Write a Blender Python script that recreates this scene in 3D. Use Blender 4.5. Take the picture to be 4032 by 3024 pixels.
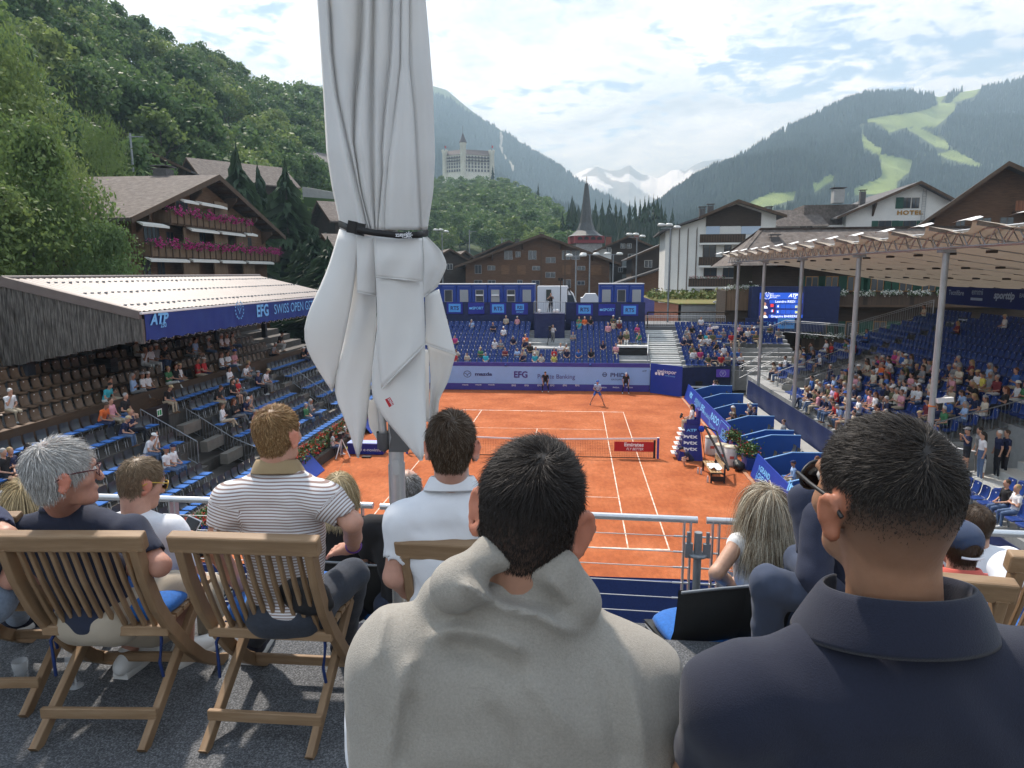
import bpy, bmesh, math, random
import numpy as np
from mathutils import Vector, Matrix
for _o in list(bpy.data.objects): bpy.data.objects.remove(_o)
sc = bpy.context.scene
COL = sc.collection
random.seed(7); RNG = np.random.default_rng(7)
PI = math.pi
# ------------------------------------------------------------------ camera (solved from the court lines)
FPX, CAM = 2757.2, np.array([2.249, -34.631, 9.231])
YAW, PITCH, ROLL = -.0915, -.1575, .003
_f = np.array([math.sin(YAW)*math.cos(PITCH), math.cos(YAW)*math.cos(PITCH), math.sin(PITCH)])
_r = np.array([math.cos(YAW), -math.sin(YAW), 0.]); _d = np.cross(_f, _r)
CR = math.cos(ROLL)*_r + math.sin(ROLL)*_d; CD = -math.sin(ROLL)*_r + math.cos(ROLL)*_d; CF = _f
cd = bpy.data.cameras.new('camera'); cam = bpy.data.objects.new('camera', cd); COL.objects.link(cam)
cd.sensor_width = 36; cd.lens = FPX*36/4032; cd.clip_start = .05; cd.clip_end = 40000
cam.matrix_world = Matrix([[CR[i], -CD[i], -CF[i], CAM[i]] for i in range(3)] + [[0, 0, 0, 1]])
sc.camera = cam
# photo pixel (4032 wide) -> point; the distance always comes from a plane or a real depth
def ray(u, v): return CF + CR*((u-2016)/FPX) + CD*((v-1512)/FPX)
def atz(u, v, z): d = ray(u, v); return CAM + d*((z-CAM[2])/d[2])
def aty(u, v, y): d = ray(u, v); return CAM + d*((y-CAM[1])/d[1])
def atx(u, v, x): d = ray(u, v); return CAM + d*((x-CAM[0])/d[0])
def atd(u, v, dep): return CAM + ray(u, v)*dep
S2 = 4032/2212
def d2(u, v, dep): return atd(u*S2, v*S2, dep)
def z2(u, v, z): return atz(u*S2, v*S2, z)
def y2(u, v, y): return aty(u*S2, v*S2, y)
def x2(u, v, x): return atx(u*S2, v*S2, x)
# ------------------------------------------------------------------ world, sun, exposure
SUN_EL, SUN_AZ = math.radians(54), math.radians(-32)      # azimuth from +y towards +x
w = bpy.data.worlds.new('World'); sc.world = w; w.use_nodes = True
nt = w.node_tree; nt.nodes.clear(); L = nt.links.new
def N(t, **k):
    n = nt.nodes.new(t)
    for a, b in k.items(): setattr(n, a, b)
    return n
out = N('ShaderNodeOutputWorld'); bg = N('ShaderNodeBackground'); bg.inputs[1].default_value = .12
sky = N('ShaderNodeTexSky', sky_type='NISHITA', sun_disc=False, sun_elevation=SUN_EL, sun_rotation=SUN_AZ, altitude=1050, air_density=1.0, dust_density=.3, ozone_density=2.5)
tc = N('ShaderNodeTexCoord'); sp = N('ShaderNodeSeparateXYZ'); L(tc.outputs['Generated'], sp.inputs[0])
def mth(op, a, b=None, c=None, clamp=False):
    n = N('ShaderNodeMath', operation=op, use_clamp=clamp)
    for i, x in enumerate((a, b, c)):
        if x is None: continue
        if isinstance(x, (int, float)): n.inputs[i].default_value = x
        else: L(x, n.inputs[i])
    return n.outputs[0]
zz = mth('ADD', mth('MAXIMUM', sp.outputs[2], 0.), .11)
cv = N('ShaderNodeCombineXYZ'); L(mth('DIVIDE', sp.outputs[0], zz), cv.inputs[0]); L(mth('DIVIDE', sp.outputs[1], zz), cv.inputs[1])
def wn(scale, det, rough, dist=0., off=0.):
    n = N('ShaderNodeTexNoise'); n.inputs['Scale'].default_value = scale; n.inputs['Detail'].default_value = det
    n.inputs['Roughness'].default_value = rough; n.inputs['Distortion'].default_value = dist
    m = N('ShaderNodeMapping'); m.inputs['Location'].default_value = (off, off*.7, 0); L(cv.outputs[0], m.inputs[0]); L(m.outputs[0], n.inputs['Vector'])
    return n.outputs[0]
n_big, n_mid, n_fin, n_sh = wn(.5, 2, .5, .3, 3.1), wn(2.9, 5, .6, .5, 1.7), wn(9, 4, .58, .4, 5.2), wn(1.6, 4, .55, .2, 9.3)
cov = mth('ADD', mth('ADD', mth('MULTIPLY', n_big, .62), mth('MULTIPLY', n_mid, .72)), mth('MULTIPLY', n_fin, .5))
mr = N('ShaderNodeMapRange', interpolation_type='SMOOTHSTEP'); L(cov, mr.inputs[0])
mr.inputs[1].default_value, mr.inputs[2].default_value = .80, .94
shd = mth('ADD', mth('MULTIPLY', n_sh, .55), mth('ADD', mth('MULTIPLY', n_fin, .28), mth('MULTIPLY', n_mid, .35)))
cr = N('ShaderNodeValToRGB'); L(shd, cr.inputs[0])
e = cr.color_ramp.elements; e[0].position = .44; e[0].color = (11, 12, 13.2, 1); e[1].position = .74; e[1].color = (4.0, 4.7, 5.8, 1)
mx = N('ShaderNodeMix', data_type='RGBA'); L(mr.outputs[0], mx.inputs[0]); L(sky.outputs[0], mx.inputs[6]); L(cr.outputs[0], mx.inputs[7])
L(mx.outputs[2], bg.inputs[0]); L(bg.outputs[0], out.inputs[0])
sl = bpy.data.lights.new('sun', 'SUN'); sl.energy = 4.3; sl.angle = math.radians(3); sl.color = (1, .965, .915)
so = bpy.data.objects.new('sun', sl); COL.objects.link(so)
SUND = Vector((math.sin(SUN_AZ)*math.cos(SUN_EL), math.cos(SUN_AZ)*math.cos(SUN_EL), math.sin(SUN_EL)))
so.rotation_euler = SUND.to_track_quat('Z', 'Y').to_euler(); so.location = (0, 0, 60)
vs = sc.view_settings; vs.view_transform = 'Standard'; vs.look = 'None'; vs.gamma = 1; vs.use_curve_mapping = False; vs.exposure = 0.62
cy = sc.cycles; cy.use_denoising = True; cy.max_bounces = 5; cy.diffuse_bounces = 2; cy.glossy_bounces = 2; cy.transmission_bounces = 4; cy.transparent_max_bounces = 8; cy.volume_bounces = 0
cy.caustics_reflective = False; cy.caustics_refractive = False; cy.use_adaptive_sampling = True; cy.adaptive_threshold = .02
# ------------------------------------------------------------------ materials
MATS = {}
def M(name, col=(.5, .5, .5), rough=.6, metal=0., nz=None, bump=None, spec=.4, emit=None, attr=None, alpha=None, trans=0., sub=None, sheen=0., stripe=None, ramp=None, coord='Object', back=None):
    """nz=(scale, amount[, colour2[, stretch]]); bump=(scale, strength[, dist]); stripe=(axis, period, colour2, share, attribute or None)"""
    if name in MATS: return MATS[name]
    m = bpy.data.materials.new(name); m.use_nodes = True; t = m.node_tree; l = t.links.new
    b = t.nodes['Principled BSDF']; I = b.inputs
    I['Roughness'].default_value = rough; I['Metallic'].default_value = metal; I['Specular IOR Level'].default_value = spec
    def nn(tp, **k):
        n = t.nodes.new(tp)
        for a, c in k.items(): setattr(n, a, c)
        return n
    def mixc(f, a, c, mode='MIX'):
        n = nn('ShaderNodeMix', data_type='RGBA', blend_type=mode)
        for i, x in ((0, f), (6, a), (7, c)):
            if hasattr(x, 'is_output'): l(x, n.inputs[i])
            elif i == 0: n.inputs[0].default_value = x
            else: n.inputs[i].default_value = (*x[:3], 1)
        return n.outputs[2]
    src = None
    tcn = nn('ShaderNodeTexCoord')
    def noise(scale, det=5, stretch=None, off=0):
        n = nn('ShaderNodeTexNoise'); n.inputs['Scale'].default_value = scale; n.inputs['Detail'].default_value = det; n.inputs['Roughness'].default_value = .6
        mp = nn('ShaderNodeMapping'); mp.inputs['Scale'].default_value = stretch or (1, 1, 1); mp.inputs['Location'].default_value = (off, off, off)
        l(tcn.outputs[coord], mp.inputs[0]); l(mp.outputs[0], n.inputs['Vector']); return n.outputs[0]
    if attr:
        a = nn('ShaderNodeAttribute', attribute_name=attr); src = a.outputs['Color']
    if stripe:
        ax, per, c2, share, at = stripe
        if at: v = nn('ShaderNodeAttribute', attribute_name=at).outputs['Fac']
        else:
            s = nn('ShaderNodeSeparateXYZ'); l(tcn.outputs[coord], s.inputs[0]); v = s.outputs[ax]
        d = nn('ShaderNodeMath', operation='DIVIDE'); l(v, d.inputs[0]); d.inputs[1].default_value = per
        fr = nn('ShaderNodeMath', operation='FRACT'); l(d.outputs[0], fr.inputs[0])
        lt = nn('ShaderNodeMath', operation='LESS_THAN'); l(fr.outputs[0], lt.inputs[0]); lt.inputs[1].default_value = share
        src = mixc(lt.outputs[0], src or col, c2)
    if ramp:   # (scale, [(pos, col)...], stretch)
        rm = nn('ShaderNodeValToRGB'); l(noise(ramp[0], 6, ramp[2] if len(ramp) > 2 else None), rm.inputs[0])
        el = rm.color_ramp.elements
        while len(el) < len(ramp[1]): el.new(.5)
        for q, (pz, cc) in zip(el, ramp[1]): q.position = pz; q.color = (*cc, 1)
        src = rm.outputs[0]
    if nz:
        st = nz[3] if len(nz) > 3 else None; f = noise(nz[0], 6, st)
        if len(nz) > 2 and nz[2] is not None:
            g = nn('ShaderNodeMapRange'); l(f, g.inputs[0]); g.inputs[1].default_value = .5-.5*nz[1]*.5; g.inputs[2].default_value = .5+.5*nz[1]*.5
            src = mixc(g.outputs[0], src or col, nz[2])
        else:
            g = nn('ShaderNodeMapRange'); l(f, g.inputs[0]); g.inputs[1].default_value = .25; g.inputs[2].default_value = .75
            g.inputs[3].default_value = 1-nz[1]; g.inputs[4].default_value = 1+nz[1]
            cmb = nn('ShaderNodeCombineColor')
            for i in range(3): l(g.outputs[0], cmb.inputs[i])
            src = mixc(1., src or col, cmb.outputs[0], 'MULTIPLY')
    if src is None: I['Base Color'].default_value = (*col[:3], 1)
    else: l(src, I['Base Color'])
    if bump:
        bn = nn('ShaderNodeBump'); bn.inputs['Strength'].default_value = bump[1]; bn.inputs['Distance'].default_value = bump[2] if len(bump) > 2 else .01
        l(noise(bump[0], 4, bump[3] if len(bump) > 3 else None, 3.3), bn.inputs['Height']); l(bn.outputs[0], I['Normal'])
    if emit: I['Emission Color'].default_value = (*emit[0], 1); I['Emission Strength'].default_value = emit[1]
    if alpha is not None: I['Alpha'].default_value = alpha
    if trans: I['Transmission Weight'].default_value = trans
    if sub: I['Subsurface Weight'].default_value = sub[0]; I['Subsurface Radius'].default_value = sub[1]; I['Subsurface Scale'].default_value = sub[2]
    if sheen: I['Sheen Weight'].default_value = sheen
    if back:   # translucent leaf or cloth: mix a translucent lobe
        tr = nn('ShaderNodeBsdfTranslucent'); mxs = nn('ShaderNodeMixShader'); mxs.inputs[0].default_value = back[0]
        tr.inputs[0].default_value = (*back[1], 1)
        l(b.outputs[0], mxs.inputs[1]); l(tr.outputs[0], mxs.inputs[2]); l(mxs.outputs[0], t.nodes['Material Output'].inputs[0])
    MATS[name] = m; return m
def P(name, col, **k): return M(name, col, **k)
# ------------------------------------------------------------------ objects
def wl(o):
    v = Vector((0, 0, 0))
    while o is not None: v = v + o.location; o = o.parent
    return v
def tag(o, label=None, cat=None, group=None, kind=None):
    if label: o['label'] = label
    if cat: o['category'] = cat
    if group: o['group'] = group
    if kind: o['kind'] = kind
    return o
def empty(name, loc, label=None, cat=None, group=None, rz=0):
    o = bpy.data.objects.new(name, None); COL.objects.link(o); o.location = loc; o.rotation_euler = (0, 0, rz); o.empty_display_size = .1
    return tag(o, label, cat, group)
def link(name, me, parent=None, loc=None):
    o = bpy.data.objects.new(name, me); COL.objects.link(o)
    if parent is not None: o.parent = parent
    if loc is not None: o.location = loc
    return o
def copy_tree(o, parent=None):
    c = o.copy(); COL.objects.link(c); c.parent = parent
    for ch in o.children: copy_tree(ch, c)
    return c
def rz3(a): c, s = math.cos(a), math.sin(a); return np.array([[c, -s, 0], [s, c, 0], [0, 0, 1.]])
def rx3(a): c, s = math.cos(a), math.sin(a); return np.array([[1, 0, 0], [0, c, -s], [0, s, c.real]])
def ry3(a): c, s = math.cos(a), math.sin(a); return np.array([[c, 0, s], [0, 1, 0], [-s, 0, c]])
_BOXF = [(0, 3, 2, 1), (4, 5, 6, 7), (0, 1, 5, 4), (1, 2, 6, 5), (2, 3, 7, 6), (3, 0, 4, 7)]
class MB:
    def __init__(s): s.v, s.f, s.m, s.sm = [], [], [], []
    def add(s, vs, fs, m=0, smooth=False):
        n = len(s.v); s.v.extend([tuple(map(float, q)) for q in vs]); s.f.extend([tuple(i+n for i in q) for q in fs]); s.m.extend([m]*len(fs)); s.sm.extend([smooth]*len(fs)); return s
    def box(s, c, d, R=None, m=0):
        h = np.array(d)/2; q = np.array([(-1, -1, -1), (1, -1, -1), (1, 1, -1), (-1, 1, -1), (-1, -1, 1), (1, -1, 1), (1, 1, 1), (-1, 1, 1)])*h
        if R is not None:
            if isinstance(R, (int, float)): R = rz3(R)
            q = q@np.array(R).T
        return s.add(q+np.array(c), _BOXF, m)
    def bb(s, a, b, m=0): a, b = np.array(a, float), np.array(b, float); return s.box((a+b)/2, abs(b-a), m=m)
    def bar(s, a, b, w, h, up=(0, 0, 1), m=0):      # rectangular bar from a to b
        a, b = np.array(a, float), np.array(b, float); d = b-a; Ln = np.linalg.norm(d); d = d/Ln; up = np.array(up, float)
        x = np.cross(d, up); x /= np.linalg.norm(x); y = np.cross(x, d)
        return s.box((a+b)/2, (w, Ln, h), np.array([x, d, y]).T, m)
    def tube(s, pts, r, n=8, m=0, cap=True, smooth=True):
        pts = np.array(pts, float); k = len(pts); rr = np.broadcast_to(np.array(r, float), (k,)); V = []
        up = np.array([0, 0, 1.])
        for i in range(k):
            t = pts[min(i+1, k-1)]-pts[max(i-1, 0)]; t = t/(np.linalg.norm(t)+1e-9)
            a = np.cross(t, up if abs(t[2]) < .95 else np.array([1., 0, 0])); a /= np.linalg.norm(a); b = np.cross(a, t)
            for j in range(n): q = 2*PI*j/n; V.append(pts[i]+rr[i]*(a*math.cos(q)+b*math.sin(q)))
        F = [(i*n+j, i*n+(j+1) % n, (i+1)*n+(j+1) % n, (i+1)*n+j) for i in range(k-1) for j in range(n)]
        s.add(V, F, m, smooth)
        if cap: s.add(V[:n], [tuple(range(n))[::-1]], m); s.add(V[-n:], [tuple(range(n))], m)
        return s
    def lathe(s, prof, c=(0, 0, 0), n=16, m=0, smooth=True):
        V = [(c[0]+r*math.cos(2*PI*j/n), c[1]+r*math.sin(2*PI*j/n), c[2]+z) for r, z in prof for j in range(n)]
        s.add(V, [(i*n+j, i*n+(j+1) % n, (i+1)*n+(j+1) % n, (i+1)*n+j) for i in range(len(prof)-1) for j in range(n)], m, smooth); return s
    def prism(s, poly, vec, m=0):                 # polygon (3D points) swept by vec
        n = len(poly); a = [np.array(p, float) for p in poly]; b = [p+np.array(vec, float) for p in a]
        s.add(a+b, [tuple(range(n))[::-1], tuple(range(n, 2*n))]+[(i, (i+1) % n, n+(i+1) % n, n+i) for i in range(n)], m); return s
    def quad(s, *p, m=0): return s.add(p, [tuple(range(len(p)))], m)
    def grid(s, G, m=0, smooth=True):             # G[i][j] points
        G = np.array(G, float); a, b = G.shape[:2]
        s.add(G.reshape(-1, 3), [(i*b+j, i*b+j+1, (i+1)*b+j+1, (i+1)*b+j) for i in range(a-1) for j in range(b-1)], m, smooth); return s
    def mesh(s, name, mats, off=(0, 0, 0)):
        me = bpy.data.meshes.new(name); o = np.array(off, float)
        me.from_pydata([tuple(np.array(q)-o) for q in s.v], [], s.f)
        for q in (mats if isinstance(mats, (list, tuple)) else [mats]): me.materials.append(q)
        me.polygons.foreach_set('material_index', s.m); me.polygons.foreach_set('use_smooth', s.sm); me.update(); return me
    def build(s, name, mats, parent=None, label=None, cat=None, group=None, kind=None, base=None):
        """world coordinates; a top-level mesh gets its origin at base"""
        off = wl(parent) if parent is not None else Vector(base if base is not None else (0, 0, 0))
        o = link(name, s.mesh(name, mats, off), parent)
        if parent is None: o.location = off
        return tag(o, label, cat, group, kind)
def bevel(o, wd=.01, seg=2):
    md = o.modifiers.new('bevel', 'BEVEL'); md.width = wd; md.segments = seg; md.limit_method = 'ANGLE'; return o
def lettering(txt, parent, org, right, up, h, mat, bold=0., align='CENTER', name='lettering', sx=1., shear=0., sp=1.):
    """flat mesh letters: org = centre of the base line, cap height h"""
    cu = bpy.data.curves.new('t', 'FONT'); cu.body = txt; cu.align_x = align; cu.size = 1; cu.offset = bold; cu.shear = shear; cu.space_character = sp; cu.resolution_u = 3
    ob = bpy.data.objects.new('t', cu); COL.objects.link(ob); dg = bpy.context.evaluated_depsgraph_get(); dg.update()
    me = bpy.data.meshes.new_from_object(ob.evaluated_get(dg)); bpy.data.objects.remove(ob); bpy.data.curves.remove(cu)
    r, u = np.array(right, float), np.array(up, float); r /= np.linalg.norm(r); u /= np.linalg.norm(u); n = np.cross(r, u); off = np.array(wl(parent))
    co = np.empty(len(me.vertices)*3); me.vertices.foreach_get('co', co); co = co.reshape(-1, 3); k = h/.72
    q = np.array(org)-off+np.outer(co[:, 0]*k*sx, r)+np.outer(co[:, 1]*k, u)+n*.0
    me.vertices.foreach_set('co', q.ravel()); me.materials.clear(); me.materials.append(mat); me.update()
    return link(name, me, parent)
# ------------------------------------------------------------------ shared materials
NAVY = M('navy_tarp', (.012, .022, .085), rough=.55, nz=(3, .25), bump=(1.6, .35, .05))
BLUE = M('banner_blue', (.012, .045, .34), rough=.5, nz=(2, .08), bump=(2.5, .15, .03))
BLUE2 = M('booth_blue', (.012, .05, .28), rough=.45, nz=(1.5, .1))
BOXBLUE = M('box_blue', (.01, .07, .33), rough=.45, nz=(1.5, .08))
CYAN = M('print_sky_blue', (.19, .52, .92), rough=.55)
LTBL = M('board_light_blue', (.27, .46, .80), rough=.55, nz=(1.2, .05), bump=(3, .08, .02))
PURP = M('board_purple', (.05, .045, .28), rough=.55, nz=(1.5, .08))
WHITE = M('white_paint', (.8, .8, .8), rough=.5)
WPRINT = M('print_white', (.78, .80, .84), rough=.55)
DKPRINT = M('print_dark_blue', (.03, .04, .16), rough=.55)
PVIOLET = M('print_violet', (.06, .03, .22), rough=.55)
BLACK = M('black_paint', (.012, .012, .013), rough=.5)
STEEL = M('galvanised_steel', (.42, .44, .46), rough=.42, metal=.75, nz=(9, .18))
STEELD = M('steel_grey', (.26, .28, .30), rough=.5, metal=.5, nz=(8, .2))
ALU = M('aluminium', (.62, .64, .66), rough=.34, metal=.8, nz=(14, .06))
ALUDECK = M('aluminium_deck', (.46, .47, .47), rough=.5, metal=.35, nz=(3, .15), stripe=(1, .06, (.3, .31, .31), .22, None))
GRAVEL = M('tread_grey', (.3, .3, .28), rough=.75, nz=(4, .2))
SEATB = M('seat_blue_plastic', (.014, .045, .21), rough=.38, nz=(5, .15))
SEATG = M('chair_grey_plastic', (.045, .05, .055), rough=.42, nz=(4, .12))
SEATT = M('seat_tan_plastic', (.14, .085, .05), rough=.45, nz=(5, .2))
CUSH = M('cushion_blue', (.012, .12, .42), rough=.85, nz=(60, .25), bump=(180, .3, .004), sheen=.15)
CHROME = M('chrome_leg', (.5, .5, .52), rough=.3, metal=.9)
DWOOD = M('dark_stand_wood', (.055, .042, .034), rough=.75, nz=(2, .3, None, (1, .1, 1)))
BARN = M('weathered_board', (.12, .105, .09), rough=.85, ramp=(5, [(.3, (.035, .03, .027)), (.5, (.11, .10, .088)), (.7, (.22, .20, .18))], (3, 3, .35)), bump=(26, .4, .01))
ROOFM = M('roof_sheet', (.19, .155, .14), rough=.5, nz=(1.1, .12))
CLAY = M('clay', (.42, .125, .045), rough=.95, spec=.2, ramp=(.45, [(.28, (.30, .076, .026)), (.5, (.40, .115, .041)), (.72, (.50, .165, .068))]), nz=(6, .22, None, (1, .45, 1)), bump=(16, .7, .03))
LEAF1 = M('geranium_leaf', (.05, .11, .022), rough=.6, nz=(3, .35))
FRED = M('flower_red', (.62, .035, .02), rough=.6, nz=(9, .25))
FWHITE = M('flower_white', (.8, .8, .74), rough=.6)
FPINK = M('flower_magenta', (.55, .02, .24), rough=.6, nz=(9, .25))
# ------------------------------------------------------------------ ground and court
g = MB(); g.quad((-3000, -3000, -.06), (3000, -3000, -.06), (3000, 8300, -.06), (-3000, 8300, -.06))
g.build('ground', M('asphalt_ground', (.10, .095, .09), rough=.9, nz=(2, .2)), kind='structure')
court = MB().quad((-11.2, -17.2, 0), (11.2, -17.2, 0), (11.2, 20.3, 0), (-11.2, 20.3, 0)).build('clay_court', CLAY, kind='structure', label='orange clay tennis court surface')
LINE = M('line_white', (.74, .70, .64), rough=.8, nz=(3.5, .5, (.62, .38, .24)))
def cline(x0, y0, x1, y1): MB().quad((x0, y0, .004), (x1, y0, .004), (x1, y1, .004), (x0, y1, .004)).build('court_line', LINE, court)
for sx in (-1, 1):
    a = sx*5.485; cline(a-(.05 if sx > 0 else 0), -11.885, a+(.0 if sx > 0 else .05), 11.885)
    a = sx*4.115; cline(a-(.05 if sx > 0 else 0), -11.77, a+(.0 if sx > 0 else .05), 11.77)
    cline(-5.43, sx*11.885, 5.43, sx*(11.885-.11)); cline(-4.06, sx*6.4, 4.06, sx*6.35); cline(-.025, sx*.1, .025, sx*6.34); cline(-.025, sx*11.76, .025, sx*11.6)
for nm, p in dict(kerb_edge=[(10.05, 19, 10.2, -14)], ).items():
    for x0, y0, x1, y1 in p: MB().bb((x0, y0, .006), (x1, y1, .05)).build('court_kerb', M('kerb_clay', (.48, .24, .14), rough=.9, nz=(3, .2)), kind='structure')
MB().bb((-10.35, -14, .006), (-10.2, 19, .05)).build('court_kerb', MATS['kerb_clay'], kind='structure')
# net
net = empty('tennis_net', (0, 0, 0), 'tennis net with white top band stretched across the clay court', 'net')
def nh(x): return 1.07-.156*(1-min(1, abs(x)/6.4))
m = MB()
for x in np.arange(-6.3, 6.31, .085): m.quad((x-.0035, 0, .03), (x+.0035, 0, .03), (x+.0035, 0, nh(x)), (x-.0035, 0, nh(x)))
for k in range(12):
    f = .04+.93*k/11
    for a, b in zip(np.linspace(-6.3, 6.3, 9)[:-1], np.linspace(-6.3, 6.3, 9)[1:]): m.quad((a, .001, nh(a)*f-.003), (b, .001, nh(b)*f-.003), (b, .001, nh(b)*f+.003), (a, .001, nh(a)*f+.003))
o = m.build('net_mesh', M('net_cord', (.03, .025, .02), rough=.9), net); o['kind'] = 'stuff'
m = MB()
for a, b in zip(np.linspace(-6.35, 6.35, 17)[:-1], np.linspace(-6.35, 6.35, 17)[1:]):
    m.add([(a, -.02, nh(a)-.07), (b, -.02, nh(b)-.07), (b, -.02, nh(b)), (a, -.02, nh(a)), (a, .02, nh(a)-.07), (b, .02, nh(b)-.07), (b, .02, nh(b)), (a, .02, nh(a))], [(0, 1, 2, 3), (5, 4, 7, 6), (3, 2, 6, 7)])
m.build('net_band', M('net_band_white', (.7, .66, .68), rough=.7), net)
MB().bb((-6.3, -.012, .01), (6.3, .012, .04)).build('net_cord', BLACK, net)
for s in (-1, 1):
    MB().box((s*6.4, 0, .53), (.1, .1, 1.06)).build('net_post', PURP, net); MB().box((s*6.4, 0, 1.075), (.11, .11, .03)).build('post_cap', WHITE, net)
MB().box((s*6.22, -.01, .5), (.1, .012, .9)).build('net_strap', BLACK, net)
nb = MB().box((5.2, -.03, .6), (1.95, .014, .5)).build('net_banner', M('banner_red', (.42, .012, .02), rough=.5), net, label='red sponsor panel with white lettering hung on the net')
lettering('Emirates', nb, (5.2, -.041, .62), (1, 0, 0), (0, 0, 1), .19, WPRINT, .03, sx=1.05); lettering('FLY BETTER', nb, (5.25, -.041, .42), (1, 0, 0), (0, 0, 1), .13, WPRINT, .012, shear=.2, sx=.9)
# ------------------------------------------------------------------ far backboard
def z6(x, y): return 1700+x/2.212, 1050+y/2.212
BY = 20.0
bb = empty('backboard', (0, BY, 0), 'pale blue sponsor backboard behind the far baseline', 'board')
MB().bb((-12, BY, .55), (8.0, BY+.08, 1.93)).build('panel', LTBL, bb); MB().bb((-12, BY-.01, 1.93), (8.0, BY+.09, 2.24)).build('top_strip', PURP, bb); MB().bb((-12, BY-.01, .03), (8.0, BY+.09, .55)).build('bottom_strip', PURP, bb)
def lb(txt, x, y, h, mat, bold=0., Y=BY-.02, par=bb, **k): return lettering(txt, par, aty(*z6(x, y), Y), (1, 0, 0), (0, 0, 1), h, mat, bold, **k)
lb('mazda', 450, 948, .26, DKPRINT, .035, sx=1.5); lb('EFG', 775, 965, .5, PVIOLET, .03, sx=.95); lb('Private Banking', 1083, 975, .36, PVIOLET, 0, sx=.96)
lb('PHIDA', 1637, 960, .32, DKPRINT, .02, sx=1.15); lb('GROUPE', 1608, 990, .13, DKPRINT, .005, sx=1.1, sp=1.1); lb('ATP', 1850, 916, .13, DKPRINT, .01, shear=.3)
for x in (292, 407, 520): lb('mazda', x, 1033, .11, WPRINT, .01, Y=BY-.03, sx=1.3)
for x in (714, 826, 938, 1050, 1160, 1268): lb('EFG', x, 1041, .14, WPRINT, .01, Y=BY-.03)
for x in (1495, 1605, 1722): lb('PHIDA', x, 1058, .11, WPRINT, .01, Y=BY-.03, sx=1.15)
def ring(par, c, rx, rz, w, mat, name='emblem', n=28, right=(1, 0, 0), up=(0, 0, 1)):
    r, u = np.array(right, float), np.array(up, float); c = np.array(c); V = []
    for k in range(n):
        a = 2*PI*k/n
        for q in (1, 1-w): V.append(c+r*(rx*q*math.cos(a))+u*(rz*q*math.sin(a)))
    return MB().add(V, [(2*k, 2*((k+1) % n), 2*((k+1) % n)+1, 2*k+1) for k in range(n)]).build(name, mat, par)
c = aty(*z6(310, 935), BY-.02); e_ = ring(bb, c, .31, .27, .14, DKPRINT)
MB().prism([c+(-.27, 0, .06), c+(-.12, 0, .09), c+(0, 0, -.06), c+(.12, 0, .09), c+(.27, 0, .06), c+(.1, 0, .02), c+(0, 0, -.16), c+(-.1, 0, .02)], (0, .004, 0)).build('emblem', DKPRINT, bb)
c = aty(*z6(1506, 940), BY-.02); ring(bb, c, .2, .19, .3, DKPRINT, n=6); MB().box(c, (.24, .006, .05)).build('emblem', DKPRINT, bb)
for x in (645, 1382): MB().lathe([(0, -.1), (.08, -.06), (.1, 0), (.06, .07), (0, .1)], aty(*z6(x, 856), BY-.12), 10).build('court_microphone', BLUE2, label='small round blue court camera hung over the backboard %s' % ('near the umbrella' if x < 700 else 'above the player'), cat='camera', base=aty(*z6(x, 856), BY-.12))
# dark blue corner panel and clock
pa, pb = np.array([8.02, 19.75, 0]), np.array([10.15, 17.95, 0]); pd = (pb-pa)/np.linalg.norm(pb-pa); pn = np.array([pd[1], -pd[0], 0])
cp = empty('corner_board', tuple((pa+pb)/2), 'deep blue angled sponsor board in the far right corner', 'board')
MB().prism([pa, pb, pb+(0, 0, 2.3), pa+(0, 0, 2.3)], -pn*.08).build('panel', BLUE, cp)
def onp(x, y):     # pixel of zoom6 onto the corner panel plane
    d = ray(*z6(x, y)); n = pn; t = np.dot(pa+pn*.012-CAM, n)/np.dot(d, n); return CAM+d*t
lettering('swisspor', cp, onp(2045, 930), pd, (0, 0, 1), .3, WPRINT, .01, sx=1.15); lettering('saving energy', cp, onp(2075, 958), pd, (0, 0, 1), .12, CYAN, 0)
for x in (1955, 1982, 2010): c = onp(x, 930 + (x-1955)*.1); q = ring(cp, c, .115, .115, .99, WPRINT, right=pd)
cl = empty('match_clock', (9.1, 17.6, 0), 'black match clock box with orange digits standing in the far corner', 'clock')
ca, cb = np.array(atz(*z6(1930, 1100), 0)), np.array(atz(*z6(2060, 1118), 0)); cdv = (cb-ca); cdv[2] = 0; cw = np.linalg.norm(cdv); cdv /= cw; cn = np.array([cdv[1], -cdv[0], 0])
CK = M('clock_black', (.02, .018, .017), rough=.5, nz=(4, .2))
MB().prism([ca+(0, 0, .1), cb+(0, 0, .1), cb+(0, 0, 1.75), ca+(0, 0, 1.75)], -cn*.45).build('case', CK, cl)
for t in (.12, .85): MB().box(ca+cdv*cw*t-cn*.2+np.array([0, 0, .05]), (.12, .3, .1)).build('foot', STEEL, cl)
def onc(x, y):
    d = ray(*z6(x, y)); t = np.dot(ca+cn*.012-CAM, cn)/np.dot(d, cn); return CAM+d*t
lettering('RADO', cl, onc(2002, 1012), cdv, (0, 0, 1), .31, WPRINT, .03, sx=1.15); lettering('SWITZERLAND', cl, onc(2000, 1026), cdv, (0, 0, 1), .09, M('print_grey', (.4, .4, .4)), 0, sp=1.35)
lettering('0:43', cl, onc(1968, 1058), cdv, (0, 0, 1), .26, M('led_orange', (.9, .3, .05), emit=((1, .32, .06), 1.2)), .01)
q = onc(2028, 1058); ring(cl, q, .2, .26, .3, STEEL, 'dial_ring', right=cdv); ring(cl, q-cn*.004, .14, .19, .99, WPRINT, 'dial', right=cdv)
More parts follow.
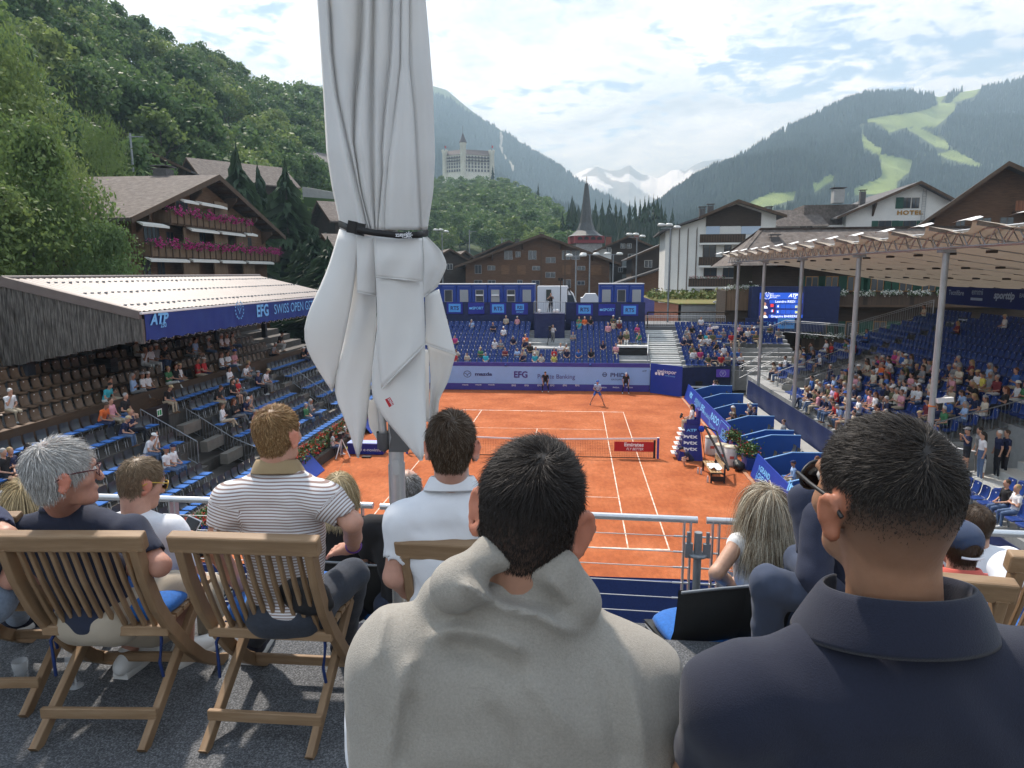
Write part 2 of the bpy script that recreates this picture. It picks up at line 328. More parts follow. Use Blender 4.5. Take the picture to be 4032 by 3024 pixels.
# director chair by the board
dc = empty('folding_chair', tuple(atz(*z6(1862, 1085), 0)), 'blue canvas folding chair beside the black clock', 'chair'); c = np.array(wl(dc)); WOODR = M('reddish_wood', (.22, .06, .03), rough=.6)
for a in (-.25, .25):
    MB().bar(c+(a, -.2, .02), c+(-a, -.2, .5), .035, .035).build('leg', WOODR, dc); MB().bar(c+(a, .2, .02), c+(-a, .2, .5), .035, .035).build('leg', WOODR, dc)
    MB().box(c+(a, .15, .72), (.035, .035, .5)).build('post', WOODR, dc)
MB().box(c+(0, 0, .51), (.5, .42, .02)).build('seat', BLUE, dc); MB().box(c+(0, .17, .85), (.52, .02, .22)).build('backrest', BLUE, dc)
# navy corner wall, stone plinth strip
nvl = [(10.2, 18.4), (14.15, 19.9)]
def wall_strip(name, pts, z0, z1, th, mat, label, cat, wav=0., parent=None):
    m = MB()
    for (x0, y0), (x1, y1) in zip(pts[:-1], pts[1:]):
        n = max(2, int(math.hypot(x1-x0, y1-y0)/.35)); G = []
        nx, ny = (y1-y0), -(x1-x0); ln = math.hypot(nx, ny); nx /= ln; ny /= ln
        for i in range(n+1):
            t = i/n; row = []
            for j in range(6):
                s = j/5; dd = wav*(math.sin(t*n*.9+s*2.2)+.6*math.sin(t*n*.37+s*5))*(.3+s*(1-s)*3)
                row.append((x0+(x1-x0)*t+nx*dd, y0+(y1-y0)*t+ny*dd, z0+(z1-z0)*s))
            G.append(row)
        m.grid(G); m.prism([(x0-nx*.06, y0-ny*.06, z0), (x1-nx*.06, y1-ny*.06, z0), (x1-nx*.06, y1-ny*.06, z1-.02), (x0-nx*.06, y0-ny*.06, z1-.02)], (-nx*th, -ny*th, 0))
    return m.build(name, mat, parent, label, cat, base=(*pts[0], z0) if parent is None else None)
wall_strip('windscreen', nvl, 0, 2.15, .05, NAVY, 'navy cloth screen under the far corner seats', 'screen', .03)
q = aty(2500+1425/4.148, 1150+1320/4.148, 19.6); pb_ = empty('emblem_banner', tuple(q), 'small violet banner with a white laurel emblem on navy screen', 'banner')
q = q+np.array([0, -.25, 0]); MB().box(q, (.98, .02, .6)).build('panel', M('violet_panel', (.13, .07, .5), rough=.5), pb_)
def laurel(par, c, r, mat, right=(1, 0, 0), up=(0, 0, 1)):
    R_, U = np.array(right, float), np.array(up, float); c = np.array(c); m = MB()
    for s in (-1, 1):
        for k in range(7):
            a = math.radians(-75+k*24); p = c+R_*(s*r*math.cos(a))+U*(r*math.sin(a)); t = R_*(-s*math.sin(a))+U*math.cos(a); n = R_*s*math.cos(a)+U*math.sin(a)
            for w in (-1, 1): m.quad(p-t*r*.12, p+n*w*r*.11, p+t*r*.2+n*w*r*.13, p+t*r*.05)
    for s in (-1, 1): m.quad(c+R_*(s*.02*r)-U*.45*r, c+R_*s*.12*r-U*.42*r, c-R_*s*.25*r+U*.15*r, c-R_*s*.33*r+U*.1*r)
    m.build('laurel_emblem', mat, par)
    for s in (-1, 1): ring(par, c+R_*(s*.3*r)+U*.32*r, r*.2, r*.28, .25, mat, 'racket_emblem', 14, right, up)
laurel(pb_, q-(0, .015, 0), .22, WPRINT)
# ------------------------------------------------------------------ right side: banners, boxes, navy wall
def side_banner(y0, y1, label):
    e = empty('court_banner', (10.28, (y0+y1)/2, 0), label, 'banner')
    MB().prism([(10.28, y0, .02), (10.28, y1, .02), (10.55, y1, 1.06), (10.55, y0, 1.06)], (.06, 0, -.01)).build('panel', BLUE, e); return e
UPB = np.array([.27, 0, 1.04]); UPB /= np.linalg.norm(UPB); YD = np.array([0, -1., 0])
def onb(px, py, z=(2550, 1480, 3.687)):
    d = ray(z[0]+px/z[2], z[1]+py/z[2]); n = np.array([-1.04, 0, .27]); n /= np.linalg.norm(n); t = np.dot(np.array([10.28, 0, .02])+n*.012-CAM, n)/np.dot(d, n); return CAM+d*t
e = side_banner(17.5, 2.9, 'long blue sponsor banner along the court behind the umpire chair'); RB = e
for t, px, py, h, bd, sx in (('vtx', 620, 300, .5, .03, 1.3), ('EFG', 785, 500, .4, .03, 1.3), ('Private Banking', 845, 575, .26, 0, 1.2), ('RADO', 960, 660, .4, .03, 1.5), ('SWITZERLAND', 925, 740, .16, 0, 1.3)):
    lettering(t, e, onb(px, py+12), YD, UPB, h, CYAN, bd, sx=sx)
def marks(par, c, right, up, h, n, mat, seed=1):      # print too blurred to read: short strokes
    rr = random.Random(seed); m = MB(); c = np.array(c); r_ = np.array(right, float); u_ = np.array(up, float); x = -n*h*.42
    for k in range(n):
        for q in range(2):
            a, hh = x+q*h*.36+rr.random()*h*.1, h*(.7+.3*rr.random()); m.quad(c+r_*a, c+r_*(a+h*.16), c+r_*(a+h*.16)+u_*hh, c+r_*a+u_*hh)
        if rr.random() < .7: a = h*rr.choice([.05, .45, .75]); m.quad(c+r_*x+u_*a, c+r_*(x+h*.5)+u_*a, c+r_*(x+h*.5)+u_*(a+h*.15), c+r_*x+u_*(a+h*.15))
        x += h*.84
    m.build('print_marks', mat, par)
marks(e, onb(715, 418), YD, UPB, .36, 7, CYAN, 3); marks(e, onb(697, 440), YD, UPB, .15, 10, CYAN, 4)
marks(e, onb(1110, 850), YD, UPB, .24, 8, CYAN, 5); marks(e, onb(1095, 915), YD, UPB, .24, 8, CYAN, 6)
c0, c1 = onb(1100, 720), onb(1125, 985)
for z0, z1, ya, yb in ((.14, .17, 3.15, 5.2), (.94, .97, 3.15, 5.2), (.14, .97, 3.12, 3.18), (.14, .97, 5.17, 5.23)):
    f = lambda y, z: np.array([10.28, 0, .02])+UPB*z+np.array([0, y, 0])+np.array([-.012, 0, .003])
    MB().quad(f(ya, z0), f(yb, z0), f(yb, z1), f(ya, z1)).build('print_frame', CYAN, e)
e = side_banner(-2.7, -13.5, 'blue sponsor banner along the court in front of the near boxes')
lettering('GRAND', e, onb(1690, 1445), YD, UPB, .24, CYAN, .03, sx=1.3); lettering('CHELEM', e, onb(1655, 1545), YD, UPB, .24, CYAN, .03, sx=1.3); lettering('ity', e, onb(2060, 1700), YD, UPB, .5, CYAN, .03, sx=1.2)
c = onb(1600, 1400); MB().tube([c+UPB*k*.08+YD*(.06*math.sin(k*1.1)) for k in range(-4, 5)], .02, 6).build('figure_emblem', CYAN, e)
q = onb(2330, 1890); ring(e, q, .42, .42, .2, CYAN, right=YD, up=UPB)
# boxes
BX0, BX1 = 10.66, 13.25
parts_y = [15.2, 11.85, 8.2, 4.55, 1.0, -.1, -3.5, -7.0, -10.5]
nth = ['farthest', 'second farthest', 'third farthest', 'fourth farthest', 'fifth farthest', 'fourth nearest', 'third nearest', 'second nearest', 'nearest']
for i, y in enumerate(parts_y):
    o = MB().prism([(BX0, y, 0), (BX1, y, 0), (BX1, y, 1.32), (11.85, y, 1.32), (BX0, y, .98)], (0, .07, 0)).build('box_partition', BOXBLUE, None, 'blue slanted partition between court boxes, %s from the camera' % nth[i], 'partition', 'blue box partitions on the right', base=(BX0, y, 0))
    MB().prism([(BX0, y-.015, .98), (11.85, y-.015, 1.32), (BX1, y-.015, 1.32), (BX1, y-.015, 1.35), (11.84, y-.015, 1.35), (BX0, y-.015, 1.01)], (0, .1, 0)).build('edge_trim', M('trim_sky', (.16, .33, .62), rough=.5), o)
MB().bb((BX0, -14, .004), (14.2, 16.5, .12)).build('box_floor', M('box_floor_grey', (.16, .16, .155), rough=.85, nz=(3, .2)), kind='structure')
MB().bb((13.3, -14, .12), (14.2, 16.5, .5)).build('walkway', M('walkway_concrete', (.36, .36, .34), rough=.85, nz=(2.5, .15)), kind='structure')
wall_strip('windscreen', [(14.3, 15.2), (14.3, -16)], 0, 1.75, .05, NAVY, 'long navy cloth screen in front of the right grandstand', 'screen', .035)
MB().box((12.2, 19.0, .55), (2.9, .05, .05)).tube([(10.8, 19, 0), (10.8, 19, .55)], .03).tube([(13.6, 19, 0), (13.6, 19, .55)], .03).build('barrier_rail', STEEL, None, 'low grey barrier rail in front of the navy corner screen', 'rail', base=(12.2, 19, 0))
# near end navy screen seen below the railing
wall_strip('windscreen', [(19, -17.9), (-10.5, -17.9)], .2, 1.7, .06, M('navy_cloth_near', (.012, .03, .13), rough=.7, nz=(30, .25), bump=(60, .3, .01)), 'navy cloth screen at the near end of the court, seen below the railing', 'screen', .02)
# ------------------------------------------------------------------ signed-distance modelling (one continuous skin per body)
_LAT = RNG.random((32, 32, 32)).astype(np.float32)*2-1
def vnoise(p):
    q = np.asarray(p, np.float32); i = np.floor(q).astype(np.int64); f = q-i; f = f*f*(3-2*f); i &= 31; j = (i+1) & 31
    r = 0
    for a in (0, 1):
        for b in (0, 1):
            for c in (0, 1):
                r = r+_LAT[(j if a else i)[..., 0], (j if b else i)[..., 1], (j if c else i)[..., 2]]*((f[..., 0] if a else 1-f[..., 0])*(f[..., 1] if b else 1-f[..., 1])*(f[..., 2] if c else 1-f[..., 2]))
    return r
def c_(a, b, ra, rb=None, mat=0, k=.02, flat=None): return ('c', np.array(a, float), np.array(b, float), ra, ra if rb is None else rb, mat, k, flat)
def e_(c, r, mat=0, k=.02, R=None): return ('e', np.array(c, float), np.array(r, float), R, None, mat, k, None)
def psdf(pr, P):
    if pr[0] == 'c':
        _, a, b, ra, rb, _, _, flat = pr; q = P-a; ba = b-a
        if flat is not None:     # (axis, factor): widen along axis
            ax, s = np.array(flat[0], float), flat[1]; ax = ax/np.linalg.norm(ax); q = q-np.outer(q@ax, ax).reshape(q.shape)*(1-1/s); ba = ba-ax*(ba@ax)*(1-1/s)
        t = np.clip((q@ba)/max(ba@ba, 1e-9), 0, 1); d = np.sqrt((((q-t[..., None]*ba))**2).sum(-1)); return d-(ra+(rb-ra)*t)
    _, c, r, R = pr[:4]; q = P-c
    if R is not None: q = q@np.array(R)
    k0 = np.sqrt(((q/r)**2).sum(-1)); k1 = np.sqrt(((q/(r*r))**2).sum(-1))+1e-9; return k0*(k0-1)/k1
def smin(a, b, k):
    if k <= 0: return np.minimum(a, b)
    h = np.clip(.5+.5*(b-a)/k, 0, 1); return b*(1-h)+a*h-k*h*(1-h)
def field(prims, P, cut=(), disp=None):
    d = None
    for pr in prims:
        q = psdf(pr, P); d = q if d is None else smin(d, q, pr[6])
    for pr in cut: q = -psdf(pr, P); d = -smin(-d, -q, pr[6])
    if disp is not None: d = d+disp(P)
    return d
def pbox(p):
    if p[0] == 'c': r = max(p[3], p[4])*(p[7][1] if p[7] else 1); return np.minimum(p[1], p[2])-r, np.maximum(p[1], p[2])+r
    r = p[2].max(); return p[1]-r, p[1]+r
def surfnet(prims, cut, disp, lo, hi, vox, BS=14):
    lo, hi = np.array(lo, float), np.array(hi, float); n = np.ceil((hi-lo)/vox).astype(int)+1
    ax = [(lo[i]+np.arange(n[i])*vox).astype(np.float32) for i in range(3)]; D = np.full(n, .05, np.float32); bx = [pbox(p) for p in prims]
    for i0 in range(0, n[0], BS):
        for j0 in range(0, n[1], BS):
            for k0 in range(0, n[2], BS):
                A = [ax[0][i0:i0+BS], ax[1][j0:j0+BS], ax[2][k0:k0+BS]]; bl = np.array([q[0] for q in A])-.045; bh = np.array([q[-1] for q in A])+.045
                use = [p for p, (a, b) in zip(prims, bx) if (a < bh).all() and (b > bl).all()]
                if use: D[i0:i0+BS, j0:j0+BS, k0:k0+BS] = field(use, np.stack(np.meshgrid(*A, indexing='ij'), -1), cut, disp)
    D[0], D[-1], D[:, 0], D[:, -1], D[:, :, 0], D[:, :, -1] = [np.maximum(q, 1e-4) for q in (D[0], D[-1], D[:, 0], D[:, -1], D[:, :, 0], D[:, :, -1])]
    s = D < 0; c = n-1; acc = np.zeros((*c, 3), np.float32); cnt = np.zeros(c, np.float32)
    offs = [(0, 0, 0), (1, 0, 0), (0, 1, 0), (1, 1, 0), (0, 0, 1), (1, 0, 1), (0, 1, 1), (1, 1, 1)]
    sl = lambda o, A: A[o[0]:o[0]+c[0], o[1]:o[1]+c[1], o[2]:o[2]+c[2]]
    for i in range(8):
        for a in range(3):
            if offs[i][a]: continue
            o2 = list(offs[i]); o2[a] = 1; d0, d1 = sl(offs[i], D), sl(o2, D); x = (d0 < 0) != (d1 < 0); t = np.where(x, d0/np.where(x, d0-d1, 1), 0)
            pos = np.array(offs[i], np.float32)+np.zeros((*c, 3), np.float32); pos[..., a] += t; acc += pos*x[..., None]; cnt += x
    act = cnt > 0; idx = -np.ones(c, np.int64); idx[act] = np.arange(act.sum()); I = np.argwhere(act)
    V = lo+(I+acc[act]/cnt[act][:, None])*vox; F = []
    for a in range(3):
        b, e = (a+1) % 3, (a+2) % 3; s0 = [slice(None)]*3; s1 = [slice(None)]*3; s0[a] = slice(0, -1); s1[a] = slice(1, None)
        A, B = s[tuple(s0)], s[tuple(s1)]; E = np.argwhere(A != B); E = E[(E[:, b] > 0) & (E[:, e] > 0) & (E[:, b] < c[b]) & (E[:, e] < c[e])]
        if not len(E): continue
        def at(db, de): q = E.copy(); q[:, b] += db; q[:, e] += de; return idx[q[:, 0], q[:, 1], q[:, 2]]
        Q = np.stack([at(-1, -1), at(0, -1), at(0, 0), at(-1, 0)], 1); fl = ~A[tuple(E.T)]; Q[fl] = Q[fl][:, ::-1]; F.append(Q)
    return V, np.concatenate(F)
def bbox(prims, pad):
    lo, hi = np.full(3, 1e9), np.full(3, -1e9)
    for p in prims:
        if p[0] == 'c':
            pass
        a_, b_ = pbox(p); lo = np.minimum(lo, a_); hi = np.maximum(hi, b_)
    return lo-pad, hi+pad
def fast_mesh(name, V, F, mats, smooth=True):
    me = bpy.data.meshes.new(name); V = np.asarray(V, np.float32); F = np.asarray(F, np.int32); n, k = F.shape
    me.vertices.add(len(V)); me.vertices.foreach_set('co', V.ravel()); me.loops.add(n*k); me.loops.foreach_set('vertex_index', F.ravel())
    me.polygons.add(n); me.polygons.foreach_set('loop_start', np.arange(0, n*k, k, dtype=np.int32))
    me.polygons.foreach_set('use_smooth', np.full(n, smooth))
    for q in (mats if isinstance(mats, (list, tuple)) else [mats]): me.materials.append(q)
    me.update(calc_edges=True); me.validate(); return me
def sdf_mesh(name, prims, vox, mats, cut=(), disp=None, pad=.03, matfn=None, lo=None, hi=None, colfn=None, stfn=None):
    a, b = bbox(prims, pad)
    if lo is not None: a = np.maximum(a, lo)
    if hi is not None: b = np.minimum(b, hi)
    V, F = surfnet(prims, cut, disp, a, b, vox); me = fast_mesh(name, V, F, mats)
    if matfn is not None: me.polygons.foreach_set('material_index', matfn(V[F].mean(1)).astype(np.int32))
    if colfn is not None:
        at = me.color_attributes.new('Col', 'FLOAT_COLOR', 'POINT'); C = np.ones((len(V), 4), np.float32); C[:, :3] = colfn(V); at.data.foreach_set('color', C.ravel())
    if stfn is not None: at = me.attributes.new('st', 'FLOAT', 'POINT'); at.data.foreach_set('value', stfn(V).astype(np.float32))
    me.update(); return me
def nearest_mat(prims):
    def fn(P):
        D = np.stack([psdf(p, P) for p in prims]); return np.array([p[5] for p in prims])[D.argmin(0)]
    return fn
# ------------------------------------------------------------------ small spectators: a few posed bodies, clothes by material slot
# slots: 0 skin 1 top 2 trousers 3 hair 4 shoes 5 hat
def person_prims(kind, arms='lap', legs='down', hat=None, hair='short', shorts=False, lean=0., female=False):
    """local: feet at z=0, facing +y; a sitter's seat is at z=.45, hips at y=0"""
    p = []; A = p.append
    sit = kind == 'sit'
    hz = .53 if sit else .93
    up = lambda x, y, z: np.array([x, y*math.cos(lean)+(z-hz)*math.sin(lean), hz+(z-hz)*math.cos(lean)-y*math.sin(lean)])
    sw = .155 if female else .18; ch = .115 if female else .13
    A(c_((0, 0, hz), up(0, 0, hz+.14), .115, .11, 2 if not sit else 1, .05, ((1, 0, 0), 1.35)))
    A(c_(up(0, 0, hz+.12), up(0, .0, hz+.38), .105, ch, 1, .05, ((1, 0, 0), 1.35)))
    A(c_(up(-sw, 0, hz+.46), up(sw, 0, hz+.46), .062, .062, 1, .05))
    A(c_(up(0, 0, hz+.48), up(0, .02, hz+.60), .052, .05, 0, .02))
    A(e_(up(0, .035, hz+.70), (.076, .096, .118), 0, .015)); A(c_(up(0, .06, hz+.63), up(0, .075, hz+.62), .05, .045, 0, .02)); A(e_(up(0, .128, hz+.69), (.014, .02, .022), 0, .01))
    for s in (-1, 1): A(e_(up(s*.078, .03, hz+.69), (.012, .022, .03), 0, .006))
    if hair == 'short': A(e_(up(0, .012, hz+.735), (.085, .1, .098), 3, .008))
    elif hair == 'long':
        A(e_(up(0, .012, hz+.735), (.09, .104, .1), 3, .008)); A(c_(up(0, -.045, hz+.7), up(0, -.075, hz+.45), .075, .07, 3, .03))
    if hat == 'cap': A(e_(up(0, .03, hz+.775), (.09, .108, .07), 5, .005)); A(e_(up(0, .14, hz+.765), (.07, .075, .012), 5, .01))
    if hat == 'brim': A(e_(up(0, .03, hz+.79), (.092, .11, .075), 5, .005)); A(e_(up(0, .03, hz+.77), (.165, .18, .014), 5, .01))
    th = 0 if shorts else 2
    if sit:
        kz = .47
        for s in (-1, 1):
            hx, kx = s*.085, s*.1; K = np.array([kx, .43, kz]); Fp = np.array([kx, .45, .07])
            if legs == 'cross' and s == 1: K = np.array([-.06, .46, .58]); Fp = np.array([-.16, .62, .22])
            if legs == 'tuck': Fp = np.array([kx, .28, .07])
            mid = np.array([hx, 0, hz-.01])*.35+K*.65
            A(c_((hx, 0, hz-.01), mid, .085, .072, 2, .03)); A(c_(mid, K, .072, .058, th, .02)); A(c_(K, Fp, .055, .038, th, .015)); A(c_(Fp-(0, .03, .01), Fp+(0, .15, -.03), .042, .036, 4, .01))
    else:
        for s in (-1, 1):
            if legs == 'wide': K, Fp = np.array([s*.3, .12, .5]), np.array([s*.46, -.03, .07])
            elif legs == 'crouch': K, Fp = np.array([s*.2, .2, .52]), np.array([s*.24, -.02, .07])
            else: K, Fp = np.array([s*.1, .015, .5]), np.array([s*.11, -.01, .07])
            mid = np.array([s*.085, 0, hz])*.4+K*.6
            A(c_((s*.085, 0, hz), mid, .085, .07, 2, .03)); A(c_(mid, K, .07, .056, th, .02)); A(c_(K, Fp, .054, .036, th, .015)); A(c_(Fp-(0, .04, .01), Fp+(0, .15, -.03), .042, .036, 4, .01))
    for s in (-1, 1):
        sh = up(s*sw, 0, hz+.45)
        if arms == 'lap': el, ha = up(s*.24, .06, hz+.17), np.array([s*.07, .3, hz+.1])
        elif arms == 'cross': el, ha = up(s*.23, .09, hz+.2), up(-s*.08, .17, hz+.24)
        elif arms == 'knee': el, ha = up(s*.24, .12, hz+.2), np.array([s*.07, .42, hz+.06])
        elif arms == 'face': el, ha = (up(s*.2, .16, hz+.22), up(s*.05, .16, hz+.58)) if s == 1 else (up(s*.22, .1, hz+.2), np.array([s*.02, .25, hz+.12]))
        elif arms == 'hang': el, ha = up(s*.23, -.01, hz+.2), up(s*.24, .06, hz-.04)
        elif arms == 'thigh': el, ha = up(s*.26, .06, hz+.2), np.array([s*.17, .2, .62])
        elif arms == 'racket': el, ha = up(s*.25, .05, hz+.2), up(s*.06-.04, .28, hz+.16)
        elif arms == 'up': el, ha = up(s*.26, .12, hz+.3), up(s*.1, .22, hz+.52)
        m_ = sh*.45+el*.55
        A(c_(sh, m_, .052, .046, 1, .025)); A(c_(m_, el, .042, .037, 0 if shorts or random.random() < .6 else 1, .012)); A(c_(el, ha, .036, .026, 0, .012)); A(e_(ha+(ha-el)/np.linalg.norm(ha-el)*.04, (.036, .045, .034), 0, .012))
    return p
SKIN = M('skin', (.52, .29, .20), rough=.55, nz=(6, .1)); SKIN2 = M('skin_tanned', (.38, .2, .13), rough=.55, nz=(6, .1)); SKIN3 = M('skin_dark', (.13, .07, .05), rough=.5, nz=(6, .1))
HAIRS = [M('hair_%s' % n, c, rough=.6, nz=(30, .3)) for n, c in (('dark', (.02, .015, .012)), ('brown', (.07, .04, .022)), ('grey', (.33, .32, .31)), ('blond', (.36, .25, .12)), ('white', (.6, .59, .57)), ('auburn', (.13, .045, .02)))]
TOPS = dict(white=(.75, .76, .78), black=(.018, .018, .02), navy=(.018, .025, .07), blue=(.05, .14, .42), sky=(.35, .5, .75), grey=(.24, .25, .26), beige=(.5, .43, .33), red=(.5, .03, .035), maroon=(.19, .03, .04), orange=(.75, .16, .04), pink=(.68, .33, .38), green=(.06, .2, .09), yellow=(.72, .62, .12), olive=(.12, .12, .06), teal=(.05, .42, .5), lilac=(.5, .42, .62), magenta=(.5, .05, .2), cream=(.66, .6, .48))
TOPM = {k: M('cloth_'+k, c, rough=.85, nz=(7, .12), bump=(14, .4, .03)) for k, c in TOPS.items()}
BOTM = [M('trousers_'+n, c, rough=.85, nz=(7, .15), bump=(14, .4, .03)) for n, c in (('beige', (.45, .38, .28)), ('denim', (.09, .14, .25)), ('dark', (.02, .022, .03)), ('white', (.68, .68, .66)), ('grey', (.2, .2, .2)), ('navy', (.025, .035, .08)))]
SHOE = [M('shoe_white', (.7, .7, .68), rough=.6), M('shoe_dark', (.03, .03, .03), rough=.6), M('shoe_brown', (.15, .08, .04), rough=.6)]
HATM = {k: M('hat_'+k, c, rough=.85, nz=(20, .15)) for k, c in dict(white=(.75, .75, .73), straw=(.55, .43, .25), navy=(.02, .03, .09), red=(.5, .03, .03), black=(.02, .02, .02), grey=(.3, .3, .31), blue=(.03, .1, .4)).items()}
PMESH = {}
def pmesh(*a, **k):
    key = str((a, sorted(k.items())))
    if key not in PMESH:
        pr = person_prims(*a, **k); PMESH[key] = sdf_mesh('person', pr, .024, [SKIN, TOPM['white'], BOTM[0], HAIRS[0], SHOE[0], HATM['white']], matfn=nearest_mat(pr))
    return PMESH[key]
SEATED = [dict(arms='lap'), dict(arms='cross', legs='cross', female=True, hair='long'), dict(arms='knee', lean=.38, legs='tuck'), dict(arms='lap', hair='long', female=True, shorts=True), dict(arms='cross'), dict(arms='face', lean=.15), dict(arms='lap', shorts=True, lean=.1), dict(arms='lap', hat='cap'), dict(arms='cross', hat='brim', lean=.08), dict(arms='lap', hat='brim', hair='long', female=True), dict(arms='cross', legs='cross'), dict(arms='knee', lean=.3, hair='long', female=True)]
def place_person(loc, rz, me, top, bot=0, hair=0, skin=None, shoe=0, hat='white', scale=1., label=None, group=None, name='person'):
    o = link(name, me, None, tuple(loc)); o.rotation_euler = (0, 0, rz); o.scale = (scale,)*3
    ms = [skin or SKIN, TOPM[top], BOTM[bot] if isinstance(bot, int) else bot, HAIRS[hair], SHOE[shoe], HATM[hat]]
    for i, q in enumerate(ms): o.material_slots[i].link = 'OBJECT'; o.material_slots[i].material = q
    return tag(o, label, 'person', group)
# ------------------------------------------------------------------ many copies in one mesh (only for what goes past the limit)
def bulk(me, T):
    n = len(me.vertices); co = np.empty(n*3, np.float32); me.vertices.foreach_get('co', co); co = co.reshape(-1, 3)
    fl = [tuple(p.vertices) for p in me.polygons]; mi = [p.material_index for p in me.polygons]; V, F, Mi = [], [], []
    for i, (loc, rz) in enumerate(T): V.append(co@rz3(rz).T+np.array(loc)); F += [tuple(q+i*n for q in f) for f in fl]; Mi += mi
    m2 = bpy.data.meshes.new('bulk'); m2.from_pydata(np.concatenate(V).tolist(), [], F)
    for q in me.materials: m2.materials.append(q)
    m2.polygons.foreach_set('material_index', Mi); m2.update(); return m2
def depth_px(p):
    q = np.array(p)-CAM; z = q@CF; return z, 2016+FPX*(q@CR)/max(z, .01), 1512+FPX*(q@CD)/max(z, .01)
def inframe(p, pad=60): z, u, v = depth_px(p); return z > .5 and -pad < u < 4032+pad and -pad < v < 3024+pad
ORD = ['front', 'second', 'third', 'fourth', 'fifth', 'sixth', 'seventh', 'eighth', 'ninth', 'tenth', 'eleventh', 'twelfth', 'thirteenth', 'fourteenth', 'fifteenth', 'sixteenth', 'seventeenth', 'eighteenth', 'nineteenth', 'twentieth']
def nthw(i): return ORD[i] if 0 < i < 20 else ('first' if i == 0 else '%d%s' % (i+1, {1: 'st', 2: 'nd', 3: 'rd'}.get((i+1) % 10 if (i+1) % 100 not in (11, 12, 13) else 0, 'th')))
# ------------------------------------------------------------------ seats
def seat_mesh(name, mat, tag_mat):
    m = MB(); W = .21
    prof = [(.02, .44), (.2, .425), (.32, .43), (.36, .41)]      # seat pan (y, z)
    back = [(-.02, .45), (-.07, .55), (-.1, .70), (-.12, .82)]
    def strip(pr, curve, tx=0):
        G = []
        for i, (y, z) in enumerate(pr):
            row = []
            for j in range(5):
                t = (j-2)/2; wv = W*(1-.1*(i == len(pr)-1)*abs(t)); row.append((t*wv, y+curve*t*t, z+.015*t*t*(curve == 0)))
            G.append(row)
        m.grid(G); G2 = [[(x, y-(.03 if curve else 0), z-(0 if curve else .03)) for x, y, z in r] for r in G]; m.grid([r[::-1] for r in G2])
    strip(prof[::-1], 0); strip(back, .04)
    m.quad((-W, -.02, .44), (W, -.02, .44), (W, .02, .42), (-W, .02, .42))
    m.box((0, .05, .2), (.05, .05, .4), m=2); m.box((0, -.092, .765), (.05, .004, .035), np.eye(3), 1)
    return m.mesh(name, [mat, tag_mat, STEELD])
WDOT = M('seat_number_white', (.75, .75, .75), rough=.4)
seat_me = seat_mesh('stadium_seat', SEATB, WDOT); tan_me = seat_mesh('tan_seat', SEATT, WDOT)
PEOPLE = []      # (loc, rz, stand, row, along)
ft, rt = [], []
fr_rows = [(21.25+.75*i, 2.42+.278*i-.8) for i in range(10)]
def farx(i):
    xs = [x for x in np.arange(-12.5, 8.1, .5) if not (-1.75 < x < 1.6 and i > 2)]
    xs += [x for x in np.arange(11.1, 19.5 if i > 4 else 15.5-.25*i, .5)]
    return [x for x in xs if not (5.6 < x < 8.2 and i < 5)]
for i, (y, z) in enumerate(fr_rows):
    for x in farx(i): ft.append(((x, y, z), PI, i))
rr_rows = [(27.6-.76*n, 6.6-.265*n-.8) for n in range(17)]
def righty(n):
    ys = np.arange(-16, 18, .5)
    ok = []
    for y in ys:
        if 12 < y < 13.3 and n < 9: continue
        if n >= 9 and 8.4 < y < 12.6 and n < 16: continue
        if n >= 11 and -11.2 < y < -5.2 and n < 16: continue
        if n >= 13 and y > 15.5: continue
        if n == 16 and y > 9: continue
        ok.append(y)
    return ok
for n, (x, z) in enumerate(rr_rows):
    for y in righty(n): rt.append(((x, y, z), PI/2, n))
# stands: tiers
def tiers(name, label, rows, mk, mat, front=None):
    e = empty(name, mk(*rows[0], 'base'), label, 'grandstand')
    for i, (a, z) in enumerate(rows):
        for lo, hi in mk(a, z, i): MB().bb(lo, hi).build('tier', mat, e)
    return e
farst = tiers('grandstand', 'blue seated open grandstand behind the far baseline', fr_rows, lambda y, z, i: (3, 21, 0) if i == 'base' else [((-13, y-.42, .1), (8.25, y+.33, z)), ((8.25, y-.42, .1), (10.75, y+.33, z-.12)), ((10.75, y-.42, .1), (20, y+.33, z))], ALUDECK)
rightst = tiers('grandstand', 'blue seated covered grandstand on the right side', rr_rows, lambda x, z, n: (21, 0, 0) if n == 'base' else ([((x-.33, -18, .1), (x+.43, 19, z))] if n < 9 else [((x-.33, 12.6, .1), (x+.43, 19, z)), ((x-.33, -5.2, .1), (x+.43, 8.4, z))]+([((x-.33, -11.2, .1), (x+.43, -5.2, z)), ((x-.33, 8.4, .1), (x+.43, 12.6, z))] if n < 11 or n == 16 else [((x-.33, 8.4, .1), (x+.43, 12.6, 1.2))])+[((x-.33, -18, .1), (x+.43, -11.2, z))]), ALUDECK)
for k in range(5):      # half steps in the far aisle and the right aisles
    pass
for i, (y, z) in enumerate(fr_rows):
    for s in (0, .5): MB().bb((8.3, y-.42+s*.75, z-.12), (10.7, y-.1+s*.75, z-.09+s*.27)).build('stair_tread', M('tread_light', (.62, .63, .61), rough=.6, nz=(3, .1)), farst)
for n in range(9):
    x, z = rr_rows[n]; MB().bb((x-.35, 12.1, z+.002), (x+.02, 13.2, z+.13)).build('stair_tread', GRAVEL, rightst)
for n in range(11, 17):
    x, z = rr_rows[n]; MB().bb((x-.33, -10.9, .3), (x+.43, -8.6, max(1.25, z-.15))).build('stair_tread', MATS['tread_light'], rightst)
    x, z = rr_rows[n]; MB().bb((x-.33, 9.2, 1.0), (x+.43, 11.8, max(1.3, z-.3))).build('stair_tread', MATS['tread_light'], rightst)
MB().bb((27.98, -18, .1), (28.6, 19, 6.0)).build('back_wall', NAVY, rightst)
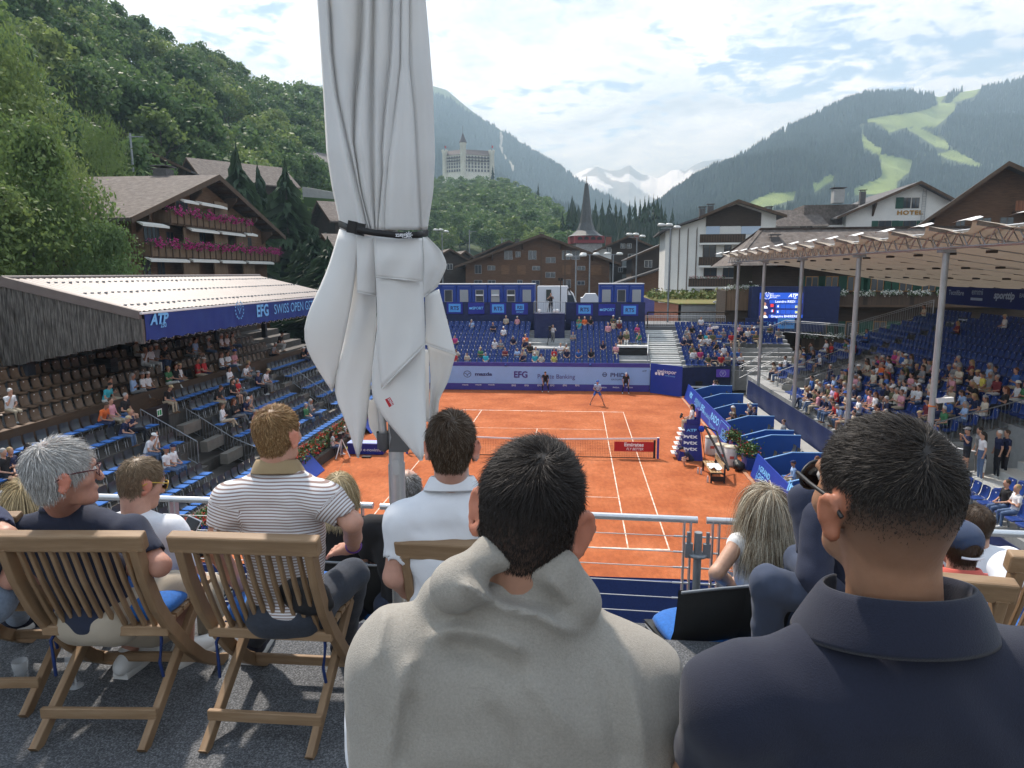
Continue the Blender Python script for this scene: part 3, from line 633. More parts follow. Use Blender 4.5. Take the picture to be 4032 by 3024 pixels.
MB().bb((-13, 29.0, 0), (8.4, 30.6, 4.9)).build('back_platform', NAVY, farst)
# individuals: the 300 seats that show largest; the rest one mass
allseats = [(t, 'far') for t in ft]+[(t, 'right') for t in rt]
vis = sorted([q for q in allseats if inframe(q[0][0])], key=lambda q: np.linalg.norm(np.array(q[0][0])-CAM)); rest = vis[300:]
_keep = set(id(q) for q in vis[:300])
_cnt = {}
for q in sorted(vis[:300], key=lambda q: q[0][0][1]): _cnt.setdefault((q[1], q[0][2]), []).append(q[0][0])
for (loc, rz, i), st in vis[:300]:
    o = link('stadium_seat', seat_me, None, loc); o.rotation_euler = (0, 0, rz)
    tag(o, 'blue seat in the %s row of the right stand, %s from the near end' % (ORD[16-i], nthw(_cnt[(st, i)].index(loc))), 'seat', 'blue seats of the right grandstand')
o = link('stadium_seats_beyond', bulk(seat_me, [(t[0], t[1]) for t, s in rest])); tag(o, 'rows of blue plastic seats in the far and upper stands', 'seats', kind='stuff')
# ------------------------------------------------------------------ left stand
L_ROWS = [(-11.2, 1.57), (-12.05, 2.0), (-12.9, 2.42), (-13.75, 2.93), (-14.75, 3.62), (-15.7, 4.02)]
T_ROWS = [(-17.0, 4.44), (-17.85, 4.83), (-18.7, 5.22), (-19.55, 5.61), (-20.4, 6.0)]
DECKW = M('stand_deck', (.085, .075, .066), rough=.8, nz=(2, .3, None, (.3, 3, 1)))
lst = empty('grandstand', (-16, 0, 0), 'roofed wooden grandstand with grey and tan seats on the left', 'grandstand')
for k, (x, zt) in enumerate(L_ROWS+T_ROWS):
    z = zt-.82; x1 = (L_ROWS+T_ROWS)[k+1][0] if k < 10 else -21.6
    segs = [(-22, -8.5), (-5.4, 16)] if 1 <= k <= 4 else [(-22, 16)]
    for a, b in segs: MB().bb((x1+.45, a, .05), (x+.45, b, z)).build('tier', DECKW, lst)
    if 1 <= k <= 4: MB().bb((x1+.45, -8.5, .05), (x+.45, -5.4, z-.75)).build('tier', DECKW, lst)
    for yy in (3.6,):
        if k < 6: MB().bb((x+.18, yy, z), (x+.43, yy+1.1, z+.2)).build('stair_tread', M('tread_wood', (.16, .145, .125), rough=.8, nz=(3, .2)), lst)
    if 1 <= k <= 5: MB().bb((x+.1, -6.9, z-.4), (x+.43, -5.5, z+.05)).build('stair_tread', MATS['tread_wood'], lst)
MB().bb((-16.42, -22, 3.1), (-16.34, 16, 4.16)).build('barrier_board', M('barrier_wood', (.085, .05, .03), rough=.75, nz=(1.5, .3, None, (1, .15, 2))), lst)
MB().bb((-21.8, -22, 0), (-21.6, 16, 8.9)).build('back_wall', DWOOD, lst)
def lblocks(k): return [(-16.2, -8.6 if k in (3, 4, 5) else -9.5), (-5.2, 3.3), (4.9, 14)] if k > 0 else [(-16.2, -6.5), (-5.2, 14)]
def chair_parts():
    m = MB(); W = .215
    G = [[(t*W, y+.03*t*t, z) for t in (-1, -.5, 0, .5, 1)] for y, z in ((-.14, .82), (-.135, .7), (-.1, .52), (-.03, .45), (.2, .44), (.3, .43), (.34, .41))]
    m.grid(G); m.grid([[(x, y-.022*(z > .46), z-.022*(z <= .46)) for x, y, z in r[::-1]] for r in G])
    sh = m.mesh('shell', SEATG)
    c = MB(); c.grid([[(x*.2, y, .455+.03*(1-(x*x)**2)*(1-((y-.14)/.2)**4)) for x in (-1, -.8, 0, .8, 1)] for y in (-.05, 0, .14, .28, .33)]); c.box((0, .14, .447), (.4, .38, .02)); cu = c.mesh('cushion', CUSH)
    f = MB()
    for s in (-1, 1): f.tube([(s*.2, -.16, 0), (s*.19, -.02, .42), (s*.19, .26, .42), (s*.2, .32, 0)], .011, 5)
    f.box((0, .1, .42), (.4, .03, .02))
    fr = f.mesh('frame', CHROME); d = MB().box((0, -.152, .74), (.06, .004, .04), rx3(-.05)).mesh('number_plate', WDOT)
    return sh, cu, fr, d
CSH, CCU, CFR, CNP = chair_parts()
def grey_chair(loc, rz, label, group, parts=True, cushion=True, name='grandstand_chair'):
    e = empty(name, loc, label, 'chair', group, rz)
    link('shell', CSH, e); link('frame', CFR, e)
    if cushion: link('cushion', CCU, e)
    if parts: link('number_plate', CNP, e)
    return e
lc = []
for k, (x, zt) in enumerate(L_ROWS):
    for bi, (a, b) in enumerate(lblocks(k)):
        for y in np.arange(a, b, .54): lc.append(((x, float(y), zt-.82), k, bi))
lv = sorted([q for q in lc if inframe(q[0], 90)], key=lambda q: np.linalg.norm(np.array(q[0])-CAM))
_cnt = {}
for q in sorted(lv[:300], key=lambda q: q[0][1]): _cnt.setdefault(q[1], []).append(q[0])
for loc, k, bi in lv[:300]:
    grey_chair(loc, -PI/2, 'grey chair with blue cushion, %s row of left stand, %s from near end' % (ORD[k], nthw(_cnt[k].index(loc))), 'grey chairs of the left stand')
tn = []
for k, (x, zt) in enumerate(T_ROWS):
    for y in np.arange(-15, 9.5, .56):
        if not (-2.4 < y < -1.4): tn.append(((x, float(y), zt-.82), k))
_tv = [q for q in tn if inframe(q[0], 90)][:300]; _cnt = {}
for loc, k in _tv: _cnt.setdefault(k, []).append(loc)
for loc, k in _tv:
    o = link('tan_seat', tan_me, None, loc); o.rotation_euler = (0, 0, -PI/2); tag(o, 'brown shell seat under the roof, %s row, %s from the near end' % (ORD[k], nthw(_cnt[k].index(loc))), 'seat', 'brown seats under the roof')
# roof
EV, RG, BK, YA, YB = (-14.6, 7.78), (-20.0, 9.06), (-25.5, 7.9), -9.0, 13.5
rf = empty('stand_roof', (-20, 2, 4), 'brown ribbed sheet roof over the left grandstand', 'roof')
m = MB(); NX = 260
for (xa, za), (xb, zb) in ((EV, RG), (RG, BK)):
    G = []
    for i in range(NX+1):
        y = YA+(YB-YA)*i/NX; h = .03*(0, 1, 1, 0)[i % 4]; G.append([(xa+(xb-xa)*t, y, za+(zb-za)*t+h) for t in (0, .33, .66, 1)])
    m.grid(G, smooth=False)
m.build('roof_sheet', ROOFM, rf)
MB().tube([(RG[0], YA-.05, RG[1]+.03), (RG[0], YB, RG[1]+.03)], .09, 8).build('ridge_cap', ROOFM, rf)
for y in np.arange(YA+.4, YB, .42):     # snow guards in three rows
    for t in (.15, .5, .83): MB().box((EV[0]+(RG[0]-EV[0])*t, y+t, EV[1]+(RG[1]-EV[1])*t+.05), (.12, .05, .06)).build('snow_guard', STEELD, rf) if y+t < YB else None
MB().prism([(EV[0]+.1, YA-.06, EV[1]-.28), (RG[0], YA-.06, RG[1]-.3), (BK[0], YA-.06, BK[1]-.3), (BK[0], YA-.06, BK[1]), (RG[0], YA-.06, RG[1]+.08), (EV[0]+.1, YA-.06, EV[1]+.04)], (0, .2, 0)).build('verge_board', M('verge_brown', (.17, .135, .12), rough=.6, nz=(2, .12)), rf)
m = MB(); xs = np.arange(-24.5, EV[0], .155); gr = random.Random(5)
def gz0(x): return 6.68-(EV[0]-x)*.186
plank = []
for x in xs:
    zt = np.interp(x, [BK[0], RG[0], EV[0]], [BK[1], RG[1], EV[1]])-.2; wd = .148+gr.uniform(-.008, .004); dy = gr.uniform(0, .02)
    MB().bb((x, YA+.02-dy, gz0(x)+gr.uniform(-.05, .03)), (x+wd, YA+.06, zt)).build('plank', BARN, rf)
MB().bb((EV[0]-.05, YA+.0, 6.55), (EV[0]+.17, YA+.15, 7.5)).build('corner_post', BARN, rf)
MB().bb((-19.85, YA+.1, 1.4), (-19.45, YA+.5, 6.2)).build('post', M('post_dark', (.03, .033, .04), rough=.6), rf)
for y in (-1, 6, 12.8): MB().bb((-19.8, y, 1.4), (-19.5, y+.3, 8.7)).build('post', MATS['post_dark'], rf)
for y in np.arange(YA+.6, YB, 2.4): MB().bar((EV[0], y, EV[1]-.22), (RG[0], y, RG[1]-.3), .12, .24).build('rafter', DWOOD, rf)
MB().bb((-21.5, YA, 7.0), (-21.4, YB, 8.6)).build('soffit', DWOOD, rf)
eb = empty('eave_banner', (EV[0]+.2, 0, 6.7), 'long blue banner with white lettering along the eave of the left stand', 'banner')
G = []
for i in range(90):
    y = YA+.15+(YB-YA-.3)*i/89; G.append([(EV[0]+.19+.02*math.sin(i*.8+s*3)+.015*math.sin(i*2.1)*(1-s), y, 6.66+.04*math.sin(i*1.7)*(1-s)+s*1.07) for s in (0, .3, .6, 1)])
MB().grid(G).build('panel', M('eave_blue', (.014, .04, .22), rough=.55, nz=(2, .1), bump=(2, .3, .03)), eb)
MB().bb((EV[0]+.1, YA, EV[1]-.09), (EV[0]+.22, YB, EV[1]-.02)).build('rail', WHITE, eb)
m = MB()
for y in np.arange(YA+.4, YB-.2, .55): MB().tube([(EV[0]+.2, y, 6.68), (EV[0]+.12, y+.04, 6.56), (EV[0]+.02, y, 6.6)], .012, 5).build('tie', WHITE, eb)
def r4(x, y): return x/1.7015, 1050+y/1.7015
EX = EV[0]+.235
def le(t, x, y, h, b=0., **k): return lettering(t, eb, atx(*r4(x, y), EX), (0, 1, 0), (0, 0, 1), h, CYAN, b, **k)
le('ATP', 1068, 382, .42, .04, shear=.3, sx=1.1); le('250', 1097, 405, .2, .02); le('EFG', 1763, 330, .62, .03); le('SWISS OPEN GSTAAD', 1838, 318, .55, .0, align='LEFT')
laurel(eb, atx(*r4(1605, 290), EX), .42, CYAN, (0, 1, 0))
# speakers hung under the roof
for nm, u, v, y, n in (('left', 715, 700, -5, 6), ('centre', 1150, 565, 2, 6)):
    c = aty(*r4(u, v), y); e = empty('loudspeaker', tuple(c-(0, 0, .6)), 'black column loudspeaker hung under the roof, %s' % ('nearer to the gable' if nm == 'left' else 'further along the stand'), 'loudspeaker')
    for k in range(n): MB().box(c+(0, 0, (k-(n-1)/2)*.2), (.8, .5, .19)).build('cabinet', M('speaker_black', (.012, .012, .014), rough=.6), e)
    MB().tube([c+(0, 0, .6), c+(0, 0, 2.1)], .015).build('cable', BLACK, e)
# vomitory railings of the left stand
def railing(name, pts, h, mat, label, bars=.13, r=.022, mid=True, group=None, double=False):
    e = empty(name, tuple(pts[0]), label, 'railing', group)
    for a, b in zip(pts[:-1], pts[1:]):
        a, b = np.array(a, float), np.array(b, float); u = np.array([0, 0, h])
        MB().tube([a+u, b+u], r).build('top_rail', mat, e)
        if double: MB().tube([a+u*.88, b+u*.88], r*.8).build('mid_rail', mat, e)
        MB().tube([a+u*.1, b+u*.1], r*.8).build('bottom_rail', mat, e)
        for q in (a, b): MB().tube([q, q+u], r*1.05).build('post', mat, e)
        n = max(1, int(np.linalg.norm(b-a)/bars)); m = MB()
        for k in range(1, n): q = a+(b-a)*k/n; MB().tube([q+u*.1, q+u], .009, 4, cap=False).build('baluster', mat, e)
    return e
zf = lambda k: (L_ROWS+T_ROWS)[k][1]-.82
railing('stand_railing', [(-15.2, -8.4, zf(4)), (-12.9, -8.4, zf(2)-.1)], 1.05, STEELD, 'grey bar railing on the near side of the left stand stairway', .16)
railing('stand_railing', [(-15.0, -5.45, zf(4)-.5), (-12.9, -5.45, zf(2)-.6), (-11.6, -5.45, zf(1)-.7)], 1.0, STEELD, 'grey bar railing on the far side of the left stand stairway', .16)
railing('stand_railing', [(-14.3, 4.7, zf(4)), (-12.2, 4.7, zf(1))], 1.05, STEELD, 'grey bar railing by the far stairs of the left stand', .16)
q = np.array([-15.25, -7.3, zf(4)+.45]); xs_ = empty('exit_sign', tuple(q), 'small green and white exit sign on a dark panel in the left stand', 'sign')
MB().box(q, (.05, 1.7, 1.0)).build('panel', BLACK, xs_); MB().box(q+(.03, .2, .2), (.01, .34, .3)).build('sign_plate', WHITE, xs_); MB().box(q+(.037, .26, .2), (.006, .13, .22)).build('arrow', M('exit_green', (.02, .3, .1)), xs_); MB().box(q+(.037, .1, .2), (.006, .1, .2)).build('figure', MATS['exit_green'], xs_)
# ------------------------------------------------------------------ planter with geraniums and the sloping left banner
def flower_mass(name, fn, n_leaf, n_fl, fmat, lsz, fsz, parent=None, leaf=None, seed=3, label=None, kind='stuff', cluster=1):
    g_ = np.random.default_rng(seed); V, F, Mi = [], [], []
    def cards(n, sz, mi, out, cl=1):
        P_ = fn(g_, n, out)
        if cl > 1: P_ = np.repeat(P_, cl, 0)+g_.normal(0, sz*1.1, (len(P_)*cl, 3))
        for p in P_:
            a = g_.normal(size=3); a /= np.linalg.norm(a); b = np.cross(a, g_.normal(size=3)); b /= np.linalg.norm(b)+1e-9; s = sz*g_.uniform(.6, 1.3); k = len(V)
            V.extend([p-a*s, p-b*s*.7, p+a*s, p+b*s*.7]); F.append((k, k+1, k+2, k+3)); Mi.append(mi)
    cards(n_leaf, lsz, 0, 0); cards(n_fl, fsz, 1, 1, cluster)
    me = fast_mesh(name, np.array(V), np.array(F), [leaf or LEAF1, fmat], False); me.polygons.foreach_set('material_index', Mi); off = wl(parent) if parent else Vector((0, 0, 0))
    me.transform(Matrix.Translation(-off)); o = link(name, me, parent)
    if kind: o['kind'] = kind
    if label: o['label'] = label
    return o
pl = empty('flower_planter', (-10.5, 0, .4), 'long planter of red geraniums along the left side of the court', 'planter')
MB().bb((-10.75, -15.5, .45), (-10.35, 13, .8)).build('trough', M('trough_dark', (.03, .03, .03), rough=.7), pl)
def plf(g_, n, out):
    y = g_.uniform(-15.4, 12.9, n); t = g_.uniform(0, 1, n)**.7; a = g_.uniform(-1, 1, n)
    return np.stack([-10.5+.06*out+a*.33+.2*t, y, .95+.17*np.cos(a*1.4)+.1*np.sin(y*3.1)*out+g_.normal(0, .05, n)-.42*np.maximum(0, a)*g_.uniform(0, 1, n)+.05*out], 1)
flower_mass('geranium_foliage', plf, 9000, 1500, M('flower_coral', (.6, .075, .03), rough=.6, nz=(1.2, .8, (.55, .02, .025))), .055, .03, pl, seed=4, cluster=4)
wall_strip('planter_wall', [(-10.3, 13), (-10.3, -15.5)], 0, .5, .25, M('planter_wall_dark', (.05, .045, .04), rough=.8, nz=(3, .2)), 'low dark wall below the geranium planter', 'wall', 0)
def slope_banner(y0, y1, label):
    e = empty('slope_banner', (-10, (y0+y1)/2, 0), label, 'banner'); MB().prism([(-9.55, y0, .03), (-9.55, y1, .03), (-10.28, y1, .86), (-10.28, y0, .86)], (.0, 0, -.03)).build('panel', BLUE, e); return e
UPL = np.array([-.73, 0, .83]); UPL /= np.linalg.norm(UPL)
def onl(u, v): 
    n = np.array([.83, 0, .73]); n /= np.linalg.norm(n); d = ray(u, v); t = np.dot(np.array([-9.55, 0, .03])+n*.012-CAM, n)/np.dot(d, n); return CAM+d*t
e = slope_banner(-13.8, -6.2, 'sloping blue sponsor banner below the geraniums, nearest on the left')
c = onl(680+900/7.54, 1930+1330/7.54); lettering('rectService', e, c+np.array([0, -.1, 0])-UPL*.1, (0, 1, 0), UPL, .2, CYAN, .03, sx=1.05)
ring(e, onl(680+1300/7.54, 1930+950/7.54)+np.array([0, .25, 0]), .32, .36, .25, CYAN, 'shield_emblem', 6, (0, 1, 0), UPL)
e = slope_banner(-5.6, -3.4, 'small sloping blue banner by the left camera crew'); lettering('ND', e, onl(1050+690/4.148, 1500+1225/4.148), (0, 1, 0), UPL, .2, CYAN, .01)
e = slope_banner(4.2, 12.5, 'sloping blue banner below the far geraniums on the left')
# ------------------------------------------------------------------ far band, booths, platform
band = empty('sponsor_band', (0, 28.9, 4.9), 'navy band with broadcaster panels behind the far stand', 'banner')
for a, b in ((-13, -1.55), (1.3, 8.35)): MB().bb((a, 28.85, 4.7), (b, 28.98, 6.6)).build('cloth', NAVY, band)
RTSB = M('panel_royal', (.02, .03, .30), rough=.5); RTSC = M('panel_cyan', (.10, .38, .85), rough=.5)
for x0, x1, kind in ((130, 270, 'RTS'), (316, 458, 'SPORT'), (508, 648, 'RTS'), (697, 838, 'RSI'), (1260, 1402, 'RTS'), (1453, 1598, 'SPORT'), (1650, 1798, 'RTS')):
    dy = (x0-130)*.012; A_, B_ = aty(*z6(x0, 310+dy), 28.82), aty(*z6(x1, 410+dy), 28.82)
    q = MB().bb((A_[0], 28.78, A_[2]), (B_[0], 28.84, B_[2])).build('panel', RTSB, band); cx, cz, hh = (A_[0]+B_[0])/2, (A_[2]+B_[2])/2, A_[2]-B_[2]
    if kind == 'RTS': MB().bb((cx-.55, 28.76, cz-.36), (cx+.55, 28.775, cz+.38)).build('inner_panel', RTSC, q); lettering('RTS', q, (cx, 28.75, cz-.16), (1, 0, 0), (0, 0, 1), .34, DKPRINT, .03)
    elif kind == 'RSI': MB().bb((cx-.38, 28.76, cz-.12), (cx+.38, 28.775, cz+.42)).build('inner_panel', RTSC, q); lettering('RSI', q, (cx, 28.75, cz+.0), (1, 0, 0), (0, 0, 1), .28, DKPRINT, .03); lettering('SPORT', q, (cx, 28.77, cz-.38), (1, 0, 0), (0, 0, 1), .16, CYAN, .02)
    else: lettering('SPORT', q, (cx+.16, 28.76, cz-.1), (1, 0, 0), (0, 0, 1), .24, CYAN, .03); MB().box((cx-.5, 28.765, cz), (.28, .01, .18)).build('logo_block', CYAN, q)
GLASS = M('window_glass', (.05, .06, .07), rough=.08, spec=.8); GLASSL = M('window_glass_light', (.32, .36, .38), rough=.12, spec=.8)
FRAMEG = M('window_frame_grey', (.35, .36, .37), rough=.5)
def booth(x0, x1, n, side, blinds):
    wd = (x1-x0)/n
    for k in range(n):
        a = x0+k*wd; c = a+wd/2; e = empty('commentary_booth', (c, 30.0, 5.6), 'blue commentary booth with one window, %s from the left of the %s row' % (nthw(k), side), 'booth', 'blue commentary booths')
        MB().bb((a+.02, 29.0, 4.9), (a+wd-.02, 31.2, 8.2)).build('cabin', BLUE2, e); MB().bb((a, 28.95, 8.2), (a+wd, 31.25, 8.27)).build('roof', M('booth_roof', (.55, .57, .6), rough=.5), e)
        wn_ = MB().bb((c-.38, 28.95, 6.62), (c+.38, 29.02, 7.72)).build('window', FRAMEG, e); MB().bb((c-.32, 28.93, 6.66), (c+.32, 28.96, 7.68)).build('pane', GLASS if k % 2 else GLASSL, wn_)
        if k in blinds: MB().box((c, 28.86, 7.22), (.68, .14, .1), rx3(-.3)).build('lamp_tube', WHITE, e)
        MB().bb((a+.18, 28.97, 7.98), (a+wd-.18, 29.0, 8.02)).build('lintel', M('booth_trim', (.12, .17, .4)), e)
booth(-14.4, -1.5, 9, 'left', (5, 6, 7)); booth(4.25, 8.25, 3, 'right', ())
pf = empty('camera_platform', (0, 27, 2), 'navy clad camera tower in the middle of the far stand', 'platform')
MB().bb((-1.4, 26.6, 1.9), (1.25, 28.8, 5.72)).build('tower', NAVY, pf); MB().bb((-1.6, 23.3, 1.5), (1.45, 26.6, 3.05)).build('base_deck', ALUDECK, pf)
railing('platform_railing', [(-1.45, 28.8, 5.72), (-1.45, 26.6, 5.72), (1.3, 26.6, 5.72), (1.3, 28.8, 5.72)], 1.0, STEELD, 'railing round the top of the navy camera tower', .2)
# ------------------------------------------------------------------ tent roof of the right stand
tr = empty('tent_roof', (14.5, 3, 1), 'pale fabric canopy on a steel truss and tall posts over the right stand', 'canopy')
PY = [20.7, 13.2, 5.4, -2.4, -9.7, -17.3]
POST = M('post_galvanised', (.40, .42, .43), rough=.5, metal=.55, nz=(6, .22, None, (1, 1, .3)))
for y in PY: MB().tube([(14.5, y, .1), (14.5, y, 9.95)], .105, 14).build('post', POST, tr); MB().box((14.5, y, 9.9), (.42, .42, .1)).build('post_plate', STEEL, tr)
for dx in (-.2, .2):
    for z in (10.0, 10.5): MB().tube([(14.5+dx, 23.5, z), (14.5+dx, -20, z)], .035, 6).build('chord', STEEL, tr)
bme = {}
for s in (-1, 1):
    bme[s] = MB().tube([(0, -.24*s, 0), (0, .24*s, .5)], .02, 5, cap=False).mesh('brace', STEEL)
for k, y in enumerate(np.arange(23.2, -19.8, -.48)):
    for dx in (-.2, .2): o = link('brace', bme[1 if k % 2 else -1], tr); o.location = (dx, y-3-.24, 9.0)
PER = 2.8; NB = 16
FAB = M('canopy_fabric', (.36, .31, .25), rough=.8, nz=(1.2, .18), bump=(2.5, .3, .05), back=(.15, (.5, .42, .32)))
def rz_(x): return 10.72+(x-13.6)*(8.35-10.72)/15.1
G = []
for i in range(NB*8+1):
    y = 23.6-i*PER/8; ph = (i % 8)/8
    G.append([(x, y, rz_(x)-.24*math.sin(PI*ph)*(1 if x > 14 else .75)+.1*(1-abs(2*ph-1))*0) for x in (13.6+.5*math.sin(PI*ph), 15.5, 18.5, 22, 25.5, 28.7)])
MB().grid(G).build('membrane', FAB, tr)
for k in range(NB+1):
    y = 23.6-k*PER
    MB().bar((13.75, y, rz_(13.75)-.08), (28.6, y, rz_(28.6)-.08), .07, .12).build('rafter', STEEL, tr)
    MB().grid([[(13.3+.45*t, y+s*(.55-.25*t), rz_(13.5)+.08-.12*(1-t)-.05*s*s) for s in (-1, -.4, .4, 1)] for t in (0, .5, 1)]).build('edge_flap', M('canopy_white', (.75, .75, .73), rough=.6), tr)
    for x in (17.3, 20.8, 24.3): MB().box((x, y, rz_(x)-.2), (.3, .22, .1)).build('bracket', M('bracket_dark', (.06, .055, .05), rough=.6), tr)
    if k < NB:
        for x in (19, 23): MB().tube([(x, y, rz_(x)-.16), (x+2.6, y-PER, rz_(x+2.6)-.16)], .012, 4, cap=False).build('stay_cable', BLACK, tr)
# back banners under the canopy
bk = empty('sponsor_band', (28.3, 4, 6.8), 'dark blue sponsor banner along the back of the covered stand', 'banner')
MB().bb((28.05, -16, 7.0), (28.12, 18.2, 8.2)).build('cloth', M('band_blue', (.012, .03, .17), rough=.55, nz=(2, .1)), bk)
def zx(a, b): return 3300+a/3.016, 1130+b/3.016
DIMP = M('print_pale', (.42, .58, .78), rough=.5)
def lk(t, a, b, h, bd=0., **k): return lettering(t, bk, atx(*zx(a, b), 28.03), (0, -1, 0), (0, 0, 1), h, DIMP, bd, **k)
lk('Tecnifibre', 1400, 95, .34, .015, sx=1.0); lk('emmi', 1650, 92, .42, .0); lk('sporttip', 1965, 140, .44, .04, shear=.2, sx=1.05); lk('BACKEREI', 2150, 125, .26, 0, align='LEFT')
a_ = atx(*zx(1575, 125), 28.035); b_ = atx(*zx(1710, 165), 28.035); MB().bb((28.03, a_[1], b_[2]), (28.045, b_[1], a_[2])).build('logo_bar', DIMP, bk)
# railings at the top of the far corner
RL = [((8.4, 29.0, 4.35), (15.4, 29.0, 4.35)), ((12.6, 28.3, 3.75), (18.6, 26.4, 3.6)), ((18.6, 26.4, 3.6), (19.6, 25.6, 4.2)), ((19.6, 25.6, 4.2), (22.2, 19.6, 4.3)), ((22.3, 19.2, 4.35), (28.0, 18.9, 6.15))]
for i, (a, b) in enumerate(RL):
    railing('stand_railing', [a, b], 1.05, STEEL, ['grey bar railing behind the top row right of the stairs', 'grey bar railing below the scoreboard', 'short rising railing right of the scoreboard', 'grey bar railing between the scoreboard and the covered stand', 'rising grey handrail at the far end of the covered stand'][i], .16, .026, double=True)
railing('stand_railing', [(20.0, 12.6, 3.35), (15.6, 12.6, 1.7)], 1.05, STEEL, 'grey bar railing on the far side of the right stand stairway', .15, .026)
railing('stand_railing', [(20.2, 8.4, 3.4), (16.0, 8.4, 1.8)], 1.05, STEEL, 'grey bar railing on the near side of the right stand stairway', .15, .026)
railing('stand_railing', [(14.6, 19.2, 1.2), (17.4, 19.2, 2.6)], 1.0, STEEL, 'sloping double handrail by the far corner stairs, lower one', .3, .03, double=True)
railing('stand_railing', [(14.7, 17.2, 1.1), (18.6, 17.2, 2.9)], 1.0, STEEL, 'sloping double handrail by the far corner stairs, upper one', .3, .03, double=True)
railing('stand_railing', [(20.8, -5.25, 3.3), (16.9, -5.25, 2.1)], 1.05, STEELD, 'grey bar railing above the standing spectators on the right', .15, .026)
railing('stand_railing', [(20.2, -11.2, 3.1), (17.2, -11.2, 2.0)], 1.05, STEELD, 'grey bar railing beside the near stairs on the right edge', .15, .026)
railing('stand_railing', [(7.9, 21.0, 1.9), (8.25, 24.4, 3.1)], 1.0, STEEL, 'pale handrail left of the far aisle stairs', .25, .03)
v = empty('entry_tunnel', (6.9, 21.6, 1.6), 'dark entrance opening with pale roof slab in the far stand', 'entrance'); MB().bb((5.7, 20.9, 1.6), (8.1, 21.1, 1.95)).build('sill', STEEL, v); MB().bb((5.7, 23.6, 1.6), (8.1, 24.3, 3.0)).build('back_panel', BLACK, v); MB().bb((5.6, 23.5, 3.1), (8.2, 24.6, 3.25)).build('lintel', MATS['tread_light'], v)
# scoreboard
SBY = 30.8
def sb(u, v, dy=0.): return aty(u, v, SBY+dy)
sbd = empty('scoreboard', tuple(sb(3110, 1318)), 'electronic scoreboard in a navy clad frame above the far right corner', 'scoreboard')
A_, B_ = sb(2962, 1135), sb(3255, 1262); MB().bb((A_[0], SBY, B_[2]-.3), (B_[0]+1.0, SBY+1.2, A_[2]+.15)).build('cladding', NAVY, sbd)
C_, D_ = sb(2930, 1250), sb(3235, 1295); wall_strip('skirt', [(D_[0], SBY-.5), (C_[0], SBY-.5)], D_[2]-.2, C_[2], .1, NAVY, None, None, .05, parent=sbd)
E1, E2 = sb(2992, 1153, -.1), sb(3160, 1254, -.1); SCR = M('screen_navy', (.01, .012, .06), emit=((.015, .02, .10), 1.), rough=.3)
MB().bb((E1[0], SBY-.08, E2[2]), (E2[0], SBY-.02, E1[2])).build('screen', SCR, sbd)
SB1 = M('screen_blue', (.02, .06, .3), emit=((.02, .075, .42), 1.), rough=.3); SBW = M('screen_white', (.6, .6, .6), emit=((.75, .8, .9), 1.)); SBY_ = M('screen_yellow', (.5, .5, .1), emit=((.8, .8, .15), 1.)); SBR = M('screen_red', (.5, .03, .03), emit=((.7, .04, .05), 1.))
def zs(a, b): return 2920+a/3.175, 1150+b/3.175
def sr(a0, b0, a1, b1, mat, d=-.1, name='score_cell'):
    p, q = aty(*zs(a0, b0), SBY+d), aty(*zs(a1, b1), SBY+d); MB().bb((p[0], SBY+d-.01, q[2]), (q[0], SBY+d+.01, p[2])).build(name, mat, sbd)
sr(230, 8, 760, 90, SB1, name='header'); sr(352, 100, 760, 142, SB1, name='name_bar'); sr(340, 282, 760, 328, SB1, name='name_bar')
for r_ in (152, 222):
    for a0, a1 in ((430, 482), (490, 548), (556, 612), (620, 740)): sr(a0, r_, a1, r_+52, SB1)
sr(364, 150, 398, 186, SBR, name='flag'); sr(364, 220, 376, 250, SB1, name='flag'); sr(376, 220, 388, 250, SBW, name='flag'); sr(388, 220, 400, 250, SBR, name='flag')
def ls(t, a, b, h, mat, bd=.0, **k): return lettering(t, sbd, aty(*zs(a, b), SBY-.125), (1, 0, 0), (0, 0, 1), h, mat, bd, **k)
ls('Leandro RIEDI', 545, 132, .21, SBW, .01); ls('Gregoire BARRERE', 530, 316, .21, SBW, .01); ls('6', 456, 190, .22, SBW, .02); ls('6', 452, 258, .22, SBW, .02); ls('01', 690, 198, .22, SBY_, .02); ls('08', 688, 266, .22, SBY_, .02); ls('ATP', 640, 62, .3, SBW, .03, shear=.3); ls('250', 668, 84, .12, SBW, .02); ls('EFG', 380, 32, .12, SBW); ls('SWISS OPEN', 415, 54, .12, SBW); ls('GSTAAD', 398, 74, .12, SBW)
laurel(sbd, aty(*zs(322, 45), SBY-.12), .3, SBW); 
for b in (150, 270):
    q = aty(*zs(290, b), SBY-.11); MB().lathe([(0, .0), (.28, .0), (.2, .18), (.06, .22)], q-(0, 0, .38), 10).build('portrait_shoulders', SBW, sbd); MB().lathe([(0, -.18), (.12, -.1), (.13, .05), (0, .18)], q, 10).build('portrait_head', M('screen_skin', (.4, .2, .14), emit=((.35, .16, .1), .8)), sbd)
q = aty(*zs(450, 390), SBY-.65); wa = empty('catering_sign', tuple(q), 'two tone blue sign hung on the navy skirt below the scoreboard', 'sign'); q = np.array(q)
for s, mt in ((-1, BLUE), (1, RTSC)): MB().box(q+(s*.73, 0, 0), (1.46, .04, .95)).build('panel', mt, wa)
lettering('Weiss+', wa, q+(-.72, -.03, -.14), (1, 0, 0), (0, 0, 1), .34, CYAN, .02, sx=.8); lettering('Appetito', wa, q+(.75, -.03, -.14), (1, 0, 0), (0, 0, 1), .34, DKPRINT, .02, sx=.75)
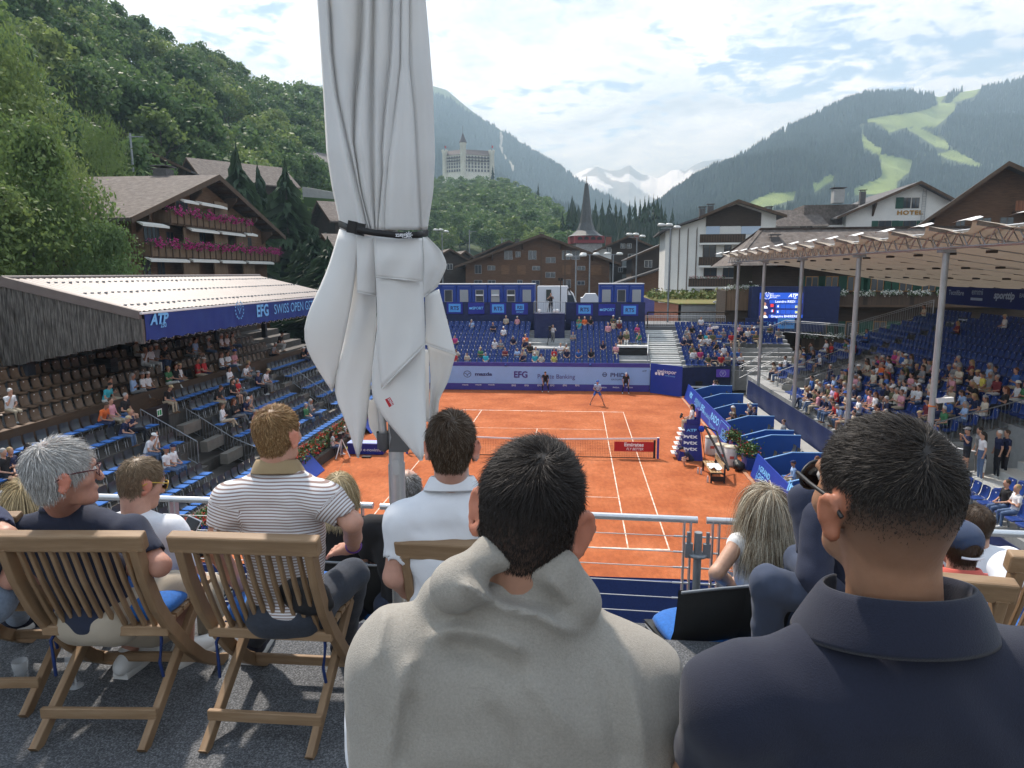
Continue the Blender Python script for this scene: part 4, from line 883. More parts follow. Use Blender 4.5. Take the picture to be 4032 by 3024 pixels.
# ------------------------------------------------------------------ spectators
pr_ = random.Random(11); TK = list(TOPS); WT = dict(white=9, black=4, navy=5, blue=3, sky=3, grey=4, beige=3, red=2, maroon=1, orange=1, pink=3, green=2, yellow=1, olive=2, teal=1, lilac=1, magenta=1, cream=3)
def rtop(): return pr_.choices(TK, [WT[k] for k in TK])[0]
CW = dict(sky='pale blue', lilac='lilac', cream='cream')
cnt = {}
def spectator(loc, rz, where, mesh_kw=None, top=None, bot=None, hair=None, hat=None, skin=None, scale=None):
    kw = mesh_kw if mesh_kw is not None else pr_.choice(SEATED); top = top or rtop(); hat_c = hat or pr_.choice(['white', 'white', 'straw', 'navy', 'grey', 'blue'])
    fw = np.array([-math.sin(rz), math.cos(rz), 0])
    o = place_person(np.array(loc)+fw*.1, rz+pr_.uniform(-.2, .2), pmesh('sit', **kw), top, bot if bot is not None else pr_.choice([0, 0, 1, 1, 2, 3, 4, 5]), hair if hair is not None else pr_.choice([0, 0, 1, 1, 2, 2, 3, 4, 5]), skin or pr_.choice([SKIN, SKIN, SKIN, SKIN2, SKIN2]), pr_.choice([0, 1, 2]), hat_c, scale or pr_.uniform(.93, 1.05))
    h = ', %s %s' % (hat_c, 'cap' if kw.get('hat') == 'cap' else 'hat') if kw.get('hat') else ''
    PEOPLE.append((o, where, CW.get(top, top)+' top'+h)); return o
OCC = []
for (loc, rz, i), st in allseats:
    x, y, z = loc
    if not inframe(loc, 30): continue
    if st == 'far': p = .0 if x < -9.5 else (.13+.02*(9-i)/3 if x < -1.5 else (.3 if x < 8.2 else (.62 if i < 8 else .12)))
    else:
        n = i; p = .05 if n < 7 else (.12 if n < 9 else (.62 if -5 < y < 8.2 else (.3 if y > 12 else .12)))
        if n >= 9 and y < -5: p = .1
        if n == 8 and -4 < y < 6: p = .2
    if pr_.random() < p*.76: OCC.append((loc, rz, i, st))
rowc = {}
for loc, rz, i, st in OCC: rowc.setdefault((st, i), []).append((loc, rz))
for (st, i), L_ in sorted(rowc.items()):
    L_.sort(key=lambda q: depth_px(q[0])[1])
    for j, (loc, rz) in enumerate(L_):
        rn = ORD[i] if st == 'far' else ORD[16-i]
        spectator(loc, rz, '%s row of %s stand, %s from left' % (rn, st, nthw(j)))
# left stand, one by one (pixel of the head -> place along the row)
LP = [(5, 650, 920, 'orange'), (5, 720, 905, 'pink'), (5, 812, 890, 'black'), (4, 790, 1030, 'navy'), (4, 855, 1040, 'navy'), (3, 958, 1170, 'white'), (3, 1000, 1118, 'white'), (2, 1095, 1292, 'white'), (2, 1140, 1275, 'white'), (5, 1090, 830, 'black'), (4, 1430, 830, 'black'), (3, 1472, 955, 'white'), (3, 1556, 970, 'black'), (3, 1610, 890, 'navy'), (3, 1645, 890, 'grey'), (2, 1690, 985, 'pink'), (2, 1720, 1000, 'maroon'), (5, 1520, 680, 'white'), (5, 1612, 655, 'white'), (5, 1650, 660, 'grey'), (4, 1748, 720, 'white'), (4, 1715, 760, 'navy'), (1, 2035, 935, 'green'), (1, 2068, 918, 'grey'), (5, 2020, 640, 'black'), (5, 2045, 640, 'navy'), (4, 45, 1262, 'navy'), (4, 135, 1240, 'navy'), (4, 5, 1315, 'black'), (4, 1575, 790, 'red'), (4, 1545, 800, 'black'),
      (6, 930, 680, 'white'), (6, 967, 660, 'white'), (6, 1112, 712, 'green'), (6, 1162, 695, 'black'), (6, 1187, 672, 'white'), (6, 1308, 650, 'red'), (6, 1350, 642, 'red'), (6, 1470, 620, 'white'), (6, 1512, 612, 'white'), (6, 1552, 600, 'pink'), (8, 945, 590, 'white'), (8, 995, 582, 'white'), (8, 1032, 575, 'grey'), (8, 1065, 572, 'black'), (9, 900, 565, 'beige'), (8, 1240, 540, 'black'), (8, 1290, 532, 'sky'), (8, 1378, 520, 'grey'), (8, 1470, 492, 'white'), (8, 1508, 490, 'white'), (8, 1546, 490, 'beige'), (6, 1802, 500, 'grey'), (6, 685, 835, 'teal'), (6, 720, 820, 'black'), (6, 875, 780, 'sky'), (7, 15, 700, 'white'), (10, 540, 650, 'white'), (10, 1020, 530, 'cream'), (7, 1855, 470, 'black')]
LRW = L_ROWS+T_ROWS; lpc = {}
LP.sort(key=lambda q: (q[0], atx(*r4(q[1], q[2]), LRW[q[0]][0])[1]))
for k, px, py, top in LP:
    x, zt = LRW[k]; y = atx(*r4(px, py), x)[1]; lpc[k] = lpc.get(k, 0)+1
    kw = pr_.choice(SEATED)
    if (k, px) in ((3, 958), (4, 790), (5, 1090), (4, 1748)): kw = dict(arms='knee', lean=.38, hat='cap')
    spectator((x, y, zt-.82), -PI/2, '%s row of left stand, %s from near end' % (ORD[k], nthw(lpc[k]-1)), kw, top, hair=3 if (k, px) == (4, 45) else None, hat='white' if px in (958, 1000) else None)
# boxes on the right: chairs and people
def zq(a, b): return 2550+a/3.687, 1480+b/3.687
bxn = 0
for bi, (ya, yb) in enumerate(zip(parts_y[:-1], parts_y[1:])):
    if abs(ya-yb) < 2: continue
    cu = bi in (0, 1, 6, 7)
    for ri, x in enumerate((11.5, 12.55)):
        for k in range(4):
            y = yb+.5+k*.62; bxn += 1
            if ri == 0 and k == 3 and bi % 2: continue
            grey_chair((x, y, .12+.16*ri), PI/2, 'grey chair in the %s court box, %s row, %s from its near end' % (nth[bi], ('front', 'back')[ri], nthw(k)), 'grey chairs in the court boxes', False, cu, 'box_chair')
            occ = {2: .75, 1: .12, 6: .55, 7: .7, 0: .0, 3: .0, 4: .0, 5: .0}.get(bi, .1)
            if pr_.random() < occ: spectator((x, y, .12+.16*ri), PI/2, '%s court box, %s row, place %s' % (nth[bi].replace('est', 'est'), ('front', 'back')[ri], nthw(k)))
spectator((13.0, 1.55, .5), PI/2, 'walkway seat behind the empty court boxes', dict(arms='lap'), 'grey', hair=1)
for o, where, look in PEOPLE: tag(o, 'spectator in %s, %s' % (look, where), 'person', 'seated spectators')
# ------------------------------------------------------------------ people at work on and round the court
def standing(loc, rz, label, top, bot=2, hairc=0, shoe=0, hatc='white', skin=None, scale=1., **kw): return place_person(loc, rz, pmesh('stand', **kw), top, bot, hairc, skin, shoe, hatc, scale, label)
SHB = M('shorts_blue', (.03, .11, .42), rough=.8); 
pl_ = standing(atz(*z6(1440, 1205), 0), PI, 'tennis player in pale blue shirt and blue shorts crouching to receive', 'sky', SHB, 1, 1, 'blue', arms='racket', legs='wide', hat='cap', shorts=True, lean=.3, scale=1.05)
q = np.array(atz(*z6(1440, 1205), 0)); rk = empty('tennis_racket', tuple(q+(.1, -.55, .95)), 'racket held in front by the receiving player', 'racket'); q = q+np.array([-.05, -.38, .98])
MB().tube([q, q+(-.1, -.1, .32)], .016).build('handle', BLACK, rk); MB().tube([q+np.array([-.1, -.1, .32])+np.array([.12*math.cos(t), -.06+.06*math.sin(t)*0, .16+.16*math.sin(t)]) for t in np.linspace(0, 2*PI, 15)], .012, 6, cap=False).build('hoop', BLACK, rk)
standing(atz(*z6(990, 1092), 0), PI, 'line judge in black bending forward under the centre of the backboard', 'black', 2, 1, 0, arms='thigh', legs='crouch', lean=.45)
standing(atz(*z6(1688, 1105), 0), PI, 'line judge in black bending forward near the clock', 'black', 2, 4, 0, arms='thigh', legs='crouch', lean=.45, hat=None)
standing(atz(*z6(205, 1065), 0), PI, 'ball person in black standing under the backboard beside the umbrella', 'black', 2, 0, 0, arms='hang', shorts=True, skin=SKIN2, scale=.95)
standing(atz(*z6(1797, 1086), 0), PI, 'ball person in black standing next to the folding chair', 'black', 2, 1, 0, arms='hang', scale=.93)
# umpire chair
uc = empty('umpire_chair', (7.9, .3, 0), 'tall blue clad umpire chair with steps beside the net', 'umpire chair'); UB = M('umpire_blue', (.012, .02, .2), rough=.5, nz=(2, .1))
bt = [(7.35, -.35, .02), (8.55, -.35, .02), (8.55, .85, .02), (7.35, .85, .02)]; tp = [(7.75, -.05, 1.8), (8.4, -.05, 1.8), (8.4, .55, 1.8), (7.75, .55, 1.8)]
MB().add(bt+tp, _BOXF).build('skirt', UB, uc); MB().bb((8.3, -.08, 1.8), (8.42, .58, 2.5)).build('backrest', UB, uc); MB().bb((7.75, -.08, 1.8), (8.3, -.02, 2.05)).build('armrest', UB, uc); MB().bb((7.75, .52, 1.8), (8.3, .58, 2.05)).build('armrest', UB, uc)
for k in range(6): f = k/6; MB().box((7.22+.42*f, .25, .28+1.45*f), (.26, .62, .04)).build('step', WHITE, uc)
sd = np.array([0, .3, 1.78]); sd /= np.linalg.norm(sd)
for t, z, h, mt in (('ATP', 1.45, .13, CYAN), ('vtx', 1.12, .2, WPRINT), ('vtx', .82, .2, WPRINT), ('vtx', .52, .2, WPRINT)): lettering(t, uc, (8.0, -.35+.3*z/1.8-.012, z), (1, 0, 0), sd, h, mt, .03, sx=1.5)
for z in (1.12, .82, .52): MB().prism([(7.62, -.365+.3*z/1.8, z), (7.8, -.365+.3*(z+.09)/1.8, z+.09), (7.62, -.365+.3*(z+.18)/1.8, z+.18)], (0, .003, 0)).build('logo_mark', WPRINT, uc)
um = place_person((8.05, .25, 1.42), PI/2, pmesh('sit', arms='lap', hair='long', female=True), 'white', 0, 0, None, 0, 'white', 1., 'chair umpire in white shirt seated high on the blue umpire chair')
tb = empty('umpire_tablet', (7.55, .1, 2.1), 'tablet on an arm in front of the chair umpire', 'tablet'); MB().box((7.5, .1, 2.2), (.04, .32, .24), ry3(.4)).build('screen', BLACK, tb); MB().tube([(7.8, .5, 1.9), (7.55, .15, 2.15)], .02).build('arm', BLACK, tb)
mc = empty('microphone', (8.35, -.5, 1.5), 'large blue foam microphone by the umpire chair', 'microphone'); MB().lathe([(0, -.17), (.12, -.12), (.16, 0), (.12, .12), (0, .17)], (8.45, -.25, 1.62), 12).build('foam', M('foam_blue', (.01, .05, .45), rough=.9), mc); MB().tube([(8.45, -.25, 1.5), (8.75, .1, 0)], .015).build('stand', BLACK, mc)
kn = place_person(atz(*zq(640, 1300), 0)+np.array([0, 0, -.22]), PI/2, pmesh('sit', arms='knee', lean=.75, legs='tuck', hat='cap', shorts=True), 'navy', 2, 0, None, 0, 'navy', 1., 'ball person in dark clothes kneeling by the umpire chair')
# players bench with folded canopy frame
pb2 = empty('player_bench', (8.5, -3, 0), 'wooden player bench in a black frame beside the umpire chair', 'bench'); BW = M('bench_wood', (.42, .27, .13), rough=.5, nz=(3, .2, None, (4, .3, 4)))
for k in range(4): MB().box((8.3+k*.13, -3.0, .47), (.1, 2.0, .035)).build('slat', BW, pb2)
for k in range(2): MB().box((8.83, -3.0, .66+k*.15), (.035, 2.0, .11)).build('backrest_slat', BW, pb2)
for y in (-4.0, -2.0):
    MB().box((8.28, y, .22), (.07, .07, .45)).build('leg', BLACK, pb2); MB().box((8.85, y, .42), (.07, .07, .85)).build('leg', BLACK, pb2); MB().box((8.55, y, .44), (.65, .06, .05)).build('rail', BLACK, pb2)
MB().box((8.55, -4.03, .2), (.62, .03, .22)).build('end_panel', BLACK, pb2); MB().bar((9.0, -4.0, .6), (8.35, -1.6, 2.05), .07, .09).build('canopy_arm', BLACK, pb2); MB().bar((9.05, -3.9, .6), (8.95, -1.4, 1.75), .06, .08).build('canopy_arm', BLACK, pb2); MB().bar((8.35, -1.6, 2.05), (8.95, -1.4, 1.75), .06, .06).build('canopy_bar', BLACK, pb2)
tw = MB().grid([[(8.3+.14*i, -3.7+.16*j, .52+.09*math.sin(i*1.9+j)*math.cos(j*1.3)+.05) for j in range(7)] for i in range(5)]).build('towel', M('towel_white', (.72, .75, .8), rough=.95, bump=(40, .5, .02)), None, 'crumpled white towel lying on the player bench', 'towel', base=(8.5, -3.2, .5))
for k, (x, y) in enumerate(((7.95, -2.55), (8.08, -2.65), (8.15, -3.9))):
    e = empty('water_bottle', (x, y, 0), 'clear water bottle standing on the clay, %s of the three by the bench' % ('farthest', 'middle', 'nearest')[k], 'bottle'); MB().lathe([(.0, 0), (.045, .0), (.045, .2), (.02, .26), (.02, .28)], (x, y, 0), 10).build('body', M('bottle_clear', (.6, .65, .7), rough=.1, alpha=.6), e); MB().lathe([(.022, .27), (.022, .3), (0, .3)], (x, y, 0), 8).build('cap', WPRINT, e)
for k, (x, y) in enumerate(((9.2, 1.05), (9.4, -.55), (9.75, -.95))):
    e = empty('cooler_barrel', (x, y, 0), 'white cooler barrel by the court banner, %s of three' % ('farthest', 'middle', 'nearest')[k], 'barrel'); MB().lathe([(0, 0), (.3, 0), (.31, .1), (.31, .88), (.27, .92)], (x, y, 0), 20).build('body', M('barrel_white', (.62, .6, .58), rough=.45, nz=(4, .1)), e); MB().lathe([(.32, .9), (.32, .95), (0, .98)], (x, y, 0), 20).build('lid', M('barrel_lid', (.6, .53, .4), rough=.5), e); MB().box((x, y-.308, .45), (.2, .012, .14)).build('emblem', M('emblem_red', (.5, .1, .08)), e)
e = empty('sports_bag', (9.95, -1.9, 0), 'black sports bag on the ground by the geranium box', 'bag'); me = sdf_mesh('body', [e_((9.95, -1.9, .22), (.27, .3, .24)), e_((9.9, -1.7, .3), (.2, .2, .2), 0, .05)], .04, BLACK); me.transform(Matrix.Translation((-9.95, 1.9, 0))); link('body', me, e); MB().tube([(9.9, -2.1, .3), (9.85, -1.95, .6), (9.9, -1.7, .42)], .02).build('strap', BLACK, e)
for k, (x, y, s) in enumerate(((10.45, 1.55, .42), (10.45, -1.35, .55))):
    e = empty('geranium_box', (x, y, 0), 'box of red geraniums at the gap in the court banners, %s one' % ('farther', 'nearer')[k], 'flower box'); MB().box((x+.1, y, .3), (.5, 1.0, .55)).build('box', BLUE2, e)
    flower_mass('geranium_foliage', lambda g_, n, o_, x=x, y=y, s=s: np.stack([x+g_.normal(0, s*.45, n), y+g_.normal(0, s*.7, n), .85+np.abs(g_.normal(0, s*.4, n))-.2*g_.uniform(0, 1, n)], 1), 900, 60, FRED, .06, .04, e, seed=20+k, cluster=4)
# left side: sponsor box, camera crew
e = empty('sponsor_box', (-8.4, -.2, 0), 'blue sponsor box on the clay behind the umbrella', 'box'); MB().bb((-9.4, -.45, .03), (-7.55, .2, .58)).build('case', UB, e); MB().bb((-9.42, -.47, .58), (-7.53, .22, .62)).build('lid', M('lid_pale', (.35, .42, .75), rough=.5), e); lettering('e-novinfo', e, (-8.1, -.465, .2), (1, 0, 0), (0, 0, 1), .17, WPRINT, .0, sx=1.05); ring(e, (-8.75, -.462, .28), .1, .1, .3, WPRINT)
laurel(e, (-7.535, -.12, .3), .16, WPRINT, (0, 1, 0)); MB().box((-8.25, -.95, .04), (.45, .3, .06)).build('speaker_wedge', BLACK, None, 'flat black box lying in front of the blue sponsor box', 'box', base=(-8.25, -.95, .01))
def zl(a, b): return 1050+a/4.148, 1500+b/4.148
q = np.array(atz(*zl(1060, 1270), 0)); w1 = place_person(q+(-.1, .5, 0), -.9, pmesh('sit', arms='lap', hair='long', female=True), 'white', 1, 0, None, 0, 'white', 1., 'camera operator with long dark hair in white shirt seated by the planter')
q2 = np.array(atz(*zl(1330, 1060), 0)); w2 = place_person(q2+(-.3, .2, 0), -1.3, pmesh('sit', arms='knee', lean=.2, hat='cap', shorts=True), 'white', 4, 0, None, 0, 'straw', 1., 'cameraman in white vest and cap seated behind the umbrella')
for k, (p0, lab) in enumerate(((q+(-.1, .5, 0), 'under the seated camera woman'), (q2+(-.3, .2, 0), 'under the cameraman behind the umbrella'))):
    e = empty('stool', tuple(p0), 'small black stool %s' % lab, 'stool'); p0 = np.array(p0); MB().box(p0+(0, 0, .41), (.36, .36, .05)).build('seat', BLACK, e)
    for a in (-.15, .15):
        for b in (-.15, .15): MB().tube([p0+(a, b, 0), p0+(a, b, .4)], .015).build('leg', BLACK, e)
def tripod(c, lab, leg, h=1.15):
    c = np.array(c); e = empty('video_camera', tuple(c), lab, 'camera')
    for a in (0, 2.1, 4.2): MB().tube([c+(.42*math.cos(a), .42*math.sin(a), 0), c+(0, 0, h*.85)], .025).build('leg', leg, e)
    MB().box(c+(0, 0, h), (.22, .5, .26)).build('body', BLACK, e); MB().tube([c+(0, .25, h), c+(0, .5, h)], .075).build('lens', BLACK, e); MB().box(c+(.16, -.1, h+.12), (.12, .2, .14)).build('viewfinder', BLACK, e); MB().tube([c+(-.1, -.2, h-.1), c+(-.25, -.6, h-.2)], .015).build('pan_bar', BLACK, e)
    return e
tripod(q+(.45, .3, 0), 'camera on pale tripod in front of the seated woman on the left', WHITE); tripod(q2+(.25, .35, 0), 'camera on tripod beside the cameraman behind the umbrella', BLACK)
e = MB().tube([np.array(atz(*zl(1390, 1100), .04))+np.array([.35*math.cos(t)*(1-.02*t), .3*math.sin(t), .02*t/6]) for t in np.linspace(0, 30, 120)], .03, 6).build('hose_coil', M('hose_yellow', (.65, .6, .05), rough=.5), None, 'coiled yellow hose on the clay by the camera crew', 'hose', base=tuple(atz(*zl(1390, 1100), 0)))
# far cameras
tripod((.0, 25.6, 3.05), 'camera on tripod in front of the navy tower', BLACK, 1.5); standing((.25, 26.1, 3.05), PI, 'cameraman in white shirt behind the tripod at the navy tower', 'white', 4, 0, 1, arms='up')
tripod((-.1, 27.1, 5.72), 'covered camera on top of the navy tower', M('camera_cover', (.22, .2, .18), rough=.9), 1.2); standing((0, 27.6, 5.72), PI, 'cameraman in dark clothes on top of the navy tower', 'black', 2, 0, 1, arms='up')
for k, x in enumerate((-.95, .35, .62)): MB().lathe([(0, -.16), (.12, -.16), (.16, .1), (0, .16)], (x, 26.5, 5.95), 10).build('floodlight', WHITE, None, 'small white lamp at the front of the navy tower, %s of three' % ('leftmost', 'middle', 'rightmost')[k], 'lamp', base=(x, 26.5, 5.8))
e = empty('table', (11.6, 18.3, 0), 'small white table with a laptop in the far right corner', 'table'); MB().box((11.6, 18.4, .72), (1.5, .6, .04)).build('top', WHITE, e)
for a in (-.65, .65): MB().box((11.6+a, 18.4, .35), (.05, .5, .7)).build('leg', STEEL, e)
MB().box((11.5, 18.5, .95), (.5, .04, .36), rx3(.2)).build('laptop_screen', BLACK, None, 'open laptop on the white table in the far corner', 'laptop', base=(11.5, 18.5, .74))
spectator((12.6, 17.7, 0), PI*.6, 'chair at the laptop table'); spectator((13.0, 17.9, 0), PI*.6, 'second chair at the laptop table')
tag(PEOPLE[-2][0], 'helper nearest to the laptop table in the far right corner', 'person'); tag(PEOPLE[-1][0], 'helper behind the first one at the laptop table', 'person')
# people standing in the right stairways
for a, b, top, lab, kw in ((1325, 1160, 'navy', 'steward in dark clothes standing at the stairway of the right stand', dict(arms='hang')),):
    standing((17.6, 8.9, 1.98), 1.9, lab, top, 5, 4, 1, **kw)
nv = [((730, 800), 'navy', 2, 0, dict(arms='up', hat='cap', shorts=True), 'woman in navy with a cap standing by the white rope on the right'), ((900, 800), 'grey', 4, 0, dict(arms='hang'), 'man in grey shirt standing in the right stairway'), ((940, 880), 'white', 1, 0, dict(arms='hang', hair='long', female=True), 'woman in white with a bag standing in the right stairway'), ((1180, 850), 'navy', 2, 4, dict(arms='hang'), 'grey haired man in navy waiting in the right stairway'), ((1290, 850), 'navy', 2, 1, dict(arms='hang'), 'person in navy seen from behind in the right stairway')]
def zn(a, b): return 3600+a/3.6875, 1650+b/3.6875
for (a, b), top, bo, hr, kw, lab in nv: standing(atz(*zn(a, b), 1.9), 1.5, lab, top, bo, hr, 0, 'grey', **kw)
standing(atz(*zn(975, 925), 1.75), 1.5, 'small girl in a white dress standing at the rope on the right', 'white', BOTM[3], 0, 0, arms='up', hair='long', female=True, shorts=True, scale=.62)
MB().tube([(16.5, -6.3, 3.0), (16.7, -7.3, 2.6), (16.8, -8.4, 2.75)], .025, 6).build('barrier_rope', WPRINT, None, 'white rope across the right stairway', 'rope', base=(16.6, -7, 2.6))
for (a, b), top, lab, kw in (((1290, 1130), 'black', 'man in black shirt and jeans seated in the front row near the right edge', dict(arms='lap')), ((1440, 1190), 'white', 'blond woman in white shirt with folded arms beside him near the right edge', dict(arms='cross', female=True))):
    p = np.array(atx(*zn(a, b), 15.44)); place_person((15.54, p[1], rr_rows[16][1]), PI/2, pmesh('sit', **kw), top, 1, 1 if top == 'black' else 3, None, 0, 'white', 1., lab)
MB().bb((20.9, -6.2, 3.4), (20.96, -4.4, 4.7)).build('stair_banner', BLUE, None, 'blue sponsor panel at the right edge of the picture', 'banner', base=(20.9, -5.3, 3.4))
# monitor cameras on the posts
for k, (u, v, y, dp) in enumerate(((3720, 1575, -9.7, .3), (2815, 1290, 20.7, .2))):
    c = np.array(aty(u, v, y-.2)); e = empty('post_camera', tuple(c), 'white camera housing strapped to a canopy post, %s one' % ('nearer', 'farther')[k], 'camera'); MB().box(c, (.52, .16, .15), ry3(-.12)).build('housing', WHITE, e); MB().box(c+(-.12, 0, -.2), (.1, .1, .28)).build('mount', BLACK, e); MB().tube([c+(-.3, .2, -.22), c+(-.3, .2, -.27)], .12, 12).build('strap', M('strap_orange', (.7, .2, .05)), e)
# ------------------------------------------------------------------ hills and mountains: each a real slope from its foot to a ridge
def interp_cols(cols, us): c = np.array(sorted(cols)); return [np.interp(us, c[:, 0], c[:, k]) for k in range(1, c.shape[1])]
def fb(P, octv=4):
    r = 0; a = 1.
    for _ in range(octv): r = r+a*vnoise(P); P = P*2.03+7.1; a *= .5
    return r
def unproj(P):
    q = P-CAM; z = q@CF; return 2016+FPX*(q@CR)/z, 1512+FPX*(q@CD)/z
def inpoly(u, v, poly):
    r = np.zeros(len(u), bool); n = len(poly)
    for i in range(n):
        (x0, y0), (x1, y1) = poly[i], poly[(i+1) % n]; c = ((y0 > v) != (y1 > v)) & (u < (x1-x0)*(v-y0)/(y1-y0+1e-12)+x0); r ^= c
    return r
class Slope:
    """cols: (u, v, D) ridge as seen, D = depth; foot depth D*fr(u) at height z0; shape exponent p"""
    def __init__(s, cols, foot, z0, p=1., rough=.0, nscale=.01, drop=0., back=.25):
        s.cols, s.foot, s.z0, s.p, s.rough, s.ns, s.drop, s.back = cols, foot, z0, p, rough, nscale, drop, back
    def at(s, u, t):
        u, t = np.asarray(u, float), np.asarray(t, float); v, D = interp_cols(s.cols, u); d = CF+np.outer((u-2016)/FPX, CR)+np.outer((v-1512)/FPX, CD); R = CAM+d*D[:, None]; H = R[:, 2]-s.drop
        f = s.foot(u) if callable(s.foot) else s.foot; k = f+(1-f)*t; xy = CAM[:2]+(R[:, :2]-CAM[:2])*k[:, None]
        tt = np.clip(t, 0, 1); z = s.z0+(H-s.z0)*tt**s.p; z = np.where(t > 1, H-(t-1)/s.back*(H-s.z0)*.35, z)
        P3 = np.stack([xy[:, 0], xy[:, 1], z], 1)
        if s.rough: w_ = np.clip(4*tt*(1.08-tt), 0, 1); P3[:, 2] += s.rough*fb(np.stack([xy[:, 0]*s.ns, xy[:, 1]*s.ns, np.zeros(len(u))], 1))*w_
        return P3
    def mesh(s, name, nu, nt, mat, u0, u1, colfn=None, label=None, kind='structure'):
        us = np.linspace(u0, u1, nu); ts = np.concatenate([np.linspace(0, 1, nt), [1+s.back]]); U, T = np.meshgrid(us, ts, indexing='ij'); V = s.at(U.ravel(), T.ravel()); k = len(ts)
        i, j = np.meshgrid(np.arange(nu-1), np.arange(k-1), indexing='ij'); F = np.stack([i*k+j, (i+1)*k+j, (i+1)*k+j+1, i*k+j+1], -1).reshape(-1, 4)
        me = fast_mesh(name, V, F, mat)
        if colfn is not None:
            at = me.color_attributes.new('Col', 'FLOAT_COLOR', 'POINT'); C = np.ones((len(V), 4), np.float32); C[:, :3] = colfn(V); at.data.foreach_set('color', C.ravel())
        return tag(link(name, me), label, None, None, kind)
z3 = lambda a, b: (2500+a/1.3825, b/1.3825)
MEADOW = [[z3(*q) for q in pl] for pl in ([(1630, 485), (1705, 490), (1665, 560), (1745, 560), (1740, 600), (1640, 690), (1470, 695), (1390, 720), (1310, 665), (1180, 665), (1300, 640), (1560, 605), (1650, 570)], [(1230, 705), (1265, 760), (1355, 820), (1330, 845), (1245, 800)], [(1335, 838), (1515, 870), (1500, 930), (1430, 990), (1420, 1055), (1135, 1060), (1250, 1000), (1345, 960)], [(560, 1125), (740, 1048), (880, 1040), (870, 1085), (640, 1150)], [(1640, 835), (1740, 815), (1915, 912), (1830, 900), (1700, 862)], [(790, 720), (855, 712), (840, 735)], [(1700, 570), (1770, 505), (1870, 470), (1900, 445), (1850, 525)], [(1480, 700), (1540, 690), (1700, 770), (1720, 815), (1640, 800)], [(1000, 640), (1070, 640), (1060, 655)], [(1490, 830), (1600, 850), (1560, 830)], [(950, 1020), (1060, 950), (1100, 960), (1000, 1040)], [(1800, 1110), (1900, 1130), (1880, 1180), (1790, 1160)])]
ridge3 = [(u*S2, v*S2, D) for u, v, D in ((1380, 465, 1450), (1430, 437, 1500), (1500, 395, 1550), (1600, 330, 1650), (1700, 275, 1750), (1800, 228, 1900), (1870, 200, 2000), (1950, 196, 2050), (2030, 200, 2150), (2100, 187, 2200), (2212, 172, 2300), (2500, 150, 2400), (2900, 190, 2400))]
m3 = Slope(ridge3, .36, 5, 1.05, 26, .004, 12)
def meadow_mask(P):
    u, v = unproj(P); r = np.zeros(len(P), bool)
    for pl in MEADOW: r |= inpoly(u, v, pl)
    return r
GRASSC, FLOORC = np.array([.19, .25, .065]), np.array([.03, .05, .022])
TERR = M('mountain_ground', attr='Col', rough=.95, nz=(.02, .25))
m3.mesh('mountain', 420, 150, TERR, 1375*S2, 2850*S2, lambda V: np.where(meadow_mask(V)[:, None], GRASSC*(1+.18*fb(V*.02)[:, None]), FLOORC), 'wooded mountain with pale green ski runs on the right')
ridge2 = [(u*S2, v*S2, D*.8) for u, v, D in ((380, 235, 3600), (500, 215, 3600), (600, 200, 3600), (650, 186, 3600), (700, 175, 3500), (800, 168, 3400), (930, 180, 3300), (965, 190, 3300), (1000, 218, 3250), (1050, 252, 3200), (1100, 280, 3150), (1150, 312, 3100), (1200, 345, 3000), (1250, 380, 2900), (1300, 407, 2800), (1340, 432, 2700), (1375, 455, 2650))]
m2 = Slope(ridge2, .3, 5, 1.0, 70, .0016, 10)
def alp(P): u, v = unproj(P); top = interp_cols(ridge2, u)[0]; return (v-top) < (60-.03*(u-1700)+80*fb(P*.006, 4))*np.clip((2500-u)/700, 0, 1)
def scar(P): u, v = unproj(P); c = 1960+(v-530)*.35+12*np.sin(v*.05); return (np.abs(u-c) < 9) & (v > 520) & (v < 690)
def c2(V): g_ = alp(V); C = np.where(g_[:, None], np.array([.07, .115, .05])*(1+.25*fb(V*.01)[:, None]), FLOORC); C[scar(V)] = (.3, .29, .24); return C
m2.mesh('mountain', 360, 130, TERR, 380*S2, 1372*S2, c2, 'steep mountain slope with green top beyond the castle hotel')
SNOWR = lambda sn, rk: (lambda V: np.where((fb(V*.002+3, 4) > sn)[:, None], np.array([.8, .82, .85]), np.array(rk)*(1+.3*fb(V*.004)[:, None])))
m1 = Slope([(u*S2, v*S2, D*.55) for u, v, D in ((400, 190, 6500), (440, 172, 6500), (480, 146, 6500), (505, 132, 6500), (525, 146, 6500), (545, 160, 6500), (575, 185, 6500), (610, 220, 6500), (660, 250, 6500))], .5, 150, 1.1, 60, .003)
m1.mesh('mountain', 120, 60, M('rock_snow', attr='Col', rough=.9), 400*S2, 660*S2, SNOWR(.75, (.2, .2, .19)), 'distant grey rocky peak above the left forest')
m4 = Slope([(u*S2, v*S2, D*.5) for u, v, D in ((1180, 415, 11000), (1240, 383, 11000), (1268, 371, 11000), (1290, 363, 11000), (1315, 366, 11000), (1338, 363, 11000), (1350, 356, 11000), (1360, 353, 11000), (1370, 362, 11000), (1385, 373, 11000), (1405, 374, 11000), (1420, 381, 11000), (1436, 377, 11000), (1450, 368, 11000), (1465, 367, 11000), (1480, 372, 11000), (1495, 362, 11000), (1520, 352, 11000), (1560, 350, 11000), (1600, 345, 11000))], .55, 100, 1.0, 95, .0018)
def c4(V):
    u, v = unproj(V); s_ = (fb(V*.0032+5, 4)+.25*np.exp(-((u-2640)/60)**2)*1.6-np.clip((v-760)/60, -.4, 2)) > .42; return np.where(s_[:, None], np.array([.82, .84, .87]), np.array([.22, .22, .21])*(1+.4*fb(V*.003)[:, None]))
m4.mesh('mountain', 200, 90, MATS['rock_snow'], 1180*S2, 1600*S2, c4, 'far snow streaked peaks in the gap of the valley')
